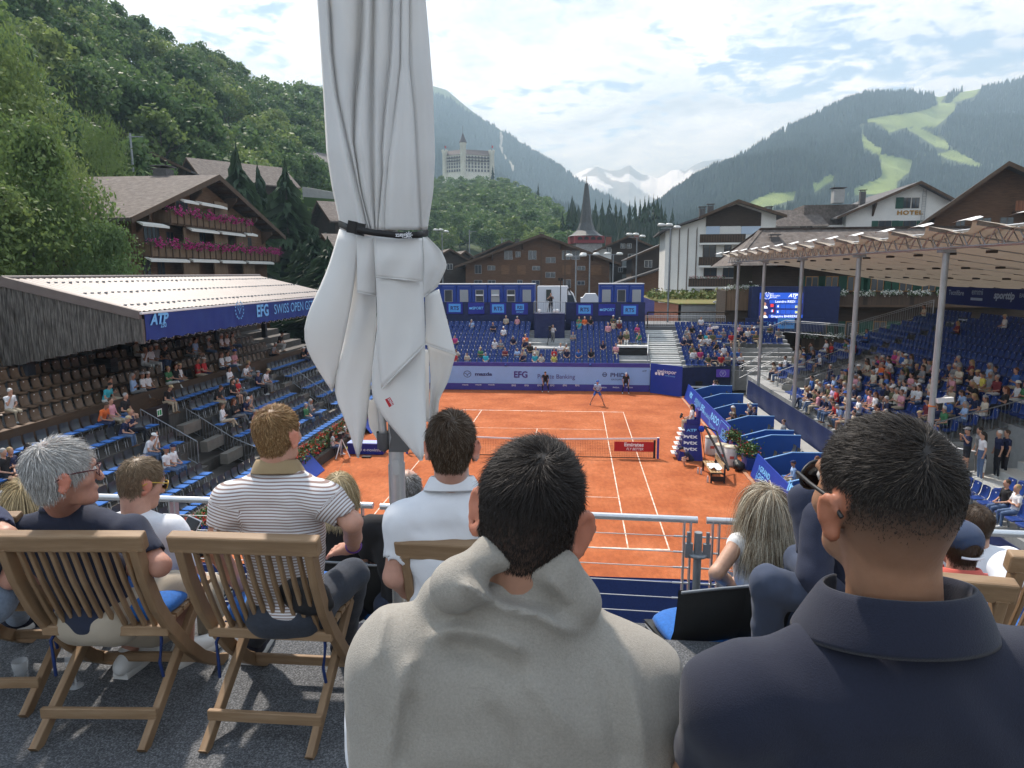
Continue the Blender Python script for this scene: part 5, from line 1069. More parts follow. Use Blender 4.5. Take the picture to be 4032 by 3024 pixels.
# castle hill and left hillside
ridge5 = [(u, v, D) for u, v, D in ((900, 640, 520), (1300, 690, 560), (1600, 700, 600), (1750, 700, 620), (1950, 705, 600), (2060, 745, 520), (2150, 790, 430), (2250, 840, 360), (2350, 900, 320), (2450, 960, 300), (2560, 985, 290), (2750, 1030, 280))]
h5 = Slope(ridge5, lambda u: np.maximum(.32, 185/interp_cols(ridge5, u)[1]), 2, .9, 4, .02, 11)
HILLM = M('hill_ground', (.06, .09, .03), rough=.95, nz=(.05, .4, (.035, .06, .02)))
h5.mesh('hill', 90, 50, HILLM, 900, 2740, None, 'wooded hill below the castle hotel')
ridge6 = [(-900, -1300, 120), (-500, -700, 150), (-200, -420, 165), (0, -260, 175), (328, -10, 190), (550, 150, 205), (740, 205, 225), (820, 250, 240), (930, 310, 265), (1020, 350, 290), (1167, 368, 325), (1290, 400, 360), (1500, 520, 420), (1700, 640, 480)]
h6 = Slope(ridge6, lambda u: np.interp(u, [-900, 0, 1200, 1700], [.4, .36, .36, .5]), 3, .92, 2.5, .04, 9)
h6.mesh('hillside', 80, 50, HILLM, -880, 1690, None, 'steep wooded hillside on the left')
# ------------------------------------------------------------------ trees
def leafmat(name, c, c2, back=.35):
    m = bpy.data.materials.new(name); m.use_nodes = True; t = m.node_tree; l = t.links.new; b = t.nodes['Principled BSDF']
    oi = t.nodes.new('ShaderNodeObjectInfo'); tcx = t.nodes.new('ShaderNodeTexCoord'); nz = t.nodes.new('ShaderNodeTexNoise'); nz.inputs['Scale'].default_value = .35; l(tcx.outputs['Object'], nz.inputs['Vector'])
    ad = t.nodes.new('ShaderNodeMath'); ad.operation = 'MULTIPLY_ADD'; l(oi.outputs['Random'], ad.inputs[0]); ad.inputs[1].default_value = .75; l(nz.outputs[0], ad.inputs[2])
    mp = t.nodes.new('ShaderNodeMapRange'); l(ad.outputs[0], mp.inputs[0]); mp.inputs[1].default_value = .35; mp.inputs[2].default_value = 1.25
    mx_ = t.nodes.new('ShaderNodeMix'); mx_.data_type = 'RGBA'; l(mp.outputs[0], mx_.inputs[0]); mx_.inputs[6].default_value = (*c, 1); mx_.inputs[7].default_value = (*c2, 1)
    l(mx_.outputs[2], b.inputs['Base Color']); b.inputs['Roughness'].default_value = .55; b.inputs['Specular IOR Level'].default_value = .3
    tr_ = t.nodes.new('ShaderNodeBsdfTranslucent'); l(mx_.outputs[2], tr_.inputs[0]); ms = t.nodes.new('ShaderNodeMixShader'); ms.inputs[0].default_value = back; l(b.outputs[0], ms.inputs[1]); l(tr_.outputs[0], ms.inputs[2]); l(ms.outputs[0], t.nodes['Material Output'].inputs[0]); MATS[name] = m; return m
LEAFD = leafmat('leaf_broad', (.06, .12, .042), (.125, .20, .068), .45); LEAFB = leafmat('leaf_bright', (.11, .18, .05), (.20, .265, .08), .45); LEAFF = leafmat('leaf_fir', (.02, .045, .02), (.045, .08, .032), .15)
BARK = M('bark', (.1, .085, .07), rough=.9, nz=(5, .3, None, (1, 1, .2)))
def crown_mesh(name, seed, n, sz, H=1., W=.5, clumps=34, mat=None, low=.2, droop=0.):
    """unit-height crown: clumps of leaf cards; trunk up to low"""
    g_ = np.random.default_rng(seed); cs, rs = [], []
    for _ in range(clumps):
        z = g_.uniform(low, .93); f = math.sin(PI*min(1, max(0, (z-low*.6)/(1.02-low*.6)))**.8); a = g_.uniform(0, 2*PI); r = W*f*math.sqrt(g_.uniform(.1, 1))*.78; cs.append((r*math.cos(a), r*math.sin(a), z)); rs.append(g_.uniform(.09, .17)*(.6+.6*f))
    cs, rs = np.array(cs), np.array(rs); k = g_.integers(0, clumps, n); d = g_.normal(size=(n, 3)); d[:, 2] = np.abs(d[:, 2])*1.1-.35; d /= np.linalg.norm(d, axis=1)[:, None]
    C = cs[k]+d*rs[k][:, None]*g_.uniform(.72, 1.12, n)[:, None]; nrm = d+g_.normal(0, .55, (n, 3)); nrm /= np.linalg.norm(nrm, axis=1)[:, None]
    a = np.cross(nrm, g_.normal(size=(n, 3))); a /= np.linalg.norm(a, axis=1)[:, None]; b = np.cross(nrm, a); s = sz*g_.uniform(.6, 1.35, n)[:, None]
    if droop: C[:, 2] -= droop*g_.uniform(0, 1, n)**2*np.linalg.norm(C[:, :2], axis=1); b = b*.6; a[:, 2] -= .8; a /= np.linalg.norm(a, axis=1)[:, None]
    V = np.stack([C-a*s, C-b*s*.62, C+a*s, C+b*s*.62], 1).reshape(-1, 3); return fast_mesh(name, V, np.arange(4*n).reshape(-1, 4), mat or LEAFD, False), cs
def trunk_mesh(name, cs, low, r=.018, seed=1):
    m = MB(); m.tube([(0, 0, -.05), (.01, 0, low*.6), (0, .01, low*1.3), (.005, 0, .75)], [r*1.25, r, r*.8, r*.25], 7)
    for c in cs[np.argsort(-np.linalg.norm(cs[:, :2], axis=1))][:9]: z0 = max(low*.7, c[2]-.25); m.tube([(0, 0, z0), c*np.array([.5, .5, 0])+(0, 0, (z0+c[2])/2), c], [r*.5, r*.32, r*.1], 5, cap=False)
    return m.mesh(name, BARK)
def fir_mesh(name, seed, tiers=17, per=11, W=.2, mat=None, gap=1.):
    g_ = np.random.default_rng(seed); V, F = [], []
    for i in range(tiers):
        f = i/(tiers-1); z = .08+.9*f; L_ = W*(1-f)**.85+.012
        for j in range(max(4, int(per*(1-.55*f)))):
            a = g_.uniform(0, 2*PI); l_ = L_*g_.uniform(.7, 1.15); d = np.array([math.cos(a), math.sin(a), 0]); q = np.array([-d[1], d[0], 0]); zz_ = z+g_.uniform(-.02, .02); wd = l_*.33*gap
            for s0, s1, dz0, dz1 in ((.05, .6, .012, -.012), (.5, 1., -.008, -.05)):
                k = len(V); V += [d*l_*s0-q*wd*.5+(0, 0, zz_+dz0), d*l_*s0+q*wd*.5+(0, 0, zz_+dz0), d*l_*s1+q*wd*(.7 if s1 < 1 else .1)+(0, 0, zz_+dz1-l_*.12), d*l_*s1-q*wd*(.7 if s1 < 1 else .1)+(0, 0, zz_+dz1-l_*.12)]; F.append((k, k+1, k+2, k+3))
                k = len(V); V += [d*l_*s0+(0, 0, zz_+dz0), d*l_*s1+(0, 0, zz_+dz1), d*l_*s1*.97+(0, 0, zz_+dz1-.035), d*l_*s0+(0, 0, zz_+dz0-.05)]; F.append((k, k+1, k+2, k+3))
    return fast_mesh(name, np.array(V), np.array(F), mat or LEAFF, False)
CR_ = [crown_mesh('crown', 40+i, 1500, .032, W=.40+.05*(i % 3), clumps=30, low=.16+.03*(i % 3)) for i in range(6)]
TRK = [trunk_mesh('trunk', cs, .2) for _, cs in CR_]
CRL = [crown_mesh('crown_far', 60+i, 420, .055, W=.42, clumps=24, low=.15)[0] for i in range(3)]
FIR = [fir_mesh('crown', 80+i) for i in range(3)]; FTR = MB().tube([(0, 0, -.05), (0, 0, .9)], [.014, .003], 6).mesh('trunk', BARK)
def tree(name, loc, h, crown, trunk, label, group, rz=None, w=1., mat=None):
    e = empty(name, tuple(loc), label, 'tree', group, rz if rz is not None else pr_.uniform(0, 6.28)); e.scale = (h*w, h*w, h)
    link('trunk', trunk, e); c = link('crown', crown, e)
    if mat: c.material_slots[0].link = 'OBJECT'; c.material_slots[0].material = mat
    return e
cand = []
g6 = np.random.default_rng(3)
def scatter(sl_, n, u0, u1, t0, t1, mind, tp=1.):
    U = g6.uniform(u0, u1, n*6); T = t0+(t1-t0)*g6.uniform(0, 1, n*6)**tp; P_ = sl_.at(U, T); keep = []; cell = {}
    for p in P_:
        k = (int(p[0]//mind), int(p[1]//mind)); ok = True
        for a in (-1, 0, 1):
            for b in (-1, 0, 1):
                for q in cell.get((k[0]+a, k[1]+b), ()):
                    if (q[0]-p[0])**2+(q[1]-p[1])**2 < mind*mind: ok = False
        if ok: cell.setdefault(k, []).append(p); keep.append(p)
        if len(keep) >= n: break
    return keep
HOUSES = [(-88, 128, 16), (-62, 66, 13), (-52, 76, 12), (-34, 31, 22)]
t6 = [p for p in scatter(h6, 620, -420, 1600, .10, 1.0, 5.2) if all(math.hypot(p[0]-a, p[1]-b) > r for a, b, r in HOUSES)]
t5 = scatter(h5, 420, 1150, 2700, .12, 1.0, 7.5)
def castle_clear(p): u, v = unproj(np.array([p])); return not (1700 < u[0] < 1960 and np.linalg.norm(p[:2]-CAM[:2]) > 590)
t5 = [p for p in t5 if castle_clear(p)]
br = [(p, 'h6') for p in t6]+[(p, 'h5') for p in t5]
br = [q for q in br if inframe(q[0]+np.array([0, 0, 8]), 150)]
br.sort(key=lambda q: np.linalg.norm(q[0]-CAM)); far_b = br[300:]
for p, wh in br[:300]:
    i = int(g6.integers(0, 6)); tree('broadleaf_tree', p, g6.uniform(10.5, 15.5), CR_[i][0], TRK[i], 'broadleaf tree in the dense wood on the %s' % ('left hillside' if wh == 'h6' else 'castle hill'), 'broadleaf trees of the hillside woods', w=g6.uniform(.85, 1.2), mat=[LEAFD, LEAFD, LEAFB][int(g6.integers(0, 3))])
def bulk_trees(name, meshes, items, label):
    V, F, n0 = [], [], 0
    data = []
    for me in meshes:
        co = np.empty(len(me.vertices)*3, np.float32); me.vertices.foreach_get('co', co); f = np.empty(len(me.loops), np.int32); me.loops.foreach_get('vertex_index', f); data.append((co.reshape(-1, 3), f.reshape(-1, 4)))
    for p, h, w in items:
        co, f = data[int(g6.integers(0, len(data)))]; V.append((co*np.array([h*w, h*w, h]))@rz3(g6.uniform(0, 6.28)).T+p); F.append(f+n0); n0 += len(co)
    me = fast_mesh(name, np.concatenate(V), np.concatenate(F), meshes[0].materials[0], False); return tag(link(name, me), label, None, None, 'stuff')
if far_b: bulk_trees('woodland', CRL, [(p, g6.uniform(11, 16), g6.uniform(.9, 1.2)) for p, _ in far_b], 'far broadleaf wood on the hill slopes')
# firs: along the crests, on the castle hill and in the valley gap
fsp = []
for u, v, D, h in ((640, 190, 260, 15), (668, 178, 262, 17), (1115, 350, 300, 17), (1170, 330, 320, 19), (1225, 325, 330, 20), (1270, 350, 340, 18), (1190, 380, 310, 14), (1940, 650, 560, 20), (2085, 735, 500, 22), (2120, 720, 470, 22), (2110, 760, 450, 17)): fsp.append((atd(u, v, D), h, 'top'))
for u, v, D, h in ((2240, 800, 240, 27), (2265, 800, 245, 25), (2215, 830, 250, 22), (2345, 785, 300, 30), (2372, 782, 300, 30), (2400, 770, 310, 32), (2425, 790, 300, 29), (2445, 800, 300, 24), (2330, 850, 280, 22), (2480, 790, 290, 28), (2500, 775, 300, 32), (2520, 782, 300, 31), (2540, 770, 290, 32), (2556, 768, 295, 32), (2575, 762, 300, 33), (2590, 770, 290, 30), (2605, 790, 300, 29), (2620, 815, 290, 24), (2460, 845, 270, 18), (2650, 815, 320, 26), (2640, 850, 300, 20), (2300, 880, 260, 16)): fsp.append((atd(u, v, D), h, 'top'))
for k, (p, h, _) in enumerate(fsp):
    z, u, v = depth_px(p); tree('fir_tree', (p[0], p[1], p[2]-h), h, FIR[k % 3], FTR, 'slender dark fir, %s from the left of those rising above the woods' % nthw(sorted(range(len(fsp)), key=lambda i: depth_px(fsp[i][0])[1]).index(k)), 'fir trees above the woods', w=.8)
# big dark conifers beside the flowered chalet
BIGF = [fir_mesh('crown', 90+i, 26, 20, .30, None, .62) for i in range(2)]
for k, (u, vt, D, h, w) in enumerate(((930, 560, 92, 27, 1.15), (1120, 620, 96, 25, 1.25), (1010, 640, 100, 22, 1.1), (1230, 880, 80, 12, 1.5), (1290, 930, 75, 9, 1.8), (1180, 940, 86, 10, 1.5))):
    p = np.array(atd(u, vt, D)); tree('conifer_tree', (p[0], p[1], p[2]-h), h, BIGF[k % 2], FTR, ['tall dark conifer right behind the flowered chalet', 'broad dark conifer right of the flowered chalet', 'dark conifer between the two tallest ones', 'small dark conifer next to the umbrella', 'low dark conifer touching the umbrella edge', 'low conifer at the chalet corner'][k], 'dark conifers beside the chalet', w=w, mat=LEAFF)
# near trees on the left edge
NEAR = [crown_mesh('crown', 120+i, 15000, .0105, W=.46, clumps=70, low=.1, droop=.25 if i == 0 else 0., mat=LEAFB) for i in range(2)]; NTR = [trunk_mesh('trunk', cs, .12, .012) for _, cs in NEAR]
for k, (u, vt, D, h, w, i) in enumerate(((20, 110, 56, 26, .62, 0), (-220, 60, 52, 27, .7, 1), (205, 560, 50, 18, .55, 1), (400, 880, 47, 12, .62, 1), (70, 470, 46, 19.5, .7, 1), (400, 440, 75, 21, .45, 0), (-70, 720, 42, 15, .9, 1))):
    p = np.array(atd(u, vt, D)); tree('leafy_tree', (p[0], p[1], p[2]-h), h, NEAR[i][0], NTR[i], ['tall loose leaved tree at the left edge above the stand roof', 'tree cut by the left picture edge behind the gable', 'rounded maple left of the flowered chalet', 'low maple touching the flowered balcony', 'full green tree just above the left end of the stand roof', 'slim pale tree behind the maple', 'low bushy tree in the left corner above the roof'][k], 'leafy trees behind the left stand', w=w, mat=LEAFB if k in (0, 5) else LEAFD if k == 3 else LEAFB)
# forests on the mountains: far masses
def cones(name, sl_, n, u0, u1, t0, t1, mask, hr, label, wr=.2):
    U = g6.uniform(u0, u1, n); T = g6.uniform(t0, t1, n); P_ = sl_.at(U, T); P_ = P_[mask(P_)]; k = len(P_); h = g6.uniform(*hr, k); w = h*g6.uniform(.8, 1.2, k)*wr; rot = g6.uniform(0, 6.28, k)
    ang = rot[:, None]+np.arange(5)*2*PI/5; B = P_[:, None, :]+np.stack([np.cos(ang)*w[:, None], np.sin(ang)*w[:, None], np.full_like(ang, 0)-1], -1); A_ = P_+np.stack([np.zeros(k), np.zeros(k), h], 1)
    V = np.concatenate([B, A_[:, None]], 1).reshape(-1, 3); base = np.arange(k)*6; F = np.stack([np.stack([base+j, base+(j+1) % 5, base+5], 1) for j in range(5)], 1).reshape(-1, 3)
    return tag(link(name, fast_mesh(name, V, F, M('far_fir', (.03, .05, .03), rough=.9, nz=(.03, .45)), False)), label, None, None, 'stuff')
cones('mountain_forest', m3, 30000, 1380*S2, 2330*S2, .02, 1.0, lambda P_: ~(meadow_mask(P_) | meadow_mask(P_+np.array([0, 0, 9.])) | meadow_mask(P_+np.array([0, 0, 18.]))), (10, 22), 'dense fir forest covering the right mountain', .22)
cones('mountain_forest', m2, 30000, 500*S2, 1370*S2, .05, .98, lambda P_: ~alp(P_) & ~scar(P_), (12, 26), 'fir forest on the lower slopes of the middle mountain', .28)
cones('valley_wood', h5, 900, 2250, 2740, .3, 1., lambda P_: np.ones(len(P_), bool), (10, 22), 'distant firs in the valley gap', .2)
# ------------------------------------------------------------------ buildings
def woodmat(name, c, per=.16, st=0.25, vertical=False): return M(name, c, rough=.8, nz=(1.2, .35, None, (1, 1, 6) if not vertical else (6, 6, .4)), stripe=(2 if not vertical else 1, per, tuple(q*.45 for q in c), .1, None))
WB = woodmat('chalet_wood_brown', (.155, .085, .045)); WD = woodmat('chalet_wood_dark', (.055, .038, .027)); WO = woodmat('chalet_wood_warm', (.13, .068, .036)); WTRIM = M('trim_wood', (.09, .055, .033), rough=.75, nz=(2, .25))
PLAST = M('plaster_white', (.72, .72, .69), rough=.9, nz=(.6, .06)); SHING = M('shingle_roof', (.14, .115, .10), rough=.9, ramp=(2.2, [(.3, (.085, .07, .06)), (.55, (.15, .125, .11)), (.8, (.23, .20, .18))]), nz=(14, .3), stripe=None)
SLATE = M('slate_roof', (.10, .095, .095), rough=.8, nz=(4, .3)); GREENSH = M('shutter_green', (.02, .075, .05), rough=.7); CONC = M('concrete_grey', (.36, .36, .35), rough=.9, nz=(1.5, .12))
class House:
    """gable front seen along -n; local x right along the front, y into the building, z up"""
    def __init__(s, name, label, o, ang, cat='house'):
        s.e = empty(name, tuple(o), label, cat); s.o = np.array(o, float); s.R = rz3(ang)
    def w(s, x, y, z): return s.o+s.R@np.array([x, y, z])
    def box(s, name, a, b, mat, par=None):
        a, b = np.array(a, float), np.array(b, float); return MB().box(s.w(*((a+b)/2)), abs(b-a), s.R).build(name, mat, par or s.e)
    def poly(s, name, pts, vec, mat, par=None): return MB().prism([s.w(*p) for p in pts], s.R@np.array(vec, float)).build(name, mat, par or s.e)
    def gable(s, x0, x1, xr, ze, zr, dep, wall, roof, ov=1.2, ovf=1.2, th=.28, zb=0., zeR=None):
        zeR = ze if zeR is None else zeR
        s.poly('wall', [(x0, 0, zb), (x1, 0, zb), (x1, 0, zeR), (xr, 0, zr), (x0, 0, ze)], (0, dep, 0), wall)
        for sx, xe, z in ((-1, x0, ze), (1, x1, zeR)):
            k = (zr-z)/abs(xr-xe); xo = xe+sx*ov; zo = z-k*ov
            s.poly('roof', [(xr, -ovf, zr+.02), (xo, -ovf, zo+.02), (xo, -ovf, zo+th), (xr, -ovf, zr+th+.05)], (0, dep+2*ovf, 0), roof)
            s.poly('verge', [(xr, -ovf-.08, zr-.1), (xo, -ovf-.08, zo-.1), (xo, -ovf-.08, zo+th+.02), (xr, -ovf-.08, zr+th+.07)], (0, .07, 0), WTRIM)
    def win(s, x, z, w_, h, y=-.05, frame=None, pane=None, sh=None, mull=True):
        f = s.box('window', (x-w_/2, y, z-h/2), (x+w_/2, y+.12, z+h/2), frame or M('window_frame_white', (.55, .55, .52)))
        s.box('pane', (x-w_/2+.07, y-.02, z-h/2+.07), (x+w_/2-.07, y+.05, z+h/2-.07), pane or GLASS, f)
        if mull: s.box('mullion', (x-.035, y-.04, z-h/2+.05), (x+.035, y, z+h/2-.05), frame or MATS['window_frame_white'], f)
        if sh:
            for q in (-1, 1): s.box('shutter', (x+q*(w_/2+.05), y-.03, z-h/2), (x+q*(w_/2+.05+w_*.5), y+.06, z+h/2), sh)
        return f
    def px(s, u, v):       # pixel -> local x, z on the front plane
        n = s.R@np.array([0, 1., 0]); d = ray(u, v); t = np.dot(s.o-CAM, n)/np.dot(d, n); q = s.R.T@(CAM+d*t-s.o); return q[0], q[2]
    def chim(s, x, y, z, h, w_=.7, mat=None):
        c = s.box('chimney', (x-w_/2, y-w_/2, z-1.5), (x+w_/2, y+w_/2, z+h), mat or SLATE); s.box('chimney_cap', (x-w_*.65, y-w_*.65, z+h+.18), (x+w_*.65, y+w_*.65, z+h+.28), SLATE, c)
        for q in (-1, 1): s.box('cap_leg', (x+q*w_*.4-.04, y-.04, z+h), (x+q*w_*.4+.04, y+.04, z+h+.18), SLATE, c)
# --- flowered chalet on the left (front parallel to the court)
CX = -31.2
fc = House('chalet', 'brown chalet with magenta flower balconies behind the left stand', (CX-1.4, 0, 2), PI/2)      # local x = +y, local y = -x
def zc_(a, b): return 400+a/1.411, 550+b/1.411
def cy(a, b, x=CX): q = atx(*zc_(a, b), x); return q[1], q[2]-2
(y0, z0), (yr, zr), (y1, z1) = cy(160, 445), cy(650, 200), cy(1020, 545)
ze = (z0+z1)/2; yc = yr; hw = (y1-y0)/2
fc.poly('wall', [(y0+2.2, 0, -2), (y1-2.2, 0, -2), (y1-2.2, 0, ze+.3), (yc, 0, zr-.9), (y0+2.2, 0, ze+.3)], (0, 17, 0), WB)
for sx, ye in ((-1, y0), (1, y1)):
    fc.poly('roof', [(yc, -1.4, zr-.25), (ye, -1.4, ze-.1), (ye, -1.4, ze+.15), (yc, -1.4, zr+.08)], (0, 21, 0), SHING)
    fc.poly('verge', [(yc, -1.5, zr-.4), (ye, -1.5, ze-.25), (ye, -1.5, ze+.18), (yc, -1.5, zr+.12)], (0, .09, 0), WTRIM)
    for k in range(9): t = (k+.6)/9.5; fc.poly('rafter', [(yc+(ye-yc)*t, -1.35, zr-.45+(ze-zr+.2)*t), (yc+(ye-yc)*(t+.018), -1.35, zr-.45+(ze-zr+.2)*(t+.018)), (yc+(ye-yc)*(t+.018), -1.35, zr-.2+(ze-zr+.15)*(t+.018)), (yc+(ye-yc)*t, -1.35, zr-.2+(ze-zr+.15)*t)], (0, 1.4, 0), WTRIM)
for t in (-.78, -.52, -.2, .25, .55, .8): zz_ = zr-abs(t)*(zr-ze)-.8; fc.poly('bracket', [(yc+t*hw, 0, zz_-1.1), (yc+t*hw, -1.2, zz_), (yc+t*hw, -1.2, zz_+.35), (yc+t*hw, 0, zz_+.35)], (.22, 0, 0), WTRIM)
fc.chim(*(lambda q: (q[0], 4.5, q[1]-.3))(cy(345, 200, CX-5.9)), .9, 1.3)
AWN = M('awning_white', (.7, .69, .64), rough=.8); BALC = woodmat('balcony_wood', (.17, .11, .065), .14, vertical=True)
def balcony(a, b, zt, zbm, pots, nm):
    f = fc.box('balcony', (a, -1.5, zbm), (b, -1.35, zt), BALC); fc.box('balcony_floor', (a, -1.4, zbm-.16), (b, 0, zbm), WTRIM); fc.box('handrail', (a-.05, -1.56, zt), (b+.05, -1.3, zt+.08), WTRIM, f)
    for q in (a, b): fc.box('balcony_side', (q-.06, -1.4, zbm), (q+.06, -.02, zt), BALC)
    n = int((b-a)/1.0)
    for k in range(n+1): x = a+(b-a)*k/n; fc.box('baluster_post', (x-.06, -1.58, zbm-.1), (x+.06, -1.5, zt), WTRIM, f)
    for k in range(pots):
        c = fc.w(a+(b-a)*(k+.5)/pots, -1.72, zt+.12); wd = (b-a)/pots*.42
        flower_mass('flower_pot', lambda g_, n, o_, c=c, wd=wd: c+np.stack([g_.normal(0, .16, n), g_.normal(0, wd*.55, n), -.08+g_.normal(0, .17, n)-.05*o_], 1), 90, 55, FPINK, .09, .075, fc.e, seed=200+k, cluster=4)
lb_, rb_ = cy(265, 580, CX), cy(978, 615, CX); lz = (lb_[1]+rb_[1])/2
balcony(lb_[0], rb_[0], lz, lz-1.05, 12, 'low'); ub, ur = cy(490, 415, CX), cy(820, 455, CX); uz = (ub[1]+ur[1])/2; balcony(ub[0]-3.2, ur[0], uz, uz-1.0, 6, 'up')
for a, b, c, d in ((215, 462, 365, 482), (447, 335, 530, 352), (545, 350, 688, 378), (490, 494, 645, 514), (660, 512, 790, 530), (800, 518, 858, 532), (262, 660, 480, 674), (498, 665, 645, 675), (663, 670, 793, 682), (810, 674, 950, 687)):
    p, q = cy(a, b, CX+.15), cy(c, d, CX+.15); zt = (p[1]+q[1])/2; fc.poly('awning', [(p[0], -1.2, zt+.18), (p[0], -1.75, zt-.02), (p[0], -1.75, zt-.2), (p[0], -1.2, zt+.1)], (q[0]-p[0], 0, 0), AWN)
for a, b in ((255, 535), (300, 535), (700, 620), (820, 580), (460, 380), (430, 385), (380, 560), (560, 560), (250, 715), (330, 715)): p = cy(a, b, CX-1.4); fc.win(p[0], p[1], 1.1, 1.5, -.03, WTRIM)
for a, b, h in ((430, 545, 1.6), (600, 560, 1.6), (720, 575, 1.6), (600, 395, 1.5), (430, 715, 1.6), (600, 715, 1.6), (760, 720, 1.6)): p = cy(a, b, CX-1.4); fc.box('divider', (p[0]-1.3, -1.2, p[1]-h/2), (p[0]+1.2, -1.1, p[1]+h/2), BALC)
# --- houses on the slope behind it
def simple_house(label, uc, vr, D, w_, hw_, ze_drop, wall, roof, ang=0., dep=10, zb=12, wins=(), name='house', ov=1., th=.25, cat='house', frame=None, shut=None):
    p = np.array(atd(uc, vr, D)); h = House(name, label, (p[0], p[1], p[2]-zb), ang, cat); h.gable(-w_/2, w_/2, 0, zb-ze_drop, zb, dep, wall, roof, ov, ov, th)
    for x, z, a, b in wins: h.win(x, zb+z, a, b, frame=frame, sh=shut)
    return h
h = simple_house('dark dormered chalet roof just above the flowered chalet', 610, 612, 100, 8, 8, 1.9, WD, SLATE, .25, 14, 14, [(-1.2, -2.4, .9, .9), (.4, -2.4, .9, .9)], 'chalet')
simple_house('dark chalet with sloping roof right behind the chimney', 760, 630, 108, 9, 9, 3.0, WD, SHING, -.7, 14, 14, [(-.5, -3.2, 1.2, 1.4)], 'chalet')
simple_house('grey roofed chalet high among the trees on the left slope', 1105, 578, 190, 17, 9, 4.2, WD, SLATE, -.5, 16, 14, [(-3, -5, 1.2, 1.3), (0, -5, 1.2, 1.3), (3, -5, 1.2, 1.3)], 'chalet')
simple_house('chalet roof half hidden behind the umbrella', 1275, 800, 105, 9, 8, 2.6, WD, SHING, -.9, 8, 12, [(0, -5, 1.2, 1.3)], 'chalet')
simple_house('small shingled roof by the low conifers', 1300, 930, 85, 7, 6, 1.8, WD, SHING, -.9, 9, 9, (), 'shed')
h = MB(); a, b = np.array(atd(1190, 735, 130)), np.array(atd(1330, 760, 128)); 
MB().prism([a, b, b+(0, 0, -2.2), a+(0, 0, -2.2)], (1, 3, 0)).build('retaining_wall', CONC, None, 'grey stone retaining wall on the slope behind the umbrella', 'wall', base=tuple(a-(0, 0, 2.2)))
a, b = np.array(atd(1195, 775, 124)), np.array(atd(1330, 785, 123)); MB().prism([a, b, b+(0, 0, -1.6), a+(0, 0, -1.6)], (1, 3, 0)).build('hedge', LEAFD, None, 'clipped hedge below the grey retaining wall', 'hedge', base=tuple(a-(0, 0, 1.6)))
# --- big brown chalet in the middle
def zm(a, b): return 1700+a/1.27, 700+b/1.27
cyl = 103
p = aty(*zm(548, 293), cyl); bc = House('chalet', 'large brown wooden chalet with wide gable behind the booths', (p[0], cyl, 0), 0.03)
A_, B_ = bc.px(*zm(118, 452)), bc.px(*zm(942, 437)); zr = bc.px(*zm(548, 293))[1]; zeL = A_[1]; xl, xr_ = A_[0]+2, B_[0]-2
k_ = (zr-zeL)/(0-A_[0]); bc.gable(xl, xr_, 0, zr-k_*abs(xl), zr, 24, WO, SLATE, 2.0, 1.6, .35, 0, zr-(zr-B_[1])/B_[0]*xr_)
for a, b, w_, h_ in ((383, 387, 1.6, 1.7), (432, 383, 1.0, 1.1), (503, 387, 1.6, 1.7), (595, 412, 1.9, 1.1), (672, 387, 1.6, 1.7), (720, 387, 1.6, 1.7), (232, 458, 1.3, 1.7), (298, 451, 1.5, .9), (522, 452, 1.5, .8), (748, 452, 1.5, .8), (593, 486, 1.9, 1.1), (232, 522, 1.6, .8), (300, 522, 1.5, .8), (441, 523, 1.0, .9), (520, 524, 1.5, .9), (746, 526, 1.5, .8), (676, 530, 1.5, 1.6)):
    x, z = bc.px(*zm(a, b)); bc.win(x, z, w_, h_, -.06, frame=FRAMEG)
for a, b, w_, h_ in ((368, 460, 1.6, 1.8), (449, 460, 1.6, 1.8), (674, 460, 1.6, 1.8), (822, 461, 2.0, 1.8)): x, z = bc.px(*zm(a, b)); bc.box('closed_shutter', (x-w_/2, -.08, z-h_/2), (x+w_/2, .02, z+h_/2), woodmat('shutter_wood', (.19, .1, .05), .2))
for a in (300, 450, 640, 800): x, z = bc.px(*zm(a, 400)); zt = zr-k_*abs(x); bc.poly('bracket', [(x, 0, zt-1.2), (x, -1.3, zt-.3), (x, -1.3, zt), (x, 0, zt)], (.25, 0, 0), WTRIM)
for xx in (.0, 4.6, 9.2): bc.box('seam_post', (xx-.1, -.12, 0), (xx+.1, .02, zr-k_*abs(xx)-.4), WTRIM)
bc.chim(-.0, 6, zr, .8, .9); bc.chim(-5, 6, zr-1.5, 1.0, .8)
# low houses left of it
simple_house('dark low chalet with pointed gables left of the brown chalet', 1770, 985, 146, 8, 6, 2.2, WD, SHING, .35, 12, 9, [(0, -3.4, 1.2, 1.2)], 'chalet'); simple_house('second small pointed chalet left of the brown chalet', 1830, 992, 150, 6, 6, 2.2, WD, SHING, .35, 12, 9, (), 'chalet'); simple_house('dark roof stepping up behind the left side of the brown chalet', 2005, 952, 150, 15, 8, 3.2, WD, SLATE, .05, 14, 11, [(0, -3, 1.2, 1.2)], 'chalet')
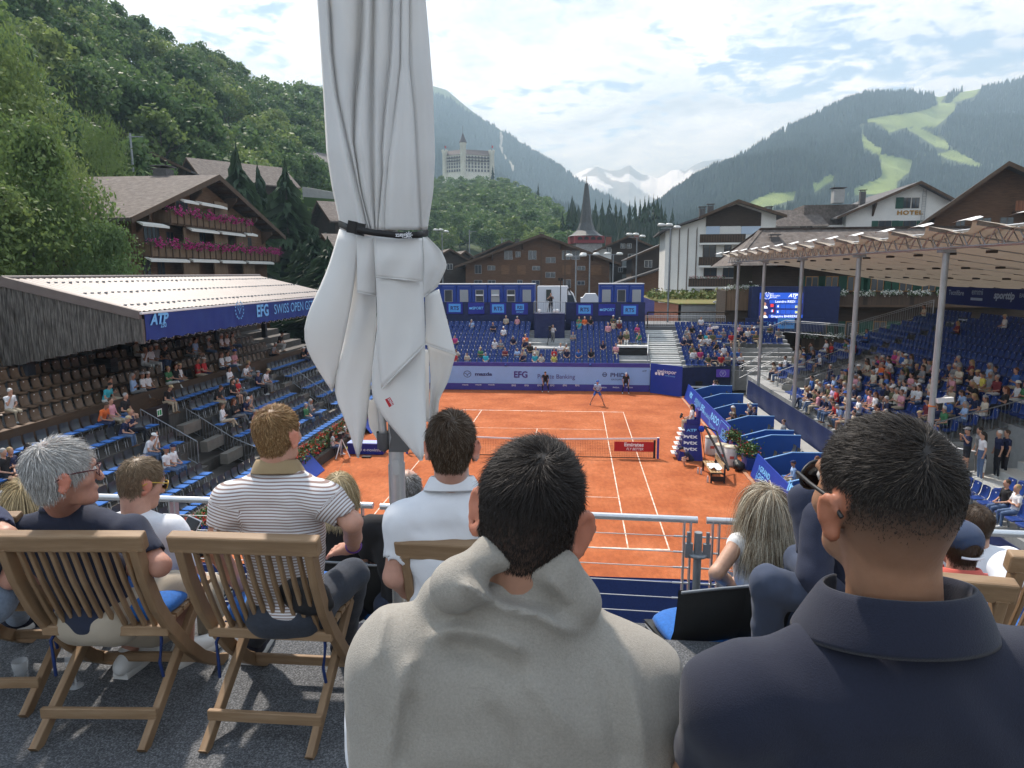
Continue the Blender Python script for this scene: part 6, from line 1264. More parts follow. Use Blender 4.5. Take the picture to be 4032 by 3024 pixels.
# chalet behind, right of the church
p = aty(*zm(985, 297), 118); h = House('chalet', 'brown chalet with glazed balconies right of the church spire', (p[0], 118, 0), 0.)
A_, B_ = h.px(*zm(805, 372)), h.px(*zm(1195, 385)); zr2 = h.px(*zm(985, 297))[1]; h.gable(A_[0]+1.5, B_[0]-1.5, 0, A_[1]+.5, zr2, 18, WD, SLATE, 1.5, 1.4, .3, 0, B_[1]+.5)
x, z = h.px(*zm(865, 385)); h.box('white_wing', (x-2, -.3, z-6), (x+1.4, .5, z+1.2), PLAST)
for a, b, w_, h_ in ((956, 341, 1, 1), (987, 341, 1, 1), (1000, 402, 1.6, 1.8), (1045, 402, 2.8, 1.7), (1120, 402, 3.2, 1.7), (885, 360, 1, 1), (1000, 467, 1.6, 1.8), (1050, 467, 3, 1.8), (944, 460, 1, 1), (1120, 540, 1, 1)): x, z = h.px(*zm(a, b)); h.win(x, z, w_, h_, -.34 if a == 885 else -.06)
for b in (428, 495): 
    x0, z_ = h.px(*zm(950, b)); x1, _ = h.px(*zm(1092, b)); q = h.box('balcony', (x0, -1.4, z_-.6), (x1, -1.3, z_+.5), M('glass_balcony', (.18, .2, .2), rough=.2)); h.box('balcony_floor', (x0, -1.5, z_-.9), (x1, 0, z_-.6), CONC)
h.chim(-4, 5, zr2-1, 1.3, 1.2, M('brick_red', (.22, .08, .06), rough=.9)); h.chim(2, 5, zr2-.2, .8, .9, MATS['brick_red'])
simple_house('dark chalet at the right end of the row behind the booths', 2620, 960, 128, 12, 7, 2.5, WD, SLATE, 0, 14, 10, [(-3, -3.6, 1.4, 1.3), (1.5, -3.6, 1.4, 1.3)], 'chalet')
p = aty(*zm(1210, 435), 92); h = House('house', 'brown lean-to house beside the white apartment block', (p[0]-4.5, 92, 0), 0); z_ = p[2]; h.poly('wall', [(-5, 0, 0), (5, 0, 0), (5, 0, z_), (-5, 0, z_-3.4)], (0, 8, 0), WO); h.poly('roof', [(-6, -1, z_-3.6), (5.2, -1, z_+.2), (5.2, -1, z_+.5), (-6, -1, z_-3.3)], (0, 10, 0), SLATE)
for x in (-1.6, 1.4): h.win(x, z_-4.8, 1.4, 1.4, frame=WTRIM)
# --- church
p = np.array(atd(*zm(770, 355), 165)); ch = House('church_tower', 'slender grey church spire above the brown chalet roof', (p[0], p[1], 0), .25, 'church')
zt, zb_ = atd(*zm(781, 0), 165)[2], atd(*zm(770, 293), 165)[2]; hb = zb_-atd(*zm(770, 330), 165)[2]
ch.box('tower', (-3.1, -3.1, 0), (3.1, 3.1, zb_-hb), M('stone_grey', (.33, .32, .31), rough=.9, nz=(2.5, .3))); bel = ch.box('belfry', (-3.5, -3.5, zb_-hb), (3.5, 3.5, zb_-.05), M('belfry_red', (.22, .04, .045), rough=.8))
for x in (-2.3, -.8, .8, 2.3): ch.poly('arch', [(x-.55, -3.56, zb_-hb*.55), (x+.55, -3.56, zb_-hb*.55), (x+.55, -3.56, zb_-.5), (x, -3.56, zb_-.15), (x-.55, -3.56, zb_-.5)], (0, .08, 0), BLACK, bel)
m = MB(); prof = [(4.2, 0), (3.4, .35), (2.2, 1.3), (1.55, 3), (1.15, 5.5), (.8, 8.5), (.4, 12), (.12, zt-zb_-2.2), (.04, zt-zb_)]; m.lathe(prof, tuple(ch.w(0, 0, zb_)), 8, smooth=False); m.build('spire', M('spire_slate', (.085, .09, .09), rough=.6, nz=(3, .25)), ch.e)
# --- castle hotel on the hill
p = np.array(atd(1838, 690, 615)); pc = House('castle_hotel', 'white castle hotel with corner turrets on the wooded hill', (p[0], p[1], p[2]-14), .12, 'hotel'); pxm = 615/2757.2
zg = lambda v: (690-(v-20))*pxm+14
pass; PW = M('hotel_white', (.7, .68, .6), rough=.85, nz=(.1, .08)); HR = M('hotel_roof', (.1, .08, .075), rough=.8)
pc.poly('wall', [(-19.5, 9, 0), (-3, 0, 0), (-3, 0, zg(628)), (-19.5, 9, zg(628))], (2, 14, 0), PW); pc.poly('wall', [(-3, 0, 0), (22, 7, 0), (22, 7, zg(628)), (-3, 0, zg(628))], (-3, 14, 0), PW)
pc.poly('roof', [(-20.5, 8.5, zg(630)), (-3, -.8, zg(630)), (-3, 5, zg(608)), (-17, 12, zg(610))], (2, 12, 0), HR); pc.poly('roof', [(-3, -.8, zg(630)), (23, 6.5, zg(632)), (19, 10, zg(610)), (-3, 5, zg(608))], (-3, 12, 0), HR)
def turret(x, y, r, zt_, cren=True, cone=None):
    t_ = MB().lathe([(r, 0), (r, zt_-2), (r*1.15, zt_-1.6), (r*1.15, zt_)], tuple(pc.w(x, y, 0)), 12).build('turret', PW, pc.e)
    if cren:
        for k in range(6): a = k*PI/3; q = pc.w(x+r*1.05*math.cos(a), y+r*1.05*math.sin(a), zt_+.4); MB().box(q, (1.0, 1.0, 1.0), a).build('merlon', PW, t_)
    if cone: MB().lathe([(r*1.35, zt_), (r*.75, zt_+cone*.4), (.05, zt_+cone)], tuple(pc.w(x, y, 0)), 12).build('cone_roof', HR, t_); MB().tube([pc.w(x, y, zt_+cone), pc.w(x, y, zt_+cone+5)], .15, 5).build('finial', HR, t_)
turret(-19.5, 9, 2.3, zg(612)); turret(22, 7, 2.3, zg(614)); turret(-3, -.5, 2.6, zg(588), False, (588-548)*pxm)
for r_, v in enumerate((640, 652, 664, 676, 690)):
    for k in range(6): t = (k+.7)/7; f = pc.poly('window', [(-19.5+16.5*t-.75, 9-9*t-.15, zg(v)-1), (-19.5+16.5*t+.75, 9-9*t-.95, zg(v)-1), (-19.5+16.5*t+.75, 9-9*t-.95, zg(v)+1), (-19.5+16.5*t-.75, 9-9*t-.15, zg(v)+1)], (.1, .4, 0), M('hotel_window', (.12, .12, .13), rough=.4))
    for k in range(8): t = (k+.9)/9; pc.poly('window', [(-3+25*t-.75, 7*t-.75, zg(v)-1), (-3+25*t+.75, 7*t-.33, zg(v)-1), (-3+25*t+.75, 7*t-.33, zg(v)+1), (-3+25*t-.75, 7*t-.75, zg(v)+1)], (-.1, .4, 0), MATS['hotel_window'])
for a, b in (((-18, 8.2), (-4.8, 1)), ((-1, .2), (20, 6))): 
    for v in (636, 648): pc.poly('balcony', [(a[0], a[1]-.9, zg(v)-1.7), (b[0], b[1]-.9, zg(v)-1.7), (b[0], b[1]-.9, zg(v)-.9), (a[0], a[1]-.9, zg(v)-.9)], (0, .3, 0), M('hotel_balcony', (.09, .07, .06), rough=.8))
for x, y in ((-19.5, 9), (22, 7)): MB().tube([pc.w(x, y, zg(612)), pc.w(x, y, zg(588))], .12, 5).build('flagpole', HR, pc.e); MB().quad(pc.w(x, y, zg(592)), pc.w(x+1.4, y, zg(593)), pc.w(x+1.4, y, zg(601)), pc.w(x, y, zg(602))).build('flag', M('flag_red', (.45, .03, .03)), pc.e)
# --- white apartment block
p = aty(*z3(553, 1103), 68); ab = House('apartment_block', 'white apartment block with dark wooden balconies right of the church', (p[0], 68, 0), -.05, 'building')
A_, B_ = ab.px(*z3(385, 1170)), ab.px(*z3(770, 1170)); zr = ab.px(*z3(553, 1103))[1]; ab.gable(A_[0], B_[0], 0, A_[1]-.15, zr, 16, PLAST, SLATE, 1.1, 1.4, .25)
ab.poly('wing', [(A_[0]-5.2, 3.0, 0), (A_[0], 0, 0), (A_[0], 0, A_[1]-.4), (A_[0]-5.2, 3.0, A_[1]-2.0)], (0, 13, 0), PLAST); ab.poly('wing_roof', [(A_[0]-6.2, 2.2, A_[1]-2.3), (A_[0]+.3, -1.4, A_[1]-.1), (A_[0]+.3, -1.4, A_[1]+.15), (A_[0]-6.2, 2.2, A_[1]-2.05)], (0, 15, 0), SLATE)
for k in range(4): x = A_[0]-1.1-k*1.15; ab.poly('louvre', [(x, -(x-A_[0])*.577-.12, 1.5), (x+.12, -(x+.12-A_[0])*.577-.12, 1.5), (x+.12, -(x+.12-A_[0])*.577-.12, A_[1]-1.6), (x, -(x-A_[0])*.577-.12, A_[1]-2.0)], (0, .1, 0), M('louvre_brown', (.16, .13, .11), rough=.7))
x0, z0 = ab.px(*z3(388, 1170)); x1, z1 = ab.px(*z3(685, 1232)); ab.poly('gable_cladding', [(x0, -.06, z1), (x1, -.06, z1), (x1, -.06, z0+.2), (0, -.06, zr-.25), (x0, -.06, z0+.2)], (0, .08, 0), WD)
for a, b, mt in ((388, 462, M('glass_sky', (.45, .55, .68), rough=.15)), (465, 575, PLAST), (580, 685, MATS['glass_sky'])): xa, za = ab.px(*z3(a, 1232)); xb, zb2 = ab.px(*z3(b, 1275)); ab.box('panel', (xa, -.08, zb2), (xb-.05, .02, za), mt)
for a0, a1, b0, b1 in ((348, 592, 1278, 1322), (342, 540, 1400, 1445), (287, 610, 1515, 1560)):
    xa, za = ab.px(*z3(a0, b0)); xb, zb2 = ab.px(*z3(a1, b1)); q = ab.box('balcony', (xa, -1.3, zb2), (xb, -1.2, za), WD); ab.box('balcony_floor', (xa, -1.3, zb2-.25), (xb, 0, zb2), PLAST)
    for k in range(int((xb-xa)/.35)): ab.box('baluster', (xa+.1+k*.35, -1.34, zb2+.1), (xa+.24+k*.35, -1.3, za-.1), WTRIM, q)
for a, b, w_, h_ in ((405, 1370, 1.8, 2.0), (505, 1370, 1.0, 2.0), (410, 1475, 1.8, 1.6), (510, 1480, 1.6, 1.6), (400, 1590, 1.0, 1.0)): x, z = ab.px(*z3(a, b)); ab.win(x, z, w_, h_, -.05, frame=WTRIM)
xa, za = ab.px(*z3(287, 1512)); xb, _ = ab.px(*z3(480, 1512)); c = ab.w((xa+xb)/2, -1.45, za+.05); flower_mass('flower_box', lambda g_, n, o_, c=c, hw=(xb-xa)/2: c+np.stack([g_.uniform(-hw, hw, n), g_.normal(0, .1, n), g_.normal(0, .1, n)+.04*o_], 1), 240, 60, M('flower_mix', (.5, .08, .12), nz=(4, .5)), .07, .06, ab.e, seed=61, cluster=3)
x, z = ab.px(*z3(430, 1452)); ab.poly('awning', [(x-1.6, -.1, z+.4), (x-1.6, -1.2, z), (x-1.6, -1.2, z-.15), (x-1.6, -.1, z+.3)], (3.4, 0, 0), AWN)
for a, b in ((426, 1150), (380, 1165), (752, 1165)): x, z = ab.px(*z3(a, b)); ab.chim(x, 3, z, 1.0, .8)
x, z = ab.px(*z3(420, 1450)); ab.box('plinth', (A_[0]-6, -1.5, -.05), (B_[0]+4, 0, ab.px(*z3(400, 1600))[1]), PLAST)
# grass roofed garage in front
p = aty(2500+710/4.148, 1150+205/4.148, 44); gg = House('garage', 'low grass roofed garage in front of the white apartment block', (p[0], 44, 0), 0., 'garage'); zt = p[2]
gg.box('wall', (0, 0, 0), (13.5, 12, zt), CONC); gg.poly('side_wall', [(0, 0, 0), (0, 0, zt), (-5.2, 12, zt+.2), (-5.2, 12, 0)], (.3, 0, 0), M('terracotta_wall', (.4, .17, .11), rough=.85)); gg.poly('roof', [(0, -.2, zt), (13.6, -.2, zt), (13.6, 12, zt+.5), (-5.3, 12, zt+.5)], (0, 0, .12), M('sedum_roof', (.2, .15, .06), rough=.95, nz=(1.5, .6, (.14, .16, .04)), bump=(10, .6, .05)))
flower_mass('roof_grass', lambda g_, n, o_: np.array(gg.w(0, 0, zt+.45))+np.stack([g_.uniform(-2.5, 13.3, n), g_.uniform(5.5, 11.8, n), np.abs(g_.normal(0, .35, n))], 1), 2600, 1, LEAF1, .22, .01, gg.e, leaf=M('grass_blade', (.13, .19, .05), rough=.8, nz=(.8, .4, (.22, .2, .07))), seed=71)
q = np.array(gg.w(3.9, -.5, zt-2)); e = empty('street_lamp', tuple(q), 'slim lamp with a white head in front of the garage wall', 'lamp'); MB().tube([q, q+(0, 0, 2.2)], .05).build('pole', STEEL, e); MB().box(q+(0, 0, 2.35), (.55, .2, .18), ry3(-.3)).build('head', WHITE, e)
railing('wooden_fence', [(9.0, 33, 4.0), (19, 33, 4.0)], 1.5, WD, 'dark wooden fence between the far corner seats and the garage', .3, .06)
# HOTEL house
p = aty(*z3(1535, 1003), 82); hh = House('hotel_house', 'white hotel building with gold letters and green shutters', (p[0], 82, 0), -.06, 'hotel')
A_, B_ = hh.px(*z3(1085, 1195)), hh.px(*z3(1865, 1175)); zr = hh.px(*z3(1535, 1003))[1]; kL = (zr-A_[1])/-A_[0]; kR = (zr-B_[1])/B_[0]; xl, xr_ = A_[0]+1.8, B_[0]-1.8; hh.gable(xl, xr_, 0, zr+kL*xl, zr, 20, PLAST, SLATE, 1.8, 1.5, .28, 0, zr-kR*xr_)
for a, b, w_, h_ in ((1480, 1105, 1.1, 1.6), (1527, 1105, 1.1, 1.6)): x, z = hh.px(*z3(a, b)); hh.win(x, z, w_, h_, frame=WTRIM)
x, z = hh.px(*z3(1440, 1105)); hh.box('shutter', (x-.55, -.1, z-.85), (x+.55, .02, z+.85), GREENSH)
for a, b in ((1360, 1228), (1495, 1228), (1650, 1228)): x, z = hh.px(*z3(a, b)); hh.win(x, z, 1.9, 1.5, sh=GREENSH, frame=WTRIM)
x, z = hh.px(*z3(1494, 1168)); lettering('HOTEL', hh.e, hh.w(x, -.1, z), hh.R@np.array([1., 0, 0]), (0, 0, 1), .62, M('gold_letters', (.42, .22, .03), rough=.4, metal=.3), .05, sx=1.25, sp=1.15)
x, z = hh.px(*z3(1570, 1110)); 
for q in (-.25, .25): hh.box('ladder_rail', (x+q-.03, -.2, z-3.2), (x+q+.03, -.14, z+2.2), FRAMEG)
for k in range(14): hh.box('ladder_rung', (x-.25, -.19, z-3.1+k*.38), (x+.25, -.15, z-3.06+k*.38), FRAMEG)
for t in (-.62, .55): zt = zr-abs(t)*8*.5; x = xl*.0+t*10; zz_ = zr-(kL if t < 0 else kR)*abs(x); hh.poly('bracket', [(x, 0, zz_-2), (x, -1.3, zz_-.3), (x, -1.3, zz_-.05), (x, 0, zz_-.05)], (.25, 0, 0), WTRIM)
for a, b in ((1115, 1060), (1285, 1060)): x, z = hh.px(*z3(a, b)); hh.chim(x, 4 if a > 1200 else 1, z+.3, .6, 1.6 if a < 1200 else .8, CONC if a < 1200 else None)
x, z = hh.px(*z3(1090, 1150)); hh.box('roof_box', (x-4.2, 2, z-2), (x+4, 9, z+1.2), SHING); x, z = hh.px(*z3(880, 1190)); hh.box('link_wing', (x-4.5, 1, 0), (x+8, 12, z-1), PLAST); hh.poly('link_roof', [(x-5, -.2, z-1.2), (x-3.6, 3, z+1.6), (x+3.6, 3, z+1.6), (x+5, -.2, z-1.2)], (0, 9, 0), SHING)
x, z = hh.px(*z3(940, 1240)); hh.win(x, z, 2, 1.2, .9)
# --- dark chalet with green shutters behind the covered stand
p = aty(*z3(640, 1640), 33.5); dk = House('chalet', 'dark chalet with green shutters and white flower boxes behind the right stand', (p[0], 34, 0), -.04); L0 = dk.px(*z3(640, 1440)); L1 = dk.px(*z3(2250, 1540)); zE = dk.px(*z3(1100, 1450))[1]
dk.box('wall', (0, 0, 0), (24, 10, zE+.6), WD); dk.poly('roof', [(-2.2, -1.6, zE+.1), (26, -1.6, zE+.1), (24, 5, zE+3.6), (1.5, 5, zE+3.6)], (0, .3, .25), SHING); dk.poly('roof', [(-2.2, 11.6, zE+.1), (26, 11.6, zE+.1), (24, 5, zE+3.6), (1.5, 5, zE+3.6)], (0, -.3, .25), SHING); dk.poly('roof', [(-2.2, -1.6, zE+.1), (1.5, 5, zE+3.6), (-2.2, 11.6, zE+.1)], (.3, 0, .2), SHING)
x, z = dk.px(*z3(800, 1300)); dk.chim(x, 3, z-.4, .7, .8)
FLZ = None
for row, bz in ((0, 1545), (1, 1790)):
    for a in ((962, 1070, 1190, 1318, 1475, 1600, 1740) if row == 0 else (1010, 1180, 1330, 1480, 1640)):
        x, z = dk.px(*z3(a, bz)); dk.win(x, z, 1.15, 1.4, -.05, frame=M('window_ochre', (.34, .18, .06), rough=.6), sh=GREENSH, pane=GLASS)
    x, z = dk.px(*z3(1100, 1592 if row == 0 else 1822)); f = dk.box('balcony', (3.6 if row == 0 else 4.5, -1.2, z-1.1), (23, -1.1, z-.15), woodmat('balcony_dark', (.075, .05, .035), .16, vertical=True)); dk.box('balcony_floor', (3.6, -1.2, z-1.3), (23, 0, z-1.1), WTRIM)
    for k in range(8 if row == 0 else 7):
        a, b = 4.0+k*2.35, 4.0+k*2.35+1.9; c = dk.w((a+b)/2, -1.35, z-.05)
        flower_mass('flower_box', lambda g_, n, o_, c=c, hw=(b-a)/2: c+np.stack([g_.uniform(-hw, hw, n), g_.normal(0, .13, n), g_.normal(0, .12, n)+.05*o_], 1), 130, 65, FWHITE, .08, .06, dk.e, seed=300+k+10*row, cluster=4)
x, z = dk.px(*z3(580, 1570)); dk.box('side_balcony', (-2.6, -1.5, z-2), (0, -1.4, z), BALC); c = dk.w(-1.2, -1.6, z+.1); flower_mass('flower_box', lambda g_, n, o_, c=c: c+np.stack([g_.uniform(-1.5, 1.5, n), g_.normal(0, .15, n), g_.normal(0, .15, n)+.05*o_], 1), 150, 80, FWHITE, .08, .06, dk.e, seed=333, cluster=4); dk.box('side_wall', (-2.6, -1.3, 0), (0, 4, z-.2), WD)
# --- chalet at the right edge
p = aty(*z3(1935, 915), 54); rc = House('chalet', 'brown chalet with deep eaves at the right edge of the picture', (p[0]+1.5, 54, 0), -.35); zr = p[2]; rc.gable(-6.5, 9.5, 0, zr-5.2, zr, 14, WO, SLATE, 2.2, 2.6, .35)
for x, z, w_, h_ in ((-1.5, -6.3, 1.6, 1.5), (.8, -6.3, 1.4, 1.5), (3.2, -3.8, 1.4, 1.4), (3.2, -6.5, 1.6, 1.6), (-3.8, -6.4, 1, 1.3)): rc.win(x, zr+z, w_, h_, frame=WTRIM)
for z in (-3.9, -6.9): q = rc.box('balcony', (1.2, -1.7, zr+z-1.1), (8, -1.6, zr+z), woodmat('balcony_red', (.2, .075, .035), .15, vertical=True)); rc.box('balcony_floor', (1.2, -1.7, zr+z-1.3), (8, 0, zr+z-1.1), WTRIM)
rc.box('white_base', (-1.8, -.4, zr-10), (8, -.02, zr-7.6), PLAST); rc.chim(4.5, 3, zr-1.2, .8, .8); c = rc.w(2.8, -1.8, zr-6.85); flower_mass('flower_pot', lambda g_, n, o_, c=c: c+np.stack([g_.normal(0, .5, n), g_.normal(0, .12, n), g_.normal(0, .15, n)], 1), 100, 40, FRED, .08, .06, rc.e, seed=341, cluster=3)
# --- truck, floodlights, poles
p = np.array(aty(*z6(920, 310), 38)); q = aty(*z6(1262, 290), 38); tk = empty('truck', (p[0]+3, 38, 0), 'white box truck parked behind the camera tower', 'truck'); xb = aty(*z6(1180, 250), 38)[0]; zt = aty(*z6(1000, 170), 38)[2]; zb2 = zt-2.9
MB().bb((p[0], 38, zb2), (xb, 40.5, zt)).build('cargo_box', M('truck_white', (.72, .73, .74), rough=.4), tk); MB().prism([(xb+.1, 38.1, zb2-.2), (q[0], 38.1, zb2-.2), (q[0], 38.1, zb2+1.2), (q[0]-.35, 38.1, zb2+2.1), (q[0]-1.0, 38.1, zt-.2), (xb+.1, 38.1, zt-.1)], (0, 2.2, 0)).build('cab', MATS['truck_white'], tk)
MB().prism([(q[0]-1.2, 38.07, zb2+1.1), (q[0]-.1, 38.07, zb2+1.1), (q[0]-.42, 38.07, zb2+2.0), (q[0]-1.2, 38.07, zb2+2.0)], (0, .02, 0)).build('side_window', GLASS, tk); a, b = aty(*z6(997, 200), 37.95), aty(*z6(1040, 295), 37.95); MB().bb((a[0], 37.92, b[2]), (b[0], 37.97, a[2])).build('door', M('door_dark', (.05, .06, .05)), tk)
for x in (p[0]+1, xb-1, q[0]-.9): MB().tube([(x, 37.95, zb2-.4), (x, 38.3, zb2-.4)], .5, 16).build('wheel', BLACK, tk)
MB().bb((p[0]-2, 37, 0), (q[0]+12, 42, zb2-.9)).build('yard', M('yard_grey', (.2, .2, .2), rough=.9), kind='structure')
for k, (u, vt, vb, D) in enumerate(((2268, 1010, 1150, 75), (2322, 1005, 1120, 78), (2415, 1004, 1120, 82), (2508, 935, 1115, 85), (2640, 900, 1190, 72), (1740, 915, 960, 105))):
    t = np.array(atd(u, vt, D)); e = empty('floodlight_mast', (t[0], t[1], 0), 'grey floodlight mast with %s, %s from the left' % (('a pair of lamps', 'a pair of lamps', 'a pair of lamps', 'four lamps', 'a cluster of lamps', 'a cluster of lamps')[k], nthw(sorted((2268, 2322, 2415, 2508, 2640, 1740)).index(u))), 'floodlight', 'floodlight masts')
    MB().tube([(t[0], t[1], 0), tuple(t)], [.11, .07], 8).build('pole', STEELD, e)
    for a in ((-1, 1) if k < 3 else (-1.3, -.2, .9)): c = t+np.array([a*.72, 0, .15+(.25 if k > 2 and a < 0 else 0)]); MB().lathe([(0, .16), (.3, .12), (.42, -.05), (.36, -.14), (0, -.16)], tuple(c), 12).build('lamp', M('lamp_pale', (.6, .62, .6), rough=.35), e)
    MB().bar(t+(-1, 0, .05), t+(1, 0, .05), .07, .07).build('crossarm', STEELD, e)
for k, (u, vt, D, h) in enumerate(((512, 525, 85, 14), (1848, 905, 160, 16), (1976, 935, 170, 12))):
    t = np.array(atd(u, vt, D)); e = empty('power_pole', (t[0], t[1], t[2]-h), 'slim grey power pole, %s' % ('above the dormered chalet', 'on the slope right of the umbrella', 'behind the brown chalet roof')[k], 'pole'); MB().tube([(t[0], t[1], t[2]-h), tuple(t)], [.17, .12], 8).build('mast', STEELD, e); MB().bar(t+(-.2, 0, -.4), t+(1.6, 0, -.4), .1, .1).build('arm', STEELD, e)
t = np.array(aty(*z6(1122, 120), 29.5)); e = empty('stage_light', (t[0], t[1], 5.72), 'twin spotlight on a thin stand beside the tower', 'lamp'); MB().tube([(t[0], t[1], 5.72), tuple(t)], .04).build('stand', BLACK, e)
for a in (-.12, .12): MB().box(t+(a, 0, .1), (.2, .2, .25)).build('lamp', BLACK, e)
p = aty(*z6(1385, 280), 36); MB().bb((p[0]-1, 36, p[2]-1.2), (p[0]+1, 38, p[2]+.1)).prism([(p[0]-.8, 36, p[2]+.1), (p[0]+.8, 36, p[2]+.1), (p[0]+.5, 36, p[2]+.5), (p[0]-.5, 36, p[2]+.5)], (0, 2, 0)).build('parked_van', M('truck_white', (.7, .7, .7)), None, 'roof of a white van parked left of the right booths', 'van', base=(p[0], 37, p[2]-1.2))
# violet fence banner
p, q = aty(*z6(1845, 265), 33), aty(*z6(1940, 300), 33); b2 = aty(*z6(1845, 420), 33); MB().prism([(p[0], 33, p[2]), (q[0], 33, q[2]), (q[0], 33, b2[2]), (p[0], 33, b2[2])], (0, .1, 0)).build('violet_banner', M('violet_cloth', (.16, .15, .36), rough=.7, nz=(1.2, .3)), None, 'pale violet banner at the right end of the booths', 'banner', base=(p[0], 33, b2[2]))
# ------------------------------------------------------------------ air
hz = MB().bb((-4500, -3200, -1.5), (4500, 8500, 1250)).build('haze', M('haze_tmp'), kind='stuff'); hz['label'] = 'thin blue mountain haze'
hm = bpy.data.materials.new('haze_air'); hm.use_nodes = True; hm.node_tree.nodes.clear(); ho = hm.node_tree.nodes.new('ShaderNodeOutputMaterial'); hv = hm.node_tree.nodes.new('ShaderNodeVolumePrincipled')
hv.inputs['Color'].default_value = (.52, .76, 1, 1); hv.inputs['Absorption Color'].default_value = (.4, .4, .4, 1); hv.inputs['Density'].default_value = .0003; hv.inputs['Anisotropy'].default_value = .2; hm.node_tree.links.new(hv.outputs[0], ho.inputs[1]); hz.data.materials.clear(); hz.data.materials.append(hm)
# ------------------------------------------------------------------ viewing deck in the foreground
F0, F1 = 7.33, 6.78
CARPET = M('carpet_grey', (.075, .08, .085), rough=.97, ramp=(150, [(.3, (.035, .038, .042)), (.5, (.10, .105, .112)), (.7, (.27, .28, .295))]), nz=(3, .15), bump=(220, .8, .006))
ue = atz(2750, 2524, F0)[1]; le_ = atz(2600, 2490, F1)[1]
MB().bb((-9, -36.2, 5.0), (14, ue, F0)).build('viewing_deck', CARPET, kind='structure'); MB().bb((-9, ue, 4.8), (14, le_+.12, F1)).build('front_row_deck', CARPET, kind='structure'); MB().bb((-9, -39, 5.0), (14, -32.97, F0+.36)).build('rear_deck', CARPET, kind='structure')
RZ = 7.53
def rail_seg(a, b, label, posts):
    A_, B_ = np.array(z2(*a, RZ)), np.array(z2(*b, RZ)); e = empty('deck_railing', tuple(A_-(0, 0, .8)), label, 'railing')
    d = (B_-A_)/np.linalg.norm(B_-A_); MB().tube([A_, B_], .024, 14).build('top_rail', ALU, e)
    for k in range(1, 11): z = np.array([0, 0, -.115*k-.01]); MB().tube([A_+d*.06+z, B_-d*.06+z], .0035, 5, cap=False).build('cable', M('cable_steel', (.7, .7, .7), rough=.35, metal=.6), e)
    for t in posts:
        p = A_+(B_-A_)*t
        for s in (-.022, .022): MB().box(p+d*s+np.array([0, 0, -.65]), (.012, .05, 1.28)).build('post', ALU, e)
        for k in range(1, 11): MB().tube([p-d*.09+np.array([0, 0, -.115*k-.01]), p+d*.02+np.array([0, 0, -.115*k-.01])], .0065, 6).build('cable_end', ALU, e)
    return e
rail_seg((-120, 1062), (806, 1092), 'left section of the round steel deck railing with wire cables', (.97, .55, .2)); rail_seg((822, 1094), (1507, 1123), 'middle section of the steel deck railing with wire cables', (.03, .97)); rail_seg((1526, 1124), (2420, 1163), 'right section of the steel deck railing with wire cables', (.025, .5))
p = np.array(z2(1508, 1168, 7.42)); e = empty('scaffold_post', tuple(p-(0, 0, 1.2)), 'galvanised scaffold post with ring and brackets between the railings', 'post')
MB().tube([p+(0, 0, -1.3), p+(0, 0, .06)], .027, 14).build('tube', STEELD, e); MB().lathe([(.028, -.012), (.062, -.01), (.062, .006), (.028, .01)], tuple(p+(0, 0, -.1)), 16).build('ring', STEELD, e)
for s in (-1, 1): MB().box(p+(s*.06, 0, -.07), (.05, .03, .1)).build('bracket', STEELD, e); MB().box(p+(s*.065, 0, .01), (.022, .02, .1)).build('wedge', STEELD, e)
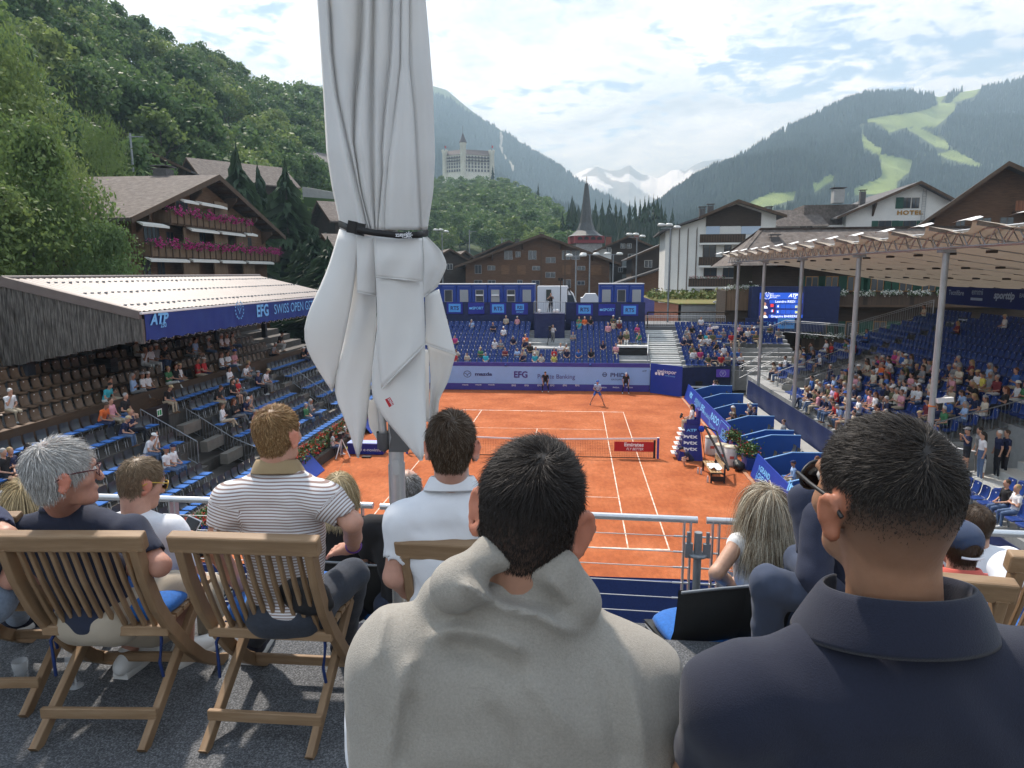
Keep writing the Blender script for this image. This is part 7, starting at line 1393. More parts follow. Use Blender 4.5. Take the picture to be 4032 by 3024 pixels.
# ------------------------------------------------------------------ teak folding chairs
TK_ = [(.25, (.20, .125, .068)), (.5, (.28, .18, .10)), (.75, (.37, .255, .155))]
TEAK = M('teak_upright', (.25, .155, .085), rough=.6, ramp=(3, TK_, (9, 1.2, 1)), nz=(1.3, .16), bump=(30, .12, .002, (8, 1, 1)))
TEAKX = M('teak_rail', (.25, .155, .085), rough=.6, ramp=(3, TK_, (.9, 9, 9)), nz=(1.3, .16), bump=(30, .12, .002, (1, 8, 8)))
def teak_chair(c, rz, label, cushion=True, W=.47):
    c = np.array(c, float); R_ = rz3(rz); e = empty('teak_chair', tuple(c), label, 'chair', 'teak folding chairs on the deck'); w = lambda x, y, z: c+R_@np.array([x, y, z])
    st = [(-.34, .86), (-.30, .72), (-.23, .56), (-.14, .42), (-.03, .28), (.10, .15), (.24, .05), (.33, 0)]     # curved stile: back top to front foot
    def sweep(pts, x, wd, th, name):
        L_, m = [], MB(); n = len(pts)
        for i, (y, z) in enumerate(pts):
            a = np.array(pts[max(i-1, 0)]); b = np.array(pts[min(i+1, n-1)]); t = (b-a)/np.linalg.norm(b-a); nn = np.array([-t[1], t[0]])*th/2
            L_.append([w(x-wd/2, y+nn[0], z+nn[1]), w(x+wd/2, y+nn[0], z+nn[1]), w(x+wd/2, y-nn[0], z-nn[1]), w(x-wd/2, y-nn[0], z-nn[1])])
        V = [q for r in L_ for q in r]; F = [(4*i+j, 4*i+(j+1) % 4, 4*i+4+(j+1) % 4, 4*i+4+j) for i in range(n-1) for j in range(4)]+[(0, 1, 2, 3), tuple(4*n-4+k for k in (3, 2, 1, 0))]
        return bevel(m.add(V, F).build(name, TEAK, e), .003, 1)
    for s in (-1, 1):
        sweep(st, s*(W/2-.025), .034, .055, 'stile'); sweep([(-.36, 0), (.24, .44)], s*(W/2-.062), .03, .05, 'leg')
    o = MB().box(w(0, -.345, .885), (W+.03, .05, .075), R_@rx3(.25)).build('top_rail', TEAKX, e); bevel(o, .008, 2)
    bevel(MB().box(w(0, -.155, .425), (W-.03, .06, .045), R_).build('back_rail', TEAKX, e), .006, 2)
    n = 11
    for k in range(n): x = -(W/2-.075)+(W-.15)*k/(n-1); sweep([(-.335, .85), (-.285, .70), (-.22, .55), (-.165, .44)], x, .017, .02, 'slat')
    for y, z in ((-.27, .11), (.17, .105)): bevel(MB().box(w(0, y, z), (W-.08, .022, .045), R_).build('stretcher', TEAKX, e), .003, 1)
    for k in range(7): MB().box(w(0, -.1+k*.062, .435+.01*(k/6)), (W-.07, .05, .02), R_).build('seat_slat', TEAKX, e)
    if cushion:
        pr = [('e', w(a*.12, .06+b*.11, .475), np.array([.12, .11, .045]), None, None, 0, .06, None) for a in (-1, 0, 1) for b in (-1, 0, 1)]
        me = sdf_mesh('cushion', pr, .016, CUSH); me.transform(Matrix.Translation(-Vector(c))); link('cushion', me, e)
        for s in (-1, 1): MB().tube([w(s*.21, -.13, .45), w(s*.235, -.18, .38), w(s*.225, -.19, .29), w(s*.23, -.18, .22)], .007, 5).build('tie_ribbon', M('ribbon_navy', (.012, .03, .12), rough=.8), e)
    return e
def chair_from_feet(a, b, label, **k):
    A_, B_ = np.array(atz(*a, F0)), np.array(atz(*b, F0)); d = B_-A_; rz = math.atan2(d[1], d[0]); R_ = rz3(rz); c = (A_+B_)/2+R_@np.array([0, .36, 0]); c[2] = F0; return teak_chair(c, rz, label, W=np.linalg.norm(d)+.10, **k), c, rz
ch2, c2_, r2_ = chair_from_feet((125, 2958), (574, 2962), 'teak folding chair of the grey haired man, at the left')
ch3, c3_, r3_ = chair_from_feet((792, 2966), (1232, 2992), 'teak folding chair of the man in the striped shirt')
teak_chair(c2_+(-.62, .16, 0), r2_+.05, 'teak folding chair cut off by the left picture edge')
p = np.array(z2(1003, 1187, F0+.885)); teak_chair((p[0], p[1]+.34, F0), -.03, 'teak folding chair of the man in the white polo')
p = np.array(z2(2040, 1262, F0+.885)); teak_chair((p[0], p[1]+.34, F0), -.14, 'teak folding chair in front of the man in the navy polo', cushion=False)
p = np.array(z2(2185, 1352, F0+.47)); 
# empty chair with a bright blue cushion at the right edge
teak_chair((p[0]+.03, p[1]-.02, F0), -.10, 'teak folding chair with a bright blue cushion at the right picture edge')
for o in bpy.data.objects[-1:]: pass
def plastic_chair(c, rz, label):
    e = empty('plastic_chair', tuple(c), label, 'chair', 'black plastic chairs in the front row'); e.rotation_euler = (0, 0, rz); SH = M('chair_black_plastic', (.025, .027, .028), rough=.5, nz=(120, .2), bump=(150, .3, .003))
    G = [[(t*.225, y+.025*t*t, z) for t in (-1, -.75, -.3, 0, .3, .75, 1)] for y, z in ((-.17, .83), (-.165, .76), (-.13, .58), (-.07, .46), (.18, .445), (.28, .44), (.31, .42))]
    m = MB().grid(G).grid([[(x, y-.014*(z > .46), z-.014*(z <= .46)) for x, y, z in r[::-1]] for r in G]); o = link('shell', m.mesh('shell', SH), e)
    for s in (-1, 1): m = MB().tube([(s*.225, -.2, 0), (s*.225, -.1, .3), (s*.22, .0, .43), (s*.22, .27, .42), (s*.225, .31, 0)], .012, 8); link('leg_frame', m.mesh('leg_frame', STEELD), e)
    link('cushion', sdf_mesh('cushion', [e_((a*.1, .1+b*.1, .475), (.11, .1, .03), 0, .06) for a in (-1, 0, 1) for b in (-1, 0, 1)], .02, CUSH), e)
    m = MB().tube([(-.226, -.185, .835), (0, -.19, .84), (.226, -.185, .835)], .008, 6); link('edge_trim', m.mesh('edge_trim', STEELD), e); return e
for k, (u, v, lab) in enumerate(((1538, 1272, 'black plastic chair with blue cushion, left of the woman in white'), (1640, 1262, 'black plastic chair under the woman in the white blouse'), (817, 1222, 'black plastic chair of the balding man'), (712, 1215, 'black plastic chair of the blonde woman in black'), (330, 1205, 'black plastic chair of the man in the white T-shirt'))):
    p = np.array(z2(u, v, F1+.83)); plastic_chair((p[0], p[1]+.17, F1), .28 if k < 2 else 0, lab)
# ------------------------------------------------------------------ closed parasol
UMB = M('parasol_cloth', (.80, .80, .79), rough=.8, nz=(2.2, .05), bump=(420, .12, .002), back=(.18, (.75, .74, .7)))
ub = np.array(atz(861*S2, 1300*S2, F0)); UD = 3.42
FH = np.array([math.sin(YAW), math.cos(YAW), 0]); _k = ray(861*S2, 1150*S2)@FH
def udp(u, v, d): r = ray(u, v); return CAM+r*(d*_k/(r@FH))
ub = np.array(d2(861, 1150, UD)); um_ = empty('parasol', (ub[0], ub[1], F0), 'tall closed white parasol tied with a black strap', 'parasol')
AP = M('pole_aluminium', (.55, .57, .58), rough=.35, metal=.65, nz=(20, .05)); DG = M('joint_grey', (.10, .105, .11), rough=.5)
MB().tube([(ub[0], ub[1], F0), (ub[0], ub[1], F0+3.4)], .036, 20).build('pole', AP, um_)
for a in (0, 1.57, 3.14, 4.71): MB().box((ub[0]+.036*math.cos(a+.6), ub[1]+.036*math.sin(a+.6), F0+.5), (.009, .009, 1.0), a+.6).build('pole_rib', AP, um_)
MB().box((ub[0], ub[1], F0+.02), (.34, .34, .03)).build('base_plate', DG, um_)
q = np.array(udp(858*S2, 932*S2, UD-.04)); MB().prism([q+(-.055, 0, .12), q+(-.03, 0, -.03), q+(-.045, 0, -.1), q+(.045, 0, -.1), q+(.075, 0, -.05), q+(.02, 0, .1)], (0, .09, 0)).build('tilt_joint', DG, um_); MB().tube([q+(-.075, .03, -.06), q+(-.09, .02, .32)], .02, 10).build('sleeve', AP, um_); MB().lathe([(0, -.05), (.032, -.03), (.034, .05)], tuple(q+(-.075, .03, -.06)), 12).build('sleeve_end', DG, um_)
MB().box(np.array(udp(855*S2, 1010*S2, UD-.042)), (.03, .004, .075)).build('label_plate', M('label_grey', (.45, .46, .46), rough=.5), um_)
ZA, ZB = (lambda x, y: (1150+x/.9517, y/.9517)), (lambda x, y: (1150+x/.9517, 850+y/.9517))
lines = [[(95, -60), (95, 0), (105, 150), (118, 350), (130, 570), (150, 700), (180, 842)], [(140, -60), (140, 0), (150, 200), (170, 360), (215, 560), (262, 760), (285, 862)], [(262, -60), (262, 0), (255, 170), (235, 400), (230, 530), (258, 720), (296, 866)], [(308, -60), (308, 0), (303, 300), (303, 560), (308, 760), (313, 868)], [(375, -60), (375, 0), (370, 200), (347, 430), (337, 560), (340, 650), (328, 780), (320, 869)], [(408, -60), (408, 0), (405, 250), (378, 480), (362, 620), (352, 740), (350, 870)], [(440, -60), (440, 0), (440, 250), (458, 420), (468, 600), (482, 845), (484, 868)], [(500, -60), (500, 0), (515, 180), (527, 330), (535, 590), (528, 720), (506, 862)]]
lines = [[ZA(*q) for q in l] for l in lines]
def sheet(G, name, th=.003, hem=(), mat=None):
    o = MB().grid(G).build(name, mat or UMB, um_); md = o.modifiers.new('thickness', 'SOLIDIFY'); md.thickness = th; md.offset = 0; return o
rows = []
for v in np.linspace(-120, 905, 60):
    us = [np.interp(v, [q[1] for q in l], [q[0] for q in l]) for l in lines]; uc = (us[0]+us[-1])/2; hw = (us[-1]-us[0])/2; row = []; tb = np.clip((v-250)/650, 0, 1)
    for i in range(7):
        a, b = us[i], us[i+1]; wd = b-a
        for k in range(9):
            s = k/9; u = a+wd*s; base = UD-.21*(hw/250)*math.sqrt(max(0, 1-((u-uc)/hw)**2)); bl = .32*wd/900*math.sin(PI*s)**.7; skew = .022*math.sin(2*PI*s+i)*min(1, wd/120)
            row.append(udp(u, v, base+.028*(1-tb*.4)*(i > 0)*(1-s)**6+.028*(1-tb*.4)*(i < 6)*s**6-bl+skew))
    row.append(udp(us[-1], v, UD))
    for k in range(1, 14): t = PI*k/14; u = uc+hw*math.cos(t); row.append(udp(u, v+0, UD+.2*(hw/250)*math.sin(t)*(1+.12*math.sin(t*9))))
    row.append(row[0]); rows.append(row)
sheet(rows, 'folded_canopy')
def flap(name, Ls, Rs, n=16, m=12, bulge=.0, wav=0.):
    """Ls, Rs: lists of (x, y, depth) in the zoom frame, top to bottom"""
    def crv(P_, k):
        P_ = np.array(P_, float); t = np.concatenate([[0], np.cumsum(np.linalg.norm(np.diff(P_[:, :2], axis=0), axis=1))]); t /= t[-1]; T = np.linspace(0, 1, k); Q = np.stack([np.interp(T, t, P_[:, i]) for i in range(3)], 1)
        for _ in range(2): Q[1:-1] = .25*Q[:-2]+.5*Q[1:-1]+.25*Q[2:]
        return Q
    A_, B_ = crv(Ls, n), crv(Rs, n); G = []
    for i in range(n):
        row = []
        for j in range(m):
            s = j/(m-1); q = A_[i]*(1-s)+B_[i]*s; d = q[2]-bulge*math.sin(PI*s)+wav*math.sin(s*9+i*.35)*(i/n); row.append(udp(*ZB(q[0], q[1]), d))
        G.append(row)
    sheet(G, name); h = [G[i][0] for i in range(n)]+[G[-1][j] for j in range(1, m)]+[G[i][-1] for i in range(n-2, -1, -1)]
    MB().tube([np.array(x) for x in G[-1]], .0035, 5).build('hem', UMB, um_); return G
flap('canopy_flap', [(178, 50, 3.3), (135, 200, 3.3), (60, 360, 3.28), (34, 440, 3.27), (60, 520, 3.3), (148, 655, 3.34)], [(250, 66, 3.2), (243, 160, 3.22), (228, 300, 3.25), (198, 450, 3.28), (175, 550, 3.32), (152, 655, 3.35)], bulge=.02)
flap('canopy_flap', [(242, 140, 3.26), (215, 350, 3.29), (185, 500, 3.32), (146, 655, 3.34), (200, 760, 3.33), (244, 903, 3.35)], [(312, 270, 3.3), (318, 400, 3.31), (302, 540, 3.33), (290, 680, 3.35), (278, 790, 3.36), (250, 905, 3.35)], bulge=.03, wav=.012)
flap('canopy_flap', [(240, 70, 3.2), (245, 180, 3.19), (243, 285, 3.2)], [(308, 76, 3.16), (312, 180, 3.17), (314, 300, 3.22)], bulge=.02)
flap('canopy_flap', [(305, 76, 3.15), (310, 160, 3.13), (313, 228, 3.14)], [(488, 84, 3.16), (490, 160, 3.15), (489, 246, 3.16)], bulge=.015, wav=.008)
flap('canopy_flap', [(314, 225, 3.17), (320, 380, 3.18), (318, 470, 3.19), (326, 560, 3.2), (335, 650, 3.2)], [(489, 246, 3.2), (495, 330, 3.2), (497, 400, 3.2), (498, 450, 3.2), (498, 482, 3.2)], bulge=.035, wav=.006)
flap('canopy_flap', [(320, 420, 3.23), (305, 520, 3.24), (294, 680, 3.25), (345, 760, 3.24), (420, 845, 3.22), (478, 915, 3.2)], [(498, 440, 3.23), (499, 600, 3.23), (501, 720, 3.22), (503, 800, 3.21), (503, 860, 3.2), (488, 914, 3.2)], bulge=.03, wav=.008)
flap('canopy_flap', [(490, 80, 3.2), (492, 160, 3.2), (490, 240, 3.21), (491, 305, 3.23)], [(506, 78, 3.28), (560, 130, 3.3), (584, 185, 3.3), (546, 262, 3.3)], bulge=-.03, wav=.01)
flap('canopy_flap', [(498, 300, 3.28), (500, 400, 3.28), (499, 480, 3.28)], [(550, 275, 3.32), (580, 390, 3.34), (614, 520, 3.36)], bulge=.02)
flap('canopy_flap', [(508, 482, 3.38), (520, 600, 3.4), (512, 780, 3.42)], [(612, 520, 3.36), (585, 620, 3.38), (549, 690, 3.4), (547, 752, 3.42)], bulge=-.03, wav=.01)
flap('canopy_flap', [(170, 80, 3.45), (150, 150, 3.47), (133, 205, 3.5)], [(250, 80, 3.45), (240, 150, 3.47), (200, 220, 3.5)])
flap('canopy_flap', [(282, 690, 3.44), (288, 790, 3.45), (325, 848, 3.46)], [(318, 690, 3.44), (326, 780, 3.45), (330, 850, 3.46)])
flap('canopy_flap', [(300, 540, 3.47), (300, 640, 3.47), (305, 720, 3.47)], [(512, 500, 3.47), (515, 650, 3.47), (512, 770, 3.47)])
BELT = M('strap_black', (.012, .012, .013), rough=.6, nz=(120, .2)); bl = []
for x, y, d in ((176, 838, 3.33), (205, 850, 3.22), (250, 862, 3.135), (313, 873, 3.1), (400, 882, 3.105), (470, 880, 3.14), (508, 872, 3.3)): bl.append([udp(*ZA(x, y-12), d), udp(*ZA(x, y+12), d)])
sheet(bl, 'strap', .006, mat=BELT)
for k, x in enumerate((225, 255)): MB().box(np.array(udp(*ZA(x, 851+k*8), 3.15)), (.036, .02, .05), ry3(.2)).build('buckle', BLACK, um_)
c = np.array(udp(*ZA(410, 876), 3.09)); lettering('Glatz', um_, c, (-1, 0, -.02), (0, 0, -1), .017, WPRINT, .02)
c = np.array(udp(*ZA(438, 881), 3.095)); 
for k in range(8): a = k*PI/4; MB().box(c+(.009*math.cos(a), 0, .009*math.sin(a)), (.012, .002, .003), ry3(-a)).build('sun_emblem', WPRINT, um_)
tg = [np.array(udp(*ZB(x, y), 3.135)) for x, y in ((348, 688), (366, 680), (382, 706), (364, 718))]; MB().prism(tg, (0, .004, 0)).build('cloth_tag', M('tag_red', (.48, .02, .03), rough=.7), um_)
c = (tg[0]+tg[2])/2+np.array([.004, -.004, -.004]); dr = tg[2]-tg[1]; dr /= np.linalg.norm(dr); lettering('Glatz', um_, c, -dr, np.cross(-dr, (0, 1., 0))*-1, .014, WPRINT, .01)
c = np.array(udp(*ZB(481, 908), 3.19)); ring(um_, c, .008, .008, .5, STEEL, 'eyelet', 12)
# ------------------------------------------------------------------ foreground people: body (one skin), clothes, hair as children
def unit(v): v = np.array(v, float); return v/np.linalg.norm(v)
def headR(yaw, pitch=0., roll=0.): return rz3(yaw)@rx3(pitch)@ry3(roll)      # yaw + = turns to the left, pitch + = looks up, roll + = tilts right ear down
HL = lambda prims, c, R_, s: [(p[0], c+R_@(p[1]*s), (c+R_@(p[2]*s)) if p[0] == 'c' else p[2]*s, p[3]*s if p[0] == 'c' else (R_ if p[3] is None else R_@p[3]), p[4]*s if p[0] == 'c' else None, p[5], p[6]*s, p[7]) for p in prims]
def head_prims(jaw=1.):
    p = [e_((0, -.012, .03), (.074, .094, .088), 0, .02), e_((0, -.04, .012), (.068, .062, .075), 0, .03), c_((0, .03, -.02), (0, .052, -.075), .06*jaw, .042*jaw, 0, .03), e_((0, .078, -.096), (.026, .022, .02), 0, .02), c_((0, .088, .012), (0, .108, -.028), .009, .014, 0, .012), e_((0, .078, .03), (.05, .016, .012), 0, .02)]
    for s in (-1, 1): p.append(e_((s*.038, .058, -.022), (.024, .024, .02), 0, .02))
    p.append(c_((-.018, .092, -.058), (.018, .092, -.058), .008, .008, 0, .01)); return p
def head_cut(): return [e_((s*.031, .099, .012), (.017, .012, .011), 0, .012) for s in (-1, 1)]
def ear_prims(out=.45, size=1.):
    p = []
    for s in (-1, 1):
        R_ = rz3(-s*out)@rx3(-.15); c = np.array([s*.083, -.012, -.012]); n = 9
        pts = [c+R_@np.array([s*.004, math.cos(a)*.017*size*(1 if math.sin(a) > 0 else .8), math.sin(a)*.030*size]) for a in np.linspace(-2.2, 2.9, n)]
        for a, b in zip(pts[:-1], pts[1:]): p.append(c_(a, b, .0052*size, .0052*size, 0, .004))
        p.append(e_(c, (.0045, .017*size, .029*size), 0, .008, R_)); p.append(e_(c+R_@np.array([0, .002, -.030*size]), (.006, .009, .009), 0, .006, R_)); p.append(c_((s*.072, .0, -.01), c+np.array([-s*.004, .006, 0]), .012, .01, 0, .012))
    return p
def hand_prims(wr, d, up, sgn, s=1., curl=.5, mat=0):
    """wr wrist, d pointing direction, up = back of the hand, sgn side of the thumb"""
    d, up = unit(d), unit(up); x = unit(np.cross(d, up))*sgn; up = np.cross(x, d)*sgn; p = [c_(wr, wr+d*.03*s, .026*s, .03*s, mat, .015), c_(wr+d*.035*s-x*.016*s, wr+d*.082*s-x*.02*s, .019*s, .016*s, mat, .015), c_(wr+d*.035*s+x*.016*s, wr+d*.085*s+x*.02*s, .02*s, .016*s, mat, .015)]
    for k, (o, l) in enumerate(((-.03, .062), (-.011, .075), (.010, .082), (.030, .072))):
        a = wr+(d*.085+x*o)*s; b = a+(d*math.cos(curl*.5)-up*math.sin(curl*.5))*l*.5*s; c = b+(d*math.cos(curl*1.6)-up*math.sin(curl*1.6))*l*.5*s; p += [c_(a-d*.012*s, b, .0095*s, .0088*s, mat, .004), c_(b, c, .0088*s, .0072*s, mat, .003)]
    a = wr+(d*.025+x*.026)*s; b = a+unit(d*.6+x*.8-up*.25)*.042*s; p += [c_(a, b, .013*s, .011*s, mat, .01), c_(b, b+unit(d*.9+x*.25-up*.4)*.034*s, .0105*s, .008*s, mat, .004)]; return p
HCOL = dict(dark=(.018, .014, .012), brown=(.06, .036, .02), grey=(.36, .35, .335), ginger=(.22, .115, .045), blond=(.42, .32, .17), sandy=(.20, .145, .09), salt=(.13, .12, .11))
def hairmat(n):
    c = HCOL[n]; return M('hair_strand_'+n, c, rough=.55, attr='Col', spec=.25)
SKINF = M('skin_near', attr='Col', rough=.5, nz=(45, .08), bump=(160, .25, .0015), sub=(.12, (1, .35, .2), .01))
def strands(name, roots, nrm, flow, length, col, wd, n_seg=3, lift=.5, seed=1, curl=0., grav=0., push=None):
    g_ = np.random.default_rng(seed); n = len(roots); flow = flow-nrm*(flow*nrm).sum(1)[:, None]; flow /= np.linalg.norm(flow, axis=1)[:, None]+1e-9
    flow = flow+g_.normal(0, .16, (n, 3)); d0 = nrm*lift+flow; d0 /= np.linalg.norm(d0, axis=1)[:, None]; d1 = flow-nrm*lift*.35; d1[:, 2] -= grav; d1 /= np.linalg.norm(d1, axis=1)[:, None]
    side = np.cross(d0, nrm+g_.normal(0, .5, (n, 3))); side /= np.linalg.norm(side, axis=1)[:, None]+1e-9; pts = [roots-nrm*.0015]; cur = roots+nrm*.0005; L_ = (length/n_seg)[:, None]; wob = g_.normal(0, curl, (n, 3)); dprev = d0
    for k in range(n_seg):
        t = (k+.5)/n_seg
        if push is None: d = d0*(1-t)+d1*t+wob*math.sin(k*2.1)
        else: d = dprev*.62+np.array([0, 0, -1.])*grav*.38*min(1, .25+t*2.5)+wob*.35
        d /= np.linalg.norm(d, axis=1)[:, None]; nx = cur+d*L_
        if push is not None: nx = push(nx, k/n_seg)
        dprev = nx-cur; dprev = dprev/(np.linalg.norm(dprev, axis=1)[:, None]+1e-9); cur = nx; pts.append(cur.copy())
    V = []
    for k, q in enumerate(pts): w_ = wd*(1-.75*(k/n_seg)**1.5) if push is None else wd*(1-.6*(k/n_seg)**3); V += [q-side*w_, q+side*w_]
    V = np.stack(V, 1).reshape(-1, 3); b = np.arange(n)*2*(n_seg+1); F = np.concatenate([np.stack([b+2*k, b+2*k+1, b+2*k+3, b+2*k+2], 1) for k in range(n_seg)]); me = fast_mesh(name, V, F, None, True)
    at = me.color_attributes.new('Col', 'FLOAT_COLOR', 'POINT'); C = np.ones((n, 2*(n_seg+1), 4), np.float32); C[..., :3] = (np.array(col)[None] if np.ndim(col) == 1 else np.array(col))[:, None, :]*g_.uniform(.6, 1.4, n)[:, None, None]; at.data.foreach_set('color', C.ravel()); return me
def smooth(a, b, x): t = np.clip((x-a)/(b-a), 0, 1); return t*t*(3-2*t)
def hairline(q, fade=0.):      # >0 inside the hair area, head-local points
    x, y, z = q[..., 0], q[..., 1], q[..., 2]; line = np.interp(y, [-.11, -.05, -.02, .02, .045, .075, .10], [-.078, -.075, -.045, -.012, .02, .062, .085]); return z-line
class Fg:
    def __init__(s, label, group='spectators on the deck'): s.label, s.group = label, group
def fg_person(label, hc, yaw=0., pitch=0., roll=0., hs=1., skin=(.50, .28, .19), hair='dark', hairkw=None, nb=None, sl=None, sr=None, hip=None, arms=(), legs=(), shirt=None, trousers=None, vox=.0085, ears=1., collar=None, sleeve=.6, feet=(), glasses=None, torso_w=1.35, bare=False, shirt_disp=None, extra_shirt=(), shirt_cut=(), beard=None, earsout=.45, hidden=0., shoe=None, base=None):
    hc = np.array(hc, float); R_ = headR(yaw, pitch, roll); X = unit(sr-sl); up = np.array([0, 0, 1.]); Y = unit(np.cross(up, X)); base_ = Vector((hip[0], hip[1], base if base is not None else F0))
    e = empty('person', tuple(base_), label, 'person', 'spectators on the deck'); off = np.array(base_)
    toL = lambda me: (me.transform(Matrix.Translation(-base_)), me)[1]
    sk = np.array(skin); P_ = HL(head_prims(), hc, R_, hs)+HL(ear_prims(earsout, ears), hc, R_, hs); ncut = HL(head_cut(), hc, R_, hs)
    P_ += [c_(hc+R_@np.array([0, -.028, -.045])*hs, nb, .056*hs, .062*hs, 0, .03)]
    mid = nb*.45+hip*.55; core = [c_(nb-up*.07, sl, .042, .046, 0, .03), c_(nb-up*.07, sr, .042, .046, 0, .03), c_(nb-up*.14, hip, .085, .09, 0, .04, (X, 1.25))]
    P_ += core; arm_sh = []
    for (sh, el, wr, hd, sgn) in arms:
        el, wr = np.array(el), np.array(wr); P_ += [c_(sh, el, .05, .041, 0, .03), c_(el, el*.4+wr*.6, .042, .036, 0, .02), c_(el*.4+wr*.6, wr, .036, .026, 0, .02)]
        if hd is not None: P_ += hand_prims(wr, hd[0], hd[1], sgn, 1., hd[2] if len(hd) > 2 else .5)
        arm_sh.append((sh, el))
    for (hp, kn, ft) in legs: P_ += [c_(hp, kn, .07, .052, 0, .03), c_(kn, kn*.6+np.array(ft)*.4, .05, .052, 0, .02), c_(kn*.6+np.array(ft)*.4, ft, .052, .036, 0, .02)]
    hk = dict(N=7000, top=.03, side=.01, whorl=(.012, -.06, .105), wd=.0009, lift=.3, fade=0., bald=0., seed=3); hk.update(hairkw or {})
    hcol = np.array(HCOL[hair])
    def colfn(V):
        q = (V-hc)@R_/hs; h = hairline(q); inh = smooth(-.004, .012, h)*(np.linalg.norm(q, axis=1) < .16)
        ear = (np.abs(q[:, 0]) > .076) & (q[:, 1] > -.045) & (q[:, 1] < .03) & (q[:, 2] < .03) & (q[:, 2] > -.06); inh = np.where(ear, 0, inh)
        if hk['fade']: inh = inh*(1-hk['fade']*(1-smooth(-.075, .04, q[:, 2])))
        if hk['bald']: inh = inh*(1-hk['bald']*smooth(.06, .1, q[:, 2]+q[:, 1]*.5))
        C = sk[None]*(1-inh[:, None])+(hcol*.8)[None]*inh[:, None]; C[ear] *= np.array([1.08, .78, .72])
        if beard is not None: b_ = smooth(-.02, -.045, q[:, 2])*smooth(-.045, .0, q[:, 1])*(q[:, 2] > -.14)*(np.linalg.norm(q, axis=1) < .17); C = C*(1-.75*b_[:, None])+np.array(beard)[None]*.75*b_[:, None]
        return C
    body = link('body', toL(sdf_mesh('body', P_, vox, SKINF, cut=ncut, colfn=colfn)), e)
    # hair strands
    me = body.data; nv = len(me.vertices); co = np.empty(nv*3); me.vertices.foreach_get('co', co); co = co.reshape(-1, 3)+off; no = np.empty(nv*3); me.vertices.foreach_get('normal', no); no = no.reshape(-1, 3); q = (co-hc)@R_/hs
    nf = len(me.polygons); fv = np.empty(len(me.loops), np.int32); me.loops.foreach_get('vertex_index', fv); fv = fv.reshape(-1, 4); fq = q[fv].mean(1)
    m_ = (hairline(fq) > .002) & (np.linalg.norm(fq, axis=1) < .15) & ~((np.abs(fq[:, 0]) > .074) & (fq[:, 1] > -.036) & (fq[:, 1] < .03) & (fq[:, 2] < .03)); idx = np.where(m_)[0]
    if len(idx):
        g_ = np.random.default_rng(hk['seed']); fk = g_.choice(idx, hk['N']); w4 = g_.random((hk['N'], 2)); w4 = np.stack([(1-w4[:, 0])*(1-w4[:, 1]), w4[:, 0]*(1-w4[:, 1]), w4[:, 0]*w4[:, 1], (1-w4[:, 0])*w4[:, 1]], 1)
        rt = (co[fv[fk]]*w4[..., None]).sum(1); nn_ = (no[fv[fk]]*w4[..., None]).sum(1); nn_ /= np.linalg.norm(nn_, axis=1)[:, None]; ql = (rt-hc)@R_/hs; topw = smooth(.015, .07, ql[:, 2]); keep = np.ones(len(fk), bool)
        if hk['fade']: keep &= g_.random(len(fk)) < (1-hk['fade'])*(hk['fade'] < .5)+smooth(-.03, .04, ql[:, 2])
        if hk['bald']: keep &= g_.random(len(fk)) > hk['bald']*smooth(.055, .09, ql[:, 2]+ql[:, 1]*.45)
        rt, nn_, ql, topw = rt[keep], nn_[keep], ql[keep], topw[keep]
        W_ = np.array(hk['whorl']); fl = ql-W_; sw = hk.get('swirl', .5); fl = fl/np.linalg.norm(fl, axis=1)[:, None]; fl = fl+sw*np.stack([-fl[:, 1], fl[:, 0], 0*fl[:, 0]], 1)*topw[:, None]; fl[:, 2] -= (1-topw)*1.2
        if 'comb' in hk: fl = fl*.5+np.array(hk['comb'])[None]*topw[:, None]
        ln = (hk['side']+(hk['top']-hk['side'])*topw)*g_.uniform(.6, 1.25, len(rt))*hs
        if hk['fade']: ln = ln*(1-hk['fade']*.8*(1-smooth(-.03, .05, ql[:, 2])))
        hcs = hcol if 'mix' not in hk else np.where(g_.random(len(rt))[:, None] < hk['mix'][0], np.array(hk['mix'][1])[None], hcol[None])
        push = None; ns = 3
        if hk.get('long'):
            ns = 11; rad = np.array([.084, .104, .100])*hs
            def push(P, t):
                l_ = (P-hc-R_@np.array([0, -.012, .02])*hs)@R_; k_ = np.sqrt(((l_/rad)**2).sum(1)); f_ = np.where(k_ < 1, 1/np.maximum(k_, .2), 1)[:, None]; P = hc+R_@np.array([0, -.012, .02])*hs+(l_*f_)@R_.T
                ax_ = unit(hip-nb); v_ = P-nb; h_ = np.clip(v_@ax_, 0, 1); c_0 = nb+ax_*h_[:, None]; dv = P-c_0; dn = np.linalg.norm(dv, axis=1); inside = (dn < .115) & ((P-nb)[:, 2] < .0); return np.where(inside[:, None], c_0+dv/np.maximum(dn, .02)[:, None]*.118, P)
            hk['grav'] = 1.
        hm_ = strands('hair', rt, nn_, fl@R_.T, ln, hcs, hk['wd'], ns, hk['lift'], hk['seed'], .1, hk.get('grav', 0.), push); hm_.materials.clear(); hm_.materials.append(hairmat(hair)); link('hair', toL(hm_), e)
    for s in (-1, 1):
        c = hc+R_@(np.array([s*.031, .083, .012])*hs); mm = MB().lathe([(0, -.011), (.008, -.008), (.011, 0), (.008, .008), (0, .011)], tuple(c), 8); mm.build('eye', M('eye_white', (.7, .68, .65), rough=.2), e)
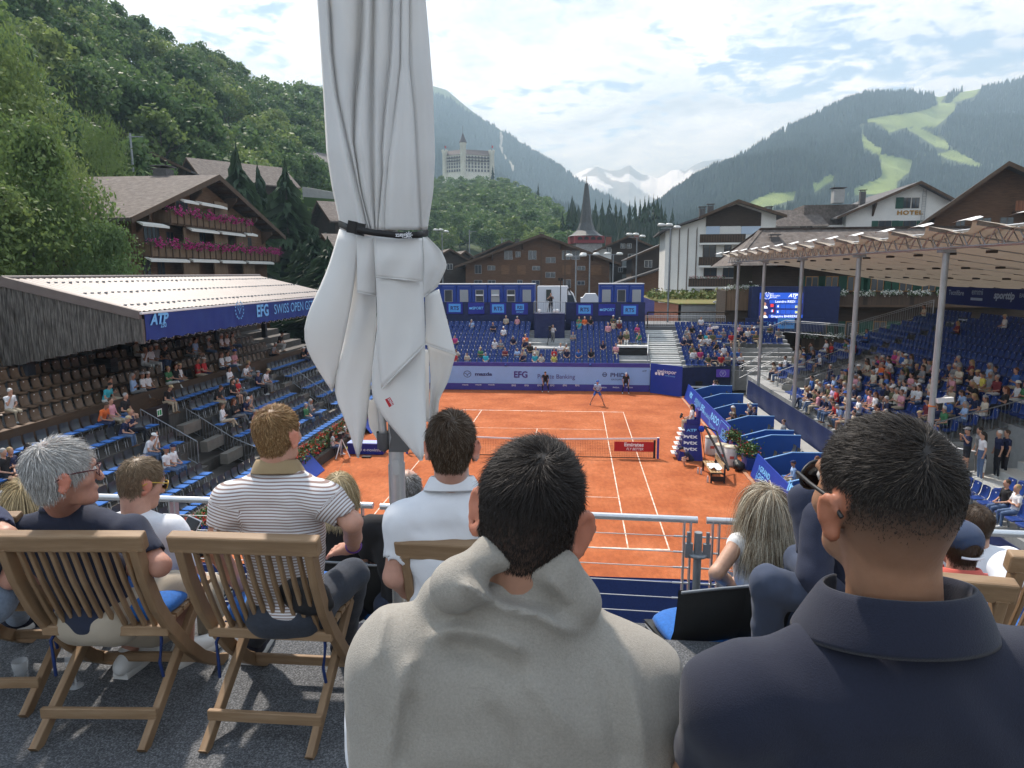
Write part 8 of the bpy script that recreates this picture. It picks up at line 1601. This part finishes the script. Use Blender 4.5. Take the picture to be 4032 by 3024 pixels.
    # shirt
    if shirt is not None:
        inf = .016; S = [c_(nb-up*.052, sl-up*.006, .07, .066, 0, .05), c_(nb-up*.052, sr-up*.006, .07, .066, 0, .05), c_(nb-up*.13, mid, .105, .105, 0, .06, (X, torso_w+.12)), c_(mid, hip+up*.02, .108, .118, 0, .06, (X, torso_w))]
        S += [e_(nb-up*.2-Y*.03+X*.09*q_, (.085, .06, .11), 0, .06) for q_ in (-1, 1)]
        cuts = list(shirt_cut)
        if not bare:
            for sh, el in arm_sh: t = sleeve; d = el-sh; S.append(c_(sh, sh+d*t, .066, .058, 0, .045)); cuts.append(e_(sh+d*(t+.18), (.06, .06, .04), 0, .004) if False else c_(sh+d*(t+.12), sh+d*(t+.5), .052, .06, 0, .004))
        S += list(extra_shirt)
        def dsp(P):
            q = P-nb; a = .0055*vnoise(np.stack([q[..., 0]*9, q[..., 1]*9, q[..., 2]*22], -1)+3)+.0035*vnoise(np.stack([q[..., 0]*22+q[..., 2]*14, q[..., 1]*20, q[..., 2]*10], -1)); return a if shirt_disp is None else a+shirt_disp(P)
        def stf(V):
            z = V[:, 2].copy(); best = np.full(len(V), .09)
            for sh, el in arm_sh:
                d = el-sh; t = np.clip(((V-sh)@d)/(d@d), 0, 1); dd = np.linalg.norm(V-sh-t[:, None]*d, axis=1); m_ = (dd < .085) & (t > .12); z = np.where(m_, sh[2]-t*np.linalg.norm(d), z)
            return z
        sm = sdf_mesh('shirt', S, vox, shirt, cut=cuts, disp=dsp, stfn=stf); link('shirt', toL(sm), e)
    if collar is not None:
        cm, hgt, open_ = collar[:3]; rs_ = collar[3] if len(collar) > 3 else 1.18; G = []; nx = unit(nb-(hc+R_@np.array([0, -.028, -.045])*hs)); ctr = nb+np.array([0, 0, .026])
        for k in range(40):
            a = -PI/2+open_+(2*PI-2*open_)*k/39 if open_ else 2*PI*k/39; a = PI/2+open_+(2*PI-2*open_)*k/39; r = lambda rad, z, a=a: ctr+X*rad*rs_*math.cos(a)+Y*rad*rs_*math.sin(a)*.95+up*z
            fr = .5-.5*math.sin(a)         # 1 at the back, 0 in front
            G.append([r(.066, -.03-.03*(1-fr)), r(.064, hgt*.55-.035*(1-fr)), r(.069, hgt*.62-.035*(1-fr)), r(.078, hgt*.35-.04*(1-fr)), r(.091+.012*(1-fr), -hgt*.45-.045*(1-fr))])
        o = MB().grid(G).build('collar', cm, e); md = o.modifiers.new('thickness', 'SOLIDIFY'); md.thickness = .004; md2 = o.modifiers.new('round', 'SUBSURF'); md2.levels = 1; md2.render_levels = 1
    if trousers is not None:
        tm, cutk = trousers; T = [c_(hip-X*.07, hip+X*.07, .115, .115, 0, .05)]
        for hp, kn, ft in legs:
            ft = np.array(ft)
            if cutk == 'shorts': T.append(c_(hp, hp*.12+kn*.88, .088, .078, 0, .04))
            else: T += [c_(hp, kn, .088, .07, 0, .04), c_(kn, kn*.5+ft*.5, .07, .066, 0, .03), c_(kn*.5+ft*.5, kn*.06+ft*.94, .066, .056, 0, .02)]
        link('trousers', toL(sdf_mesh('trousers', T, max(vox, .011), tm, disp=lambda P: .007*vnoise(np.stack([P[..., 0]*14, P[..., 1]*12, P[..., 2]*18], -1)))), e)
    for k, (ft, d, sm_) in enumerate(feet):
        ft, d = np.array(ft, float), unit(d); f0 = ft+up*.0; fz = np.array([f0[0], f0[1], base_.z]); S = [c_(fz+up*.052-d*.05, fz+up*.06+d*.02, .042, .05, 0, .02), c_(fz+up*.055+d*.02, fz+up*.04+d*.16, .05, .036, 0, .02), c_(fz+up*.07-d*.03, fz+up*.1-d*.02, .042, .042, 0, .02)]
        sh_ = link('shoe', toL(sdf_mesh('shoe', S, .009, sm_[0], lo=fz-(.3, .3, 0)+np.array([0, 0, .012]))), e)
        MB().tube([fz+up*.014-d*.07, fz+up*.014+d*.05, fz+up*.014+d*.18], [.04, .05, .036], 12).build('sole', sm_[1], sh_)
    if glasses is not None:
        gm, lens = glasses; G_ = lambda x, y, z: hc+R_@(np.array([x, y, z])*hs); ge = empty('glasses', tuple(hc)); ge.parent = e; ge.location = Vector(hc)-base_; ge.empty_display_size = .01
        for s in (-1, 1):
            MB().tube([G_(s*.074, .085, .018), G_(s*.083, .04, .017), G_(s*.086, -.01, .014), G_(s*.083, -.035, -.006)], .0028, 8).build('temple', gm, ge)
            MB().tube([G_(s*.034+.03*math.cos(a), .104-.012*abs(math.cos(a)), .006+.021*math.sin(a)) for a in np.linspace(0, 2*PI, 17)], .0025, 6, cap=False).build('rim', gm, ge)
            MB().add([G_(s*.034+.029*math.cos(a), .103-.012*abs(math.cos(a)), .006+.02*math.sin(a)) for a in np.linspace(0, 2*PI, 17)[:-1]], [tuple(range(16))]).build('lens', lens, ge)
        MB().tube([G_(-.008, .108, .012), G_(.008, .108, .012)], .0025, 6).build('bridge', gm, ge)
    return e, dict(R=R_, hc=hc, X=X, Y=Y, off=base_)
def cloth(n, c, **k): k.setdefault('rough', .9); k.setdefault('nz', (5, .06)); k.setdefault('bump', (300, .25, .0025)); k.setdefault('sheen', .08); return M('fabric_'+n, c, **k)
D = lambda u, v, d: np.array(d2(u, v, d)); UPV = np.array([0, 0, 1.])
SNK = (M('sneaker_white', (.72, .72, .7), rough=.5, nz=(20, .05)), M('sole_white', (.75, .75, .72), rough=.6)); SNB = (M('sneaker_navy', (.015, .018, .035), rough=.7), M('sole_white2', (.72, .72, .7), rough=.6))
# --- G: man with the beige sweater round his shoulders (nearest, centre)
BEIGE = cloth('beige_knit', (.31, .288, .25), nz=(260, .14), bump=(420, .6, .0025), sheen=.12)
sl, sr, nb = D(872, 1425, 1.08), D(1352, 1475, 1.09), D(1124, 1300, 1.09); hip = (sl+sr)/2-UPV*.50+np.array([0, .06, 0])
def seatlegs(hip, fz, w=.1, l=.44, X=np.array([1, 0, 0.]), Y=np.array([0, 1, 0.])): return [(hip-X*w, hip-X*(w+.03)+Y*l-UPV*.02, np.array([*(hip-X*(w+.03)+Y*(l-.02))[:2], fz+.08])), (hip+X*w, hip+X*(w+.03)+Y*l-UPV*.02, np.array([*(hip+X*(w+.03)+Y*(l-.02))[:2], fz+.08]))]
lg = seatlegs(hip, F0+.36)
fold = [[(985, 1262, 1.0), (1060, 1196, 1.03), (1130, 1200, 1.04), (1205, 1232, 1.035), (1244, 1290, 1.05)], [(1000, 1270, .985), (1060, 1300, .97), (1130, 1345, .955), (1215, 1385, .955), (1320, 1420, .97)], [(1150, 1290, .985), (1200, 1335, .965), (1280, 1372, .965), (1350, 1420, .985)], [(960, 1290, .99), (930, 1340, .965), (900, 1440, .955), (890, 1660, .95)], [(1010, 1300, .975), (1045, 1318, .965)], [(1290, 1440, .96), (1325, 1560, .955), (1330, 1720, .96)], [(1385, 1500, .99), (1420, 1600, .99), (1432, 1720, .99)], [(800, 1440, .99), (790, 1560, .98), (780, 1720, .98)], [(1040, 1500, .94), (1120, 1530, .935), (1240, 1600, .94)], [(1000, 1400, .955), (1090, 1440, .945), (1180, 1470, .945)]]
ex = [e_(nb+np.array([.0, -.04, .005]), (.085, .055, .06), 0, .04), c_(sl-UPV*.01+np.array([.008, 0, 0]), D(836, 1760, 1.05), .074, .07, 0, .06), c_(sr-UPV*.01-np.array([.008, 0, 0]), D(1392, 1760, 1.06), .074, .07, 0, .06), c_(nb-UPV*.16, hip+UPV*.1, .115, .12, 0, .08, (np.array([1, 0, 0.]), 1.6))]
basep = [c_(nb-UPV*.052, sl-UPV*.006, .07, .066, 0, .05), c_(nb-UPV*.052, sr-UPV*.006, .07, .066, 0, .05), e_(nb-UPV*.2+np.array([.09, -.03, 0]), (.085, .06, .11), 0, .06), e_(nb-UPV*.2+np.array([-.09, -.03, 0]), (.085, .06, .11), 0, .06)]+ex
def trace(u, v, prims, d=.6):
    for _ in range(60):
        p = D(u, v, d); q = float(field(prims, p[None, :])[0]); d += q*.8
        if q < .0006 or d > 1.5: break
    return d
for a, b_ in zip(fold[0][:-1], fold[0][1:]): ex.append(c_(D(*a), D(*b_), .031, .031, 0, .012))
zf_ = lambda a, b: (1300+a/1.4747, 2100+b/1.4747)
FOLDS = [(.013, 24, [(770, 300), (850, 345), (1000, 425), (1130, 455), (1240, 485), (1340, 555), (1450, 560)]), (-.004, 42, [(790, 215), (950, 245), (1110, 250)]), (-.013, 42, [(960, 350), (1120, 375), (1260, 400), (1360, 430)]), (.010, 30, [(560, 620), (700, 565), (900, 585), (1050, 645), (1160, 695)]), (-.009, 50, [(640, 680), (850, 680), (1020, 760), (1150, 850)]), (.008, 32, [(500, 700), (440, 800), (385, 1080), (340, 1400)]), (-.008, 45, [(470, 900), (430, 1100), (400, 1400)]), (.007, 30, [(1680, 640), (1740, 780), (1800, 1080), (1830, 1400)]), (-.006, 40, [(1560, 800), (1650, 1050), (1700, 1400)]), (.006, 34, [(1100, 830), (1250, 950), (1400, 1200)]), (.008, 22, [(1260, 250), (1330, 330), (1380, 420)]), (.007, 26, [(330, 430), (300, 560), (250, 800)]), (-.006, 40, [(900, 980), (1000, 1150), (1100, 1400)]), (.009, 20, [(760, 285), (820, 310), (835, 345)])]
def drape(P):
    sh = P.shape[:-1]; u, v = unproj(P.reshape(-1, 3).astype(float)); h = np.zeros(len(u))
    for A_, sg, pl_ in FOLDS:
        q = np.array([zf_(*p) for p in pl_]); best = np.full(len(u), 1e9); n_ = len(q)-1; tt = np.zeros(len(u))
        for i in range(n_):
            d = q[i+1]-q[i]; t = ((u-q[i][0])*d[0]+(v-q[i][1])*d[1])/(d@d); tc = np.clip(t, 0, 1); ds = np.hypot(u-q[i][0]-tc*d[0], v-q[i][1]-tc*d[1]); m_ = ds < best; best = np.where(m_, ds, best); tt = np.where(m_, (i+tc)/n_, tt)
        h += 1.35*A_*np.exp(-(best/sg)**2)*np.clip(np.minimum(tt, 1-tt)*5+.15, 0, 1)
    back = (P.reshape(-1, 3)-nbG)@np.array([0, 1., 0]) < .03
    return -(h*back).reshape(sh)
nbG = nb.copy()
fr_ = [D(985, 1262, 1.0), D(960, 1290, 1.08), D(1010, 1330, 1.2), D(1120, 1370, 1.26), D(1225, 1330, 1.2), D(1244, 1290, 1.05)]
for a, b in zip(fr_[:-1], fr_[1:]): ex.append(c_(a, b, .03, .03, 0, .03))
fg_person('man with a beige sweater over his shoulders, seated nearest in the centre', D(1148, 1108, 1.08), -.12, -.12, .16, .97, (.42, .225, .15), 'dark', dict(N=32000, top=.03, side=.008, fade=.2, wd=.00042, lift=.36, swirl=1., comb=(-.35, .35, .1), seed=5), nb, sl, sr, hip, [(sl, sl+np.array([-.03, .12, -.26]), hip+np.array([-.12, .36, .12]), ((.3, 1, -.2), UPV), 1), (sr, sr+np.array([.03, .12, -.26]), hip+np.array([.12, .36, .12]), ((-.3, 1, -.2), UPV), -1)], lg, BEIGE, (cloth('jeans_grey', (.06, .07, .09)), 'long'), .0065, 1.12, None, .62, [(lg[0][2], (0, 1, 0), SNK), (lg[1][2], (0, 1, 0), SNK)], None, 1.4, extra_shirt=ex, earsout=.75, base=F0+.36, shirt_disp=drape)
G_e = bpy.data.objects[-1]
# his white T-shirt sleeve
p0 = [o for o in bpy.data.objects if o.get('label', '').startswith('man with a beige sweater')][0]
me = sdf_mesh('t_shirt_sleeve', [c_(sl+np.array([-.022, .03, -.03]), sl+np.array([-.05, .07, -.2]), .077, .072, 0, .02)], .009, cloth('white_tee', (.74, .76, .80)), disp=lambda P: .005*vnoise(P*30)); me.transform(Matrix.Translation(-p0.location)); link('t_shirt_sleeve', me, p0)
# --- H: man in the navy polo (nearest, right)
NPOLO = cloth('navy_polo', (.011, .014, .03), nz=(350, .15), bump=(500, .4, .002), sheen=.12)
sl, sr, nb = D(1602, 1512, .92), D(2262, 1500, .90), D(1930, 1330, .915); hip = (sl+sr)/2-UPV*.50+np.array([0, .06, 0]); lg = seatlegs(hip, F0+.36)
fg_person('man with short dark hair and sunglasses in a navy polo, nearest on the right', D(1903, 1078, .90), .26, .02, -.03, .93, (.33, .175, .105), 'dark', dict(N=34000, top=.02, side=.005, fade=.8, wd=.0004, lift=.4, comb=(.1, .6, .1), seed=6, mix=(.2, (.06, .05, .04))), nb, sl, sr, hip, [(sl, sl+np.array([-.06, .08, -.27]), sl+np.array([.08, .33, -.36]), ((.5, .8, 0), UPV), 1), (sr, sr+np.array([.06, .08, -.27]), sr+np.array([-.08, .33, -.36]), ((-.5, .8, 0), UPV), -1)], lg, NPOLO, (cloth('trousers_dark', (.03, .03, .035)), 'long'), .0065, .92, (NPOLO, .062, .55, 1.3), .36, [(lg[0][2], (0, 1, 0), SNB), (lg[1][2], (0, 1, 0), SNB)], (BLACK, M('lens_dark', (.01, .01, .012), rough=.1)), 1.5, base=F0+.36, earsout=.18)
# --- A: grey haired man in the navy polo with pale piping
NAV2 = cloth('navy_jersey', (.018, .024, .048), nz=(300, .1)); sl, sr, nb = D(52, 1150, 2.95), D(286, 1152, 2.86), D(146, 1092, 2.96); hip = D(215, 1335, 3.02); X_ = unit(sr-sl); Yb = unit(np.cross(UPV, X_))
kR, kL = D(392, 1262, 3.2), D(300, 1275, 3.35); fR, fL = np.array(atz(405*S2, 1428*S2, F0)), np.array(atz(282*S2, 1450*S2, F0)); KHA = cloth('khaki_shorts', (.40, .345, .27))
fg_person('grey haired man with glasses in a navy polo and khaki shorts on a teak chair', D(136, 1022, 2.78), -.75, -.05, .02, 1.2, (.50, .26, .19), 'grey', dict(N=12000, top=.042, side=.032, wd=.0011, lift=.25, bald=.45, seed=8, mix=(.4, (.55, .54, .52)), grav=.3), nb, sl, sr, hip, [(sr, D(345, 1222, 2.8), D(262, 1228, 3.15), ((-.6, .8, 0), UPV), 1), (sl, D(25, 1250, 2.95), D(150, 1240, 3.25), ((.5, .8, 0), UPV), -1)], [(hip+X_*.08, kR, fR+UPV*.08), (hip-X_*.08, kL, fL+UPV*.08)], NAV2, (KHA, 'shorts'), .009, 1.0, (NAV2, .05, .5), .66, [(fR, (.45, 1, 0), SNK), (fL, (.05, 1, 0), SNK)], (M('frame_maroon', (.08, .015, .02), rough=.3), M('lens_clear', (.6, .6, .62), rough=.05, alpha=.25)), 1.4, hidden=0)
pa_ = [o for o in bpy.data.objects if o.get('label', '').startswith('grey haired man')][0]; MINT = M('piping_mint', (.45, .72, .66), rough=.7)
G = [nb+X_*.094*math.cos(a)+Yb*.088*math.sin(a)+UPV*(-.022-.045*(.5+.5*math.sin(a))) for a in np.linspace(PI/2+.6, 2.5*PI-.6, 24)]; MB().tube(G, .0028, 6).build('collar_piping', MINT, pa_)
e1 = D(345, 1222, 2.8); d_ = e1-sr; c = sr+d_*.66; t_ = unit(d_); a_ = unit(np.cross(t_, UPV)); b2_ = np.cross(t_, a_); MB().tube([c+(a_*math.cos(q)+b2_*math.sin(q))*.061 for q in np.linspace(0, 2*PI, 25)], .0028, 6, cap=False).build('sleeve_piping', MINT, pa_); MB().box(c-t_*.05+unit(np.cross(t_, (0, 1., 0)))*0+np.array([.03, -.045, .02]), (.004, .03, .04)).build('sleeve_patch', WPRINT, pa_)
# --- C: man in the striped polo
STR = cloth('striped_jersey', (.72, .71, .72), stripe=(2, .0125, (.30, .215, .19), .42, 'st')); TAN = cloth('collar_tan', (.34, .25, .14)); JN = cloth('jeans_dark', (.035, .042, .058), nz=(80, .25))
sl, sr, nb = D(497, 1078, 2.86), D(706, 1078, 2.84), D(600, 1012, 2.90); hip = D(625, 1318, 2.95); X_ = unit(sr-sl); kR, kL = D(762, 1240, 3.25), D(590, 1290, 3.35); fR, fL = np.array(atz(745*S2, 1408*S2, F0)), np.array(atz(548*S2, 1420*S2, F0))
fg_person('fair haired man in a brown and white striped polo on a teak chair', D(601, 938, 2.86), -.22, -.02, .0, 1.03, (.60, .33, .24), 'ginger', dict(N=12000, top=.026, side=.01, wd=.0009, lift=.28, seed=9, mix=(.35, (.38, .25, .12)), swirl=.8), nb, sl, sr, hip, [(sr, D(760, 1128, 2.84), D(764, 1182, 3.08), ((-.9, .25, -.25), (0, -.3, 1), .35), 1), (sl, D(462, 1180, 2.85), D(520, 1270, 3.1), None, -1)], [(hip+X_*.08, kR, fR+UPV*.08), (hip-X_*.08, kL, fL+UPV*.08)], STR, (JN, 'long'), .009, 1.0, (TAN, .055, .35), .6, [(fR, (.3, 1, 0), SNB), (fL, (0, 1, 0), SNB)], None, 1.4)
pc_ = [o for o in bpy.data.objects if o.get('label', '').startswith('fair haired man')][0]; w_ = D(764, 1182, 3.08); e1 = D(760, 1128, 2.84); t_ = unit(w_-e1); a_ = unit(np.cross(t_, UPV)); b2_ = np.cross(t_, a_); MB().tube([w_-t_*.02+(a_*math.cos(q)+b2_*math.sin(q))*.033 for q in np.linspace(0, 2*PI, 20)], .004, 6, cap=False).build('wristband', M('band_violet', (.12, .05, .25), rough=.6), pc_)
c = D(655, 1278, 2.83); me = sdf_mesh('pouch', [e_(c, (.11, .045, .06), 0, .02), e_(c+np.array([.03, 0, -.05]), (.1, .04, .05), 0, .03)], .012, M('pouch_black', (.02, .02, .022), rough=.5, nz=(30, .3))); me.transform(Matrix.Translation(-Vector(c))); tag(link('waist_pouch', me, None, tuple(c)), 'black waist pouch behind the striped man on his chair', 'pouch')
# --- F: man in the white polo
WPO = cloth('white_polo', (.72, .735, .77)); sl, sr, nb = D(872, 1122, 2.66), D(1078, 1120, 2.66), D(977, 1048, 2.68); hip = D(975, 1330, 2.76); lg = seatlegs(hip, F0, .09, .42)
fg_person('man with dark hair and grey beard in a white polo on a teak chair', D(977, 962, 2.62), .0, -.02, .0, 1.1, (.50, .27, .20), 'brown', dict(N=12000, top=.034, side=.016, wd=.0009, lift=.4, seed=10, swirl=.9, mix=(.2, (.16, .13, .1))), nb, sl, sr, hip, [(sl, D(852, 1245, 2.68), D(900, 1290, 2.9), ((.3, 1, 0), UPV), -1), (sr, D(1100, 1245, 2.68), D(1050, 1290, 2.9), ((-.3, 1, 0), UPV), 1)], lg, WPO, (cloth('trousers_beige', (.4, .35, .28)), 'long'), .009, 1.05, (WPO, .05, .4), .62, [(lg[0][2], (0, 1, 0), SNK), (lg[1][2], (0, 1, 0), SNK)], None, 1.45, beard=(.5, .49, .47))
# --- front row
def front(label, hx, hy, hd, yaw, skin, hair, hk, top, wsh=.185, lean=.08, pitch=0., bot=None, hs=1., glasses=None, bare=False, collar=None, arms=None, vox=.011, base=None, hz=None):
    hc = D(hx, hy, hd); base = F1 if base is None else base; nb = hc+np.array([0, -lean*.35-.01, -.135*hs]); sl, sr = nb+np.array([-wsh, -.01, -.075]), nb+np.array([wsh, -.01, -.075]); hip = np.array([nb[0], nb[1]-.04, max(base+.5, nb[2]-.52)]) if hz is None else hz
    lg = seatlegs(hip, base, .085, .42); ar = arms(sl, sr, hip) if arms else [(sl, sl+np.array([-.05, .06, -.26]), hip+np.array([-.1, .28, .1]), ((.3, 1, 0), UPV), -1), (sr, sr+np.array([.05, .06, -.26]), hip+np.array([.1, .28, .1]), ((-.3, 1, 0), UPV), 1)]
    return fg_person(label, hc, yaw, pitch, 0, hs, skin, hair, hk, nb, sl, sr, hip, ar, lg, top, (bot or cloth('trousers_navy', (.03, .04, .07)), 'long'), vox, 1., collar, .62, [(lg[0][2], (0, 1, 0), SNB), (lg[1][2], (0, 1, 0), SNB)], glasses, 1.3, bare=bare, base=base)
BLK = cloth('black_jersey', (.016, .016, .018)); WT = cloth('white_tshirt', (.74, .76, .80)); JKT = cloth('navy_jacket', (.022, .028, .055), nz=(200, .15), bump=(260, .4, .003))
front('man with sunglasses in a white T-shirt looking down at his phone, front row left', 306, 1042, 3.35, -.55, (.52, .29, .21), 'sandy', dict(N=6000, top=.03, side=.014, wd=.0011, seed=12), WT, .175, .15, -.35, cloth('shorts_beige', (.42, .36, .28)), 1.02, (M('frame_amber', (.5, .32, .04), rough=.3), M('lens_dark')), arms=lambda sl, sr, hip: [(sl, sl+np.array([-.04, .06, -.27]), hip+np.array([.0, .3, .12]), ((.5, 1, .2), UPV), -1), (sr, sr+np.array([.06, .08, -.27]), D(415, 1172, 3.7)-np.array([.02, .08, .02]), ((-.1, .6, .6), (0, -1, .3), .9), 1)])
p = D(404, 1150, 3.72); bevel(MB().box(p, (.078, .009, .155), rx3(-.5)@ry3(.35)).build('smartphone', M('phone_black', (.02, .025, .03), rough=.15), None, 'smartphone with a pale case in the hand of the man in white', 'phone', base=tuple(p)), .006, 2); MB().box(p+np.array([0, .007, -.002]), (.084, .006, .162), rx3(-.5)@ry3(.35)).build('case', WPRINT, bpy.data.objects['smartphone'])
BOB = dict(N=10000, top=.17, side=.12, wd=.0009, lift=.25, long=1, swirl=0., seed=13, mix=(.5, (.6, .5, .32)))
front('blonde woman in black in the front row left of the parasol pole', 735, 1062, 4.1, -.1, (.52, .3, .22), 'blond', BOB, BLK, .17)
front('balding man in a black jacket in front of the parasol pole', 880, 1058, 3.95, .15, (.55, .32, .24), 'salt', dict(N=6000, top=.03, side=.022, wd=.0011, bald=.97, seed=14, mix=(.4, (.4, .4, .4))), BLK, .2)
LONG = dict(N=17000, top=.40, side=.32, wd=.0009, lift=.2, long=1, swirl=0., seed=15, mix=(.55, (.58, .52, .40)))
wo = front('woman with long blonde hair in a sleeveless white blouse, front row right', 1655, 1090, 4.05, .1, (.55, .33, .23), 'sandy', LONG, cloth('white_blouse', (.76, .76, .75)), .16, .12, -.1, bare=True, arms=lambda sl, sr, hip: [(sl, D(1548, 1238, 3.95), D(1580, 1262, 4.25), ((.6, .8, 0), UPV), -1), (sr, sr+np.array([.05, .06, -.26]), hip+np.array([.1, .28, .1]), ((-.3, 1, 0), UPV), 1)])
front('man in a navy jacket and blue trousers half hidden behind the nearest man', 1850, 985, 3.3, -.2, (.5, .28, .2), 'brown', dict(N=3000, seed=16), JKT, .23, .0, 0., cloth('chino_blue', (.045, .06, .10)), 1.0, base=F0-.12, arms=lambda sl, sr, hip: [(sl, D(1752, 1250, 3.2), D(1815, 1290, 3.4), None, -1), (sr, sr+np.array([.05, .06, -.28]), hip+np.array([.1, .28, .1]), None, 1)])
pj = [o for o in bpy.data.objects if o.get('label', '').startswith('man in a navy jacket')][0]
me = sdf_mesh('crossed_leg', [c_(D(1800, 1310, 3.25), D(1662, 1262, 3.2), .085, .085, 0, .03), c_(D(1662, 1262, 3.2), D(1655, 1420, 3.35), .082, .065, 0, .03)], .011, MATS['fabric_chino_blue'], disp=lambda P: .006*vnoise(P*22)); me.transform(Matrix.Translation(-pj.location)); link('crossed_leg', me, pj)
me = sdf_mesh('jacket_sleeve', [c_(D(1770, 1120, 3.25), D(1757, 1250, 3.18), .085, .075, 0, .03), c_(D(1757, 1250, 3.18), D(1830, 1300, 3.3), .07, .06, 0, .03)], .011, JKT, disp=lambda P: .0045*vnoise(np.stack([P[..., 0]*14, P[..., 1]*14, P[..., 2]*26], -1))); me.transform(Matrix.Translation(-pj.location)); link('jacket_sleeve', me, pj)
kd = front('child in a navy cap and coral red polo, front row at the right', 2072, 1178, 3.35, .1, (.5, .29, .21), 'brown', dict(N=3000, top=.03, side=.025, seed=17), cloth('coral_polo', (.62, .13, .10)), .135, .05, 0., hs=.98, collar=(cloth('coral_collar', (.62, .13, .10)), .045, .5))
ke, kk = kd; CAPM = cloth('cap_navy', (.035, .055, .105), bump=(200, .3, .002)); hc, R_ = kk['hc'], kk['R']
me = sdf_mesh('cap', HL([e_((0, -.008, .045), (.090, .110, .082), 0, .01)], hc, R_, 1.), .008, CAPM, cut=HL([e_((0, -.01, -.06), (.12, .14, .085), 0, .004), e_((0, -.125, .012), (.04, .04, .035), 0, .008)], hc, R_, 1.)); me.transform(Matrix.Translation(-kk['off'])); cp_ = link('cap', me, ke)
mm = MB().grid([[hc+R_@np.array([x*.075, .085+t*.075*(1-.35*x*x), .028+.004*x*x*-4-.012*t]) for x in np.linspace(-1, 1, 9)] for t in (0, .5, 1)]); mm.build('visor', CAPM, cp_).modifiers.new('t', 'SOLIDIFY').thickness = .004
MB().lathe([(0, .006), (.009, .003), (.01, -.002)], tuple(hc+R_@np.array([0, -.008, .128])), 10).build('button', CAPM, cp_)
MB().tube([hc+R_@np.array([.09*math.sin(a), -.01-.108*math.cos(a), -.02]) for a in np.linspace(-.6, .6, 9)], .006, 6).build('strap', WPRINT, cp_)
# collar stripes
nbk = hc+np.array([0, -.0375, -.132]); MB().tube([nbk+np.array([.1*math.cos(a), .095*math.sin(a), -.03-.045*(.5+.5*math.sin(a))]) for a in np.linspace(PI/2+.6, 2.5*PI-.6, 24)], .006, 6).build('collar_stripe', WPRINT, ke); MB().tube([nbk+np.array([.108*math.cos(a), .102*math.sin(a), -.042-.045*(.5+.5*math.sin(a))]) for a in np.linspace(PI/2+.6, 2.5*PI-.6, 24)], .006, 6).build('collar_stripe', BLACK, ke)
front('person in a white shirt beyond the child with the navy cap', 2108, 1130, 4.3, .2, (.5, .29, .21), 'brown', dict(N=2500, seed=18), WT, .2)
front('person in a white shirt cut by the right edge, resting a bare forearm', 2285, 1120, 2.95, .2, (.48, .26, .18), 'brown', dict(N=2500, seed=19), WT, .2, base=F1+.2, arms=lambda sl, sr, hip: [(sl, D(2182, 1300, 2.85), D(2085, 1298, 3.1), ((-1, .3, 0), UPV), -1), (sr, sr+np.array([.05, .06, -.26]), hip+np.array([.1, .28, .1]), None, 1)])
front('blonde woman behind the grey haired man at the left', 62, 1075, 3.9, .1, (.52, .3, .22), 'blond', dict(N=6000, top=.34, side=.3, wd=.0015, lift=.2, long=1, swirl=0., seed=21), BLK, .17)
sl, sr, nb = D(-190, 1130, 2.8), D(-25, 1130, 2.85), D(-105, 1075, 2.85); hip = D(-70, 1300, 2.95); kR = D(40, 1265, 3.2); fR = np.array(atz(42*S2, 1362*S2, F0)); DEN = cloth('denim_pale', (.28, .36, .48), nz=(60, .2))
fg_person('person in pale jeans and dark trainers cut by the left edge', D(-105, 985, 2.8), -.3, 0, 0, 1., (.5, .28, .2), 'brown', dict(N=1500, seed=22), nb, sl, sr, hip, [(sr, D(12, 1160, 2.75), D(-20, 1210, 2.95), ((-.3, 1, 0), UPV), 1)], [(hip+np.array([.08, 0, 0]), kR, fR+UPV*.08), (hip-np.array([.08, 0, 0]), kR-np.array([.22, 0, 0]), fR-np.array([.25, 0, -.08]))], cloth('shirt_navy', (.03, .04, .09)), (DEN, 'long'), .012, 1., None, .6, [(fR, (.3, 1, 0), SNB)], None, 1.35)
# --- small things on the carpet
def cup(u, v, h, r, lab, mat): p = np.array(atz(u, v, F0)); MB().lathe([(0, .002), (r*.8, .002), (r, h), (r*.93, h), (r*.74, .012)], tuple(p), 18).build('cup', mat, None, lab, 'cup', base=tuple(p))
CLR = M('clear_plastic', (.75, .78, .8), rough=.08, alpha=.35, spec=.8); cup(85, 2670, .09, .035, 'clear plastic cup on the carpet under the left chairs', CLR)
p = np.array(atz(300, 2705, F0)); e = empty('wine_glass', tuple(p), 'clear plastic wine glass standing under the teak chair', 'glass'); MB().lathe([(0, .003), (.033, .003), (.034, .006), (.005, .012), (.004, .07)], tuple(p), 20).build('foot', CLR, e); MB().lathe([(.004, .07), (.03, .09), (.036, .13), (.032, .17)], tuple(p), 20).build('bowl', CLR, e)
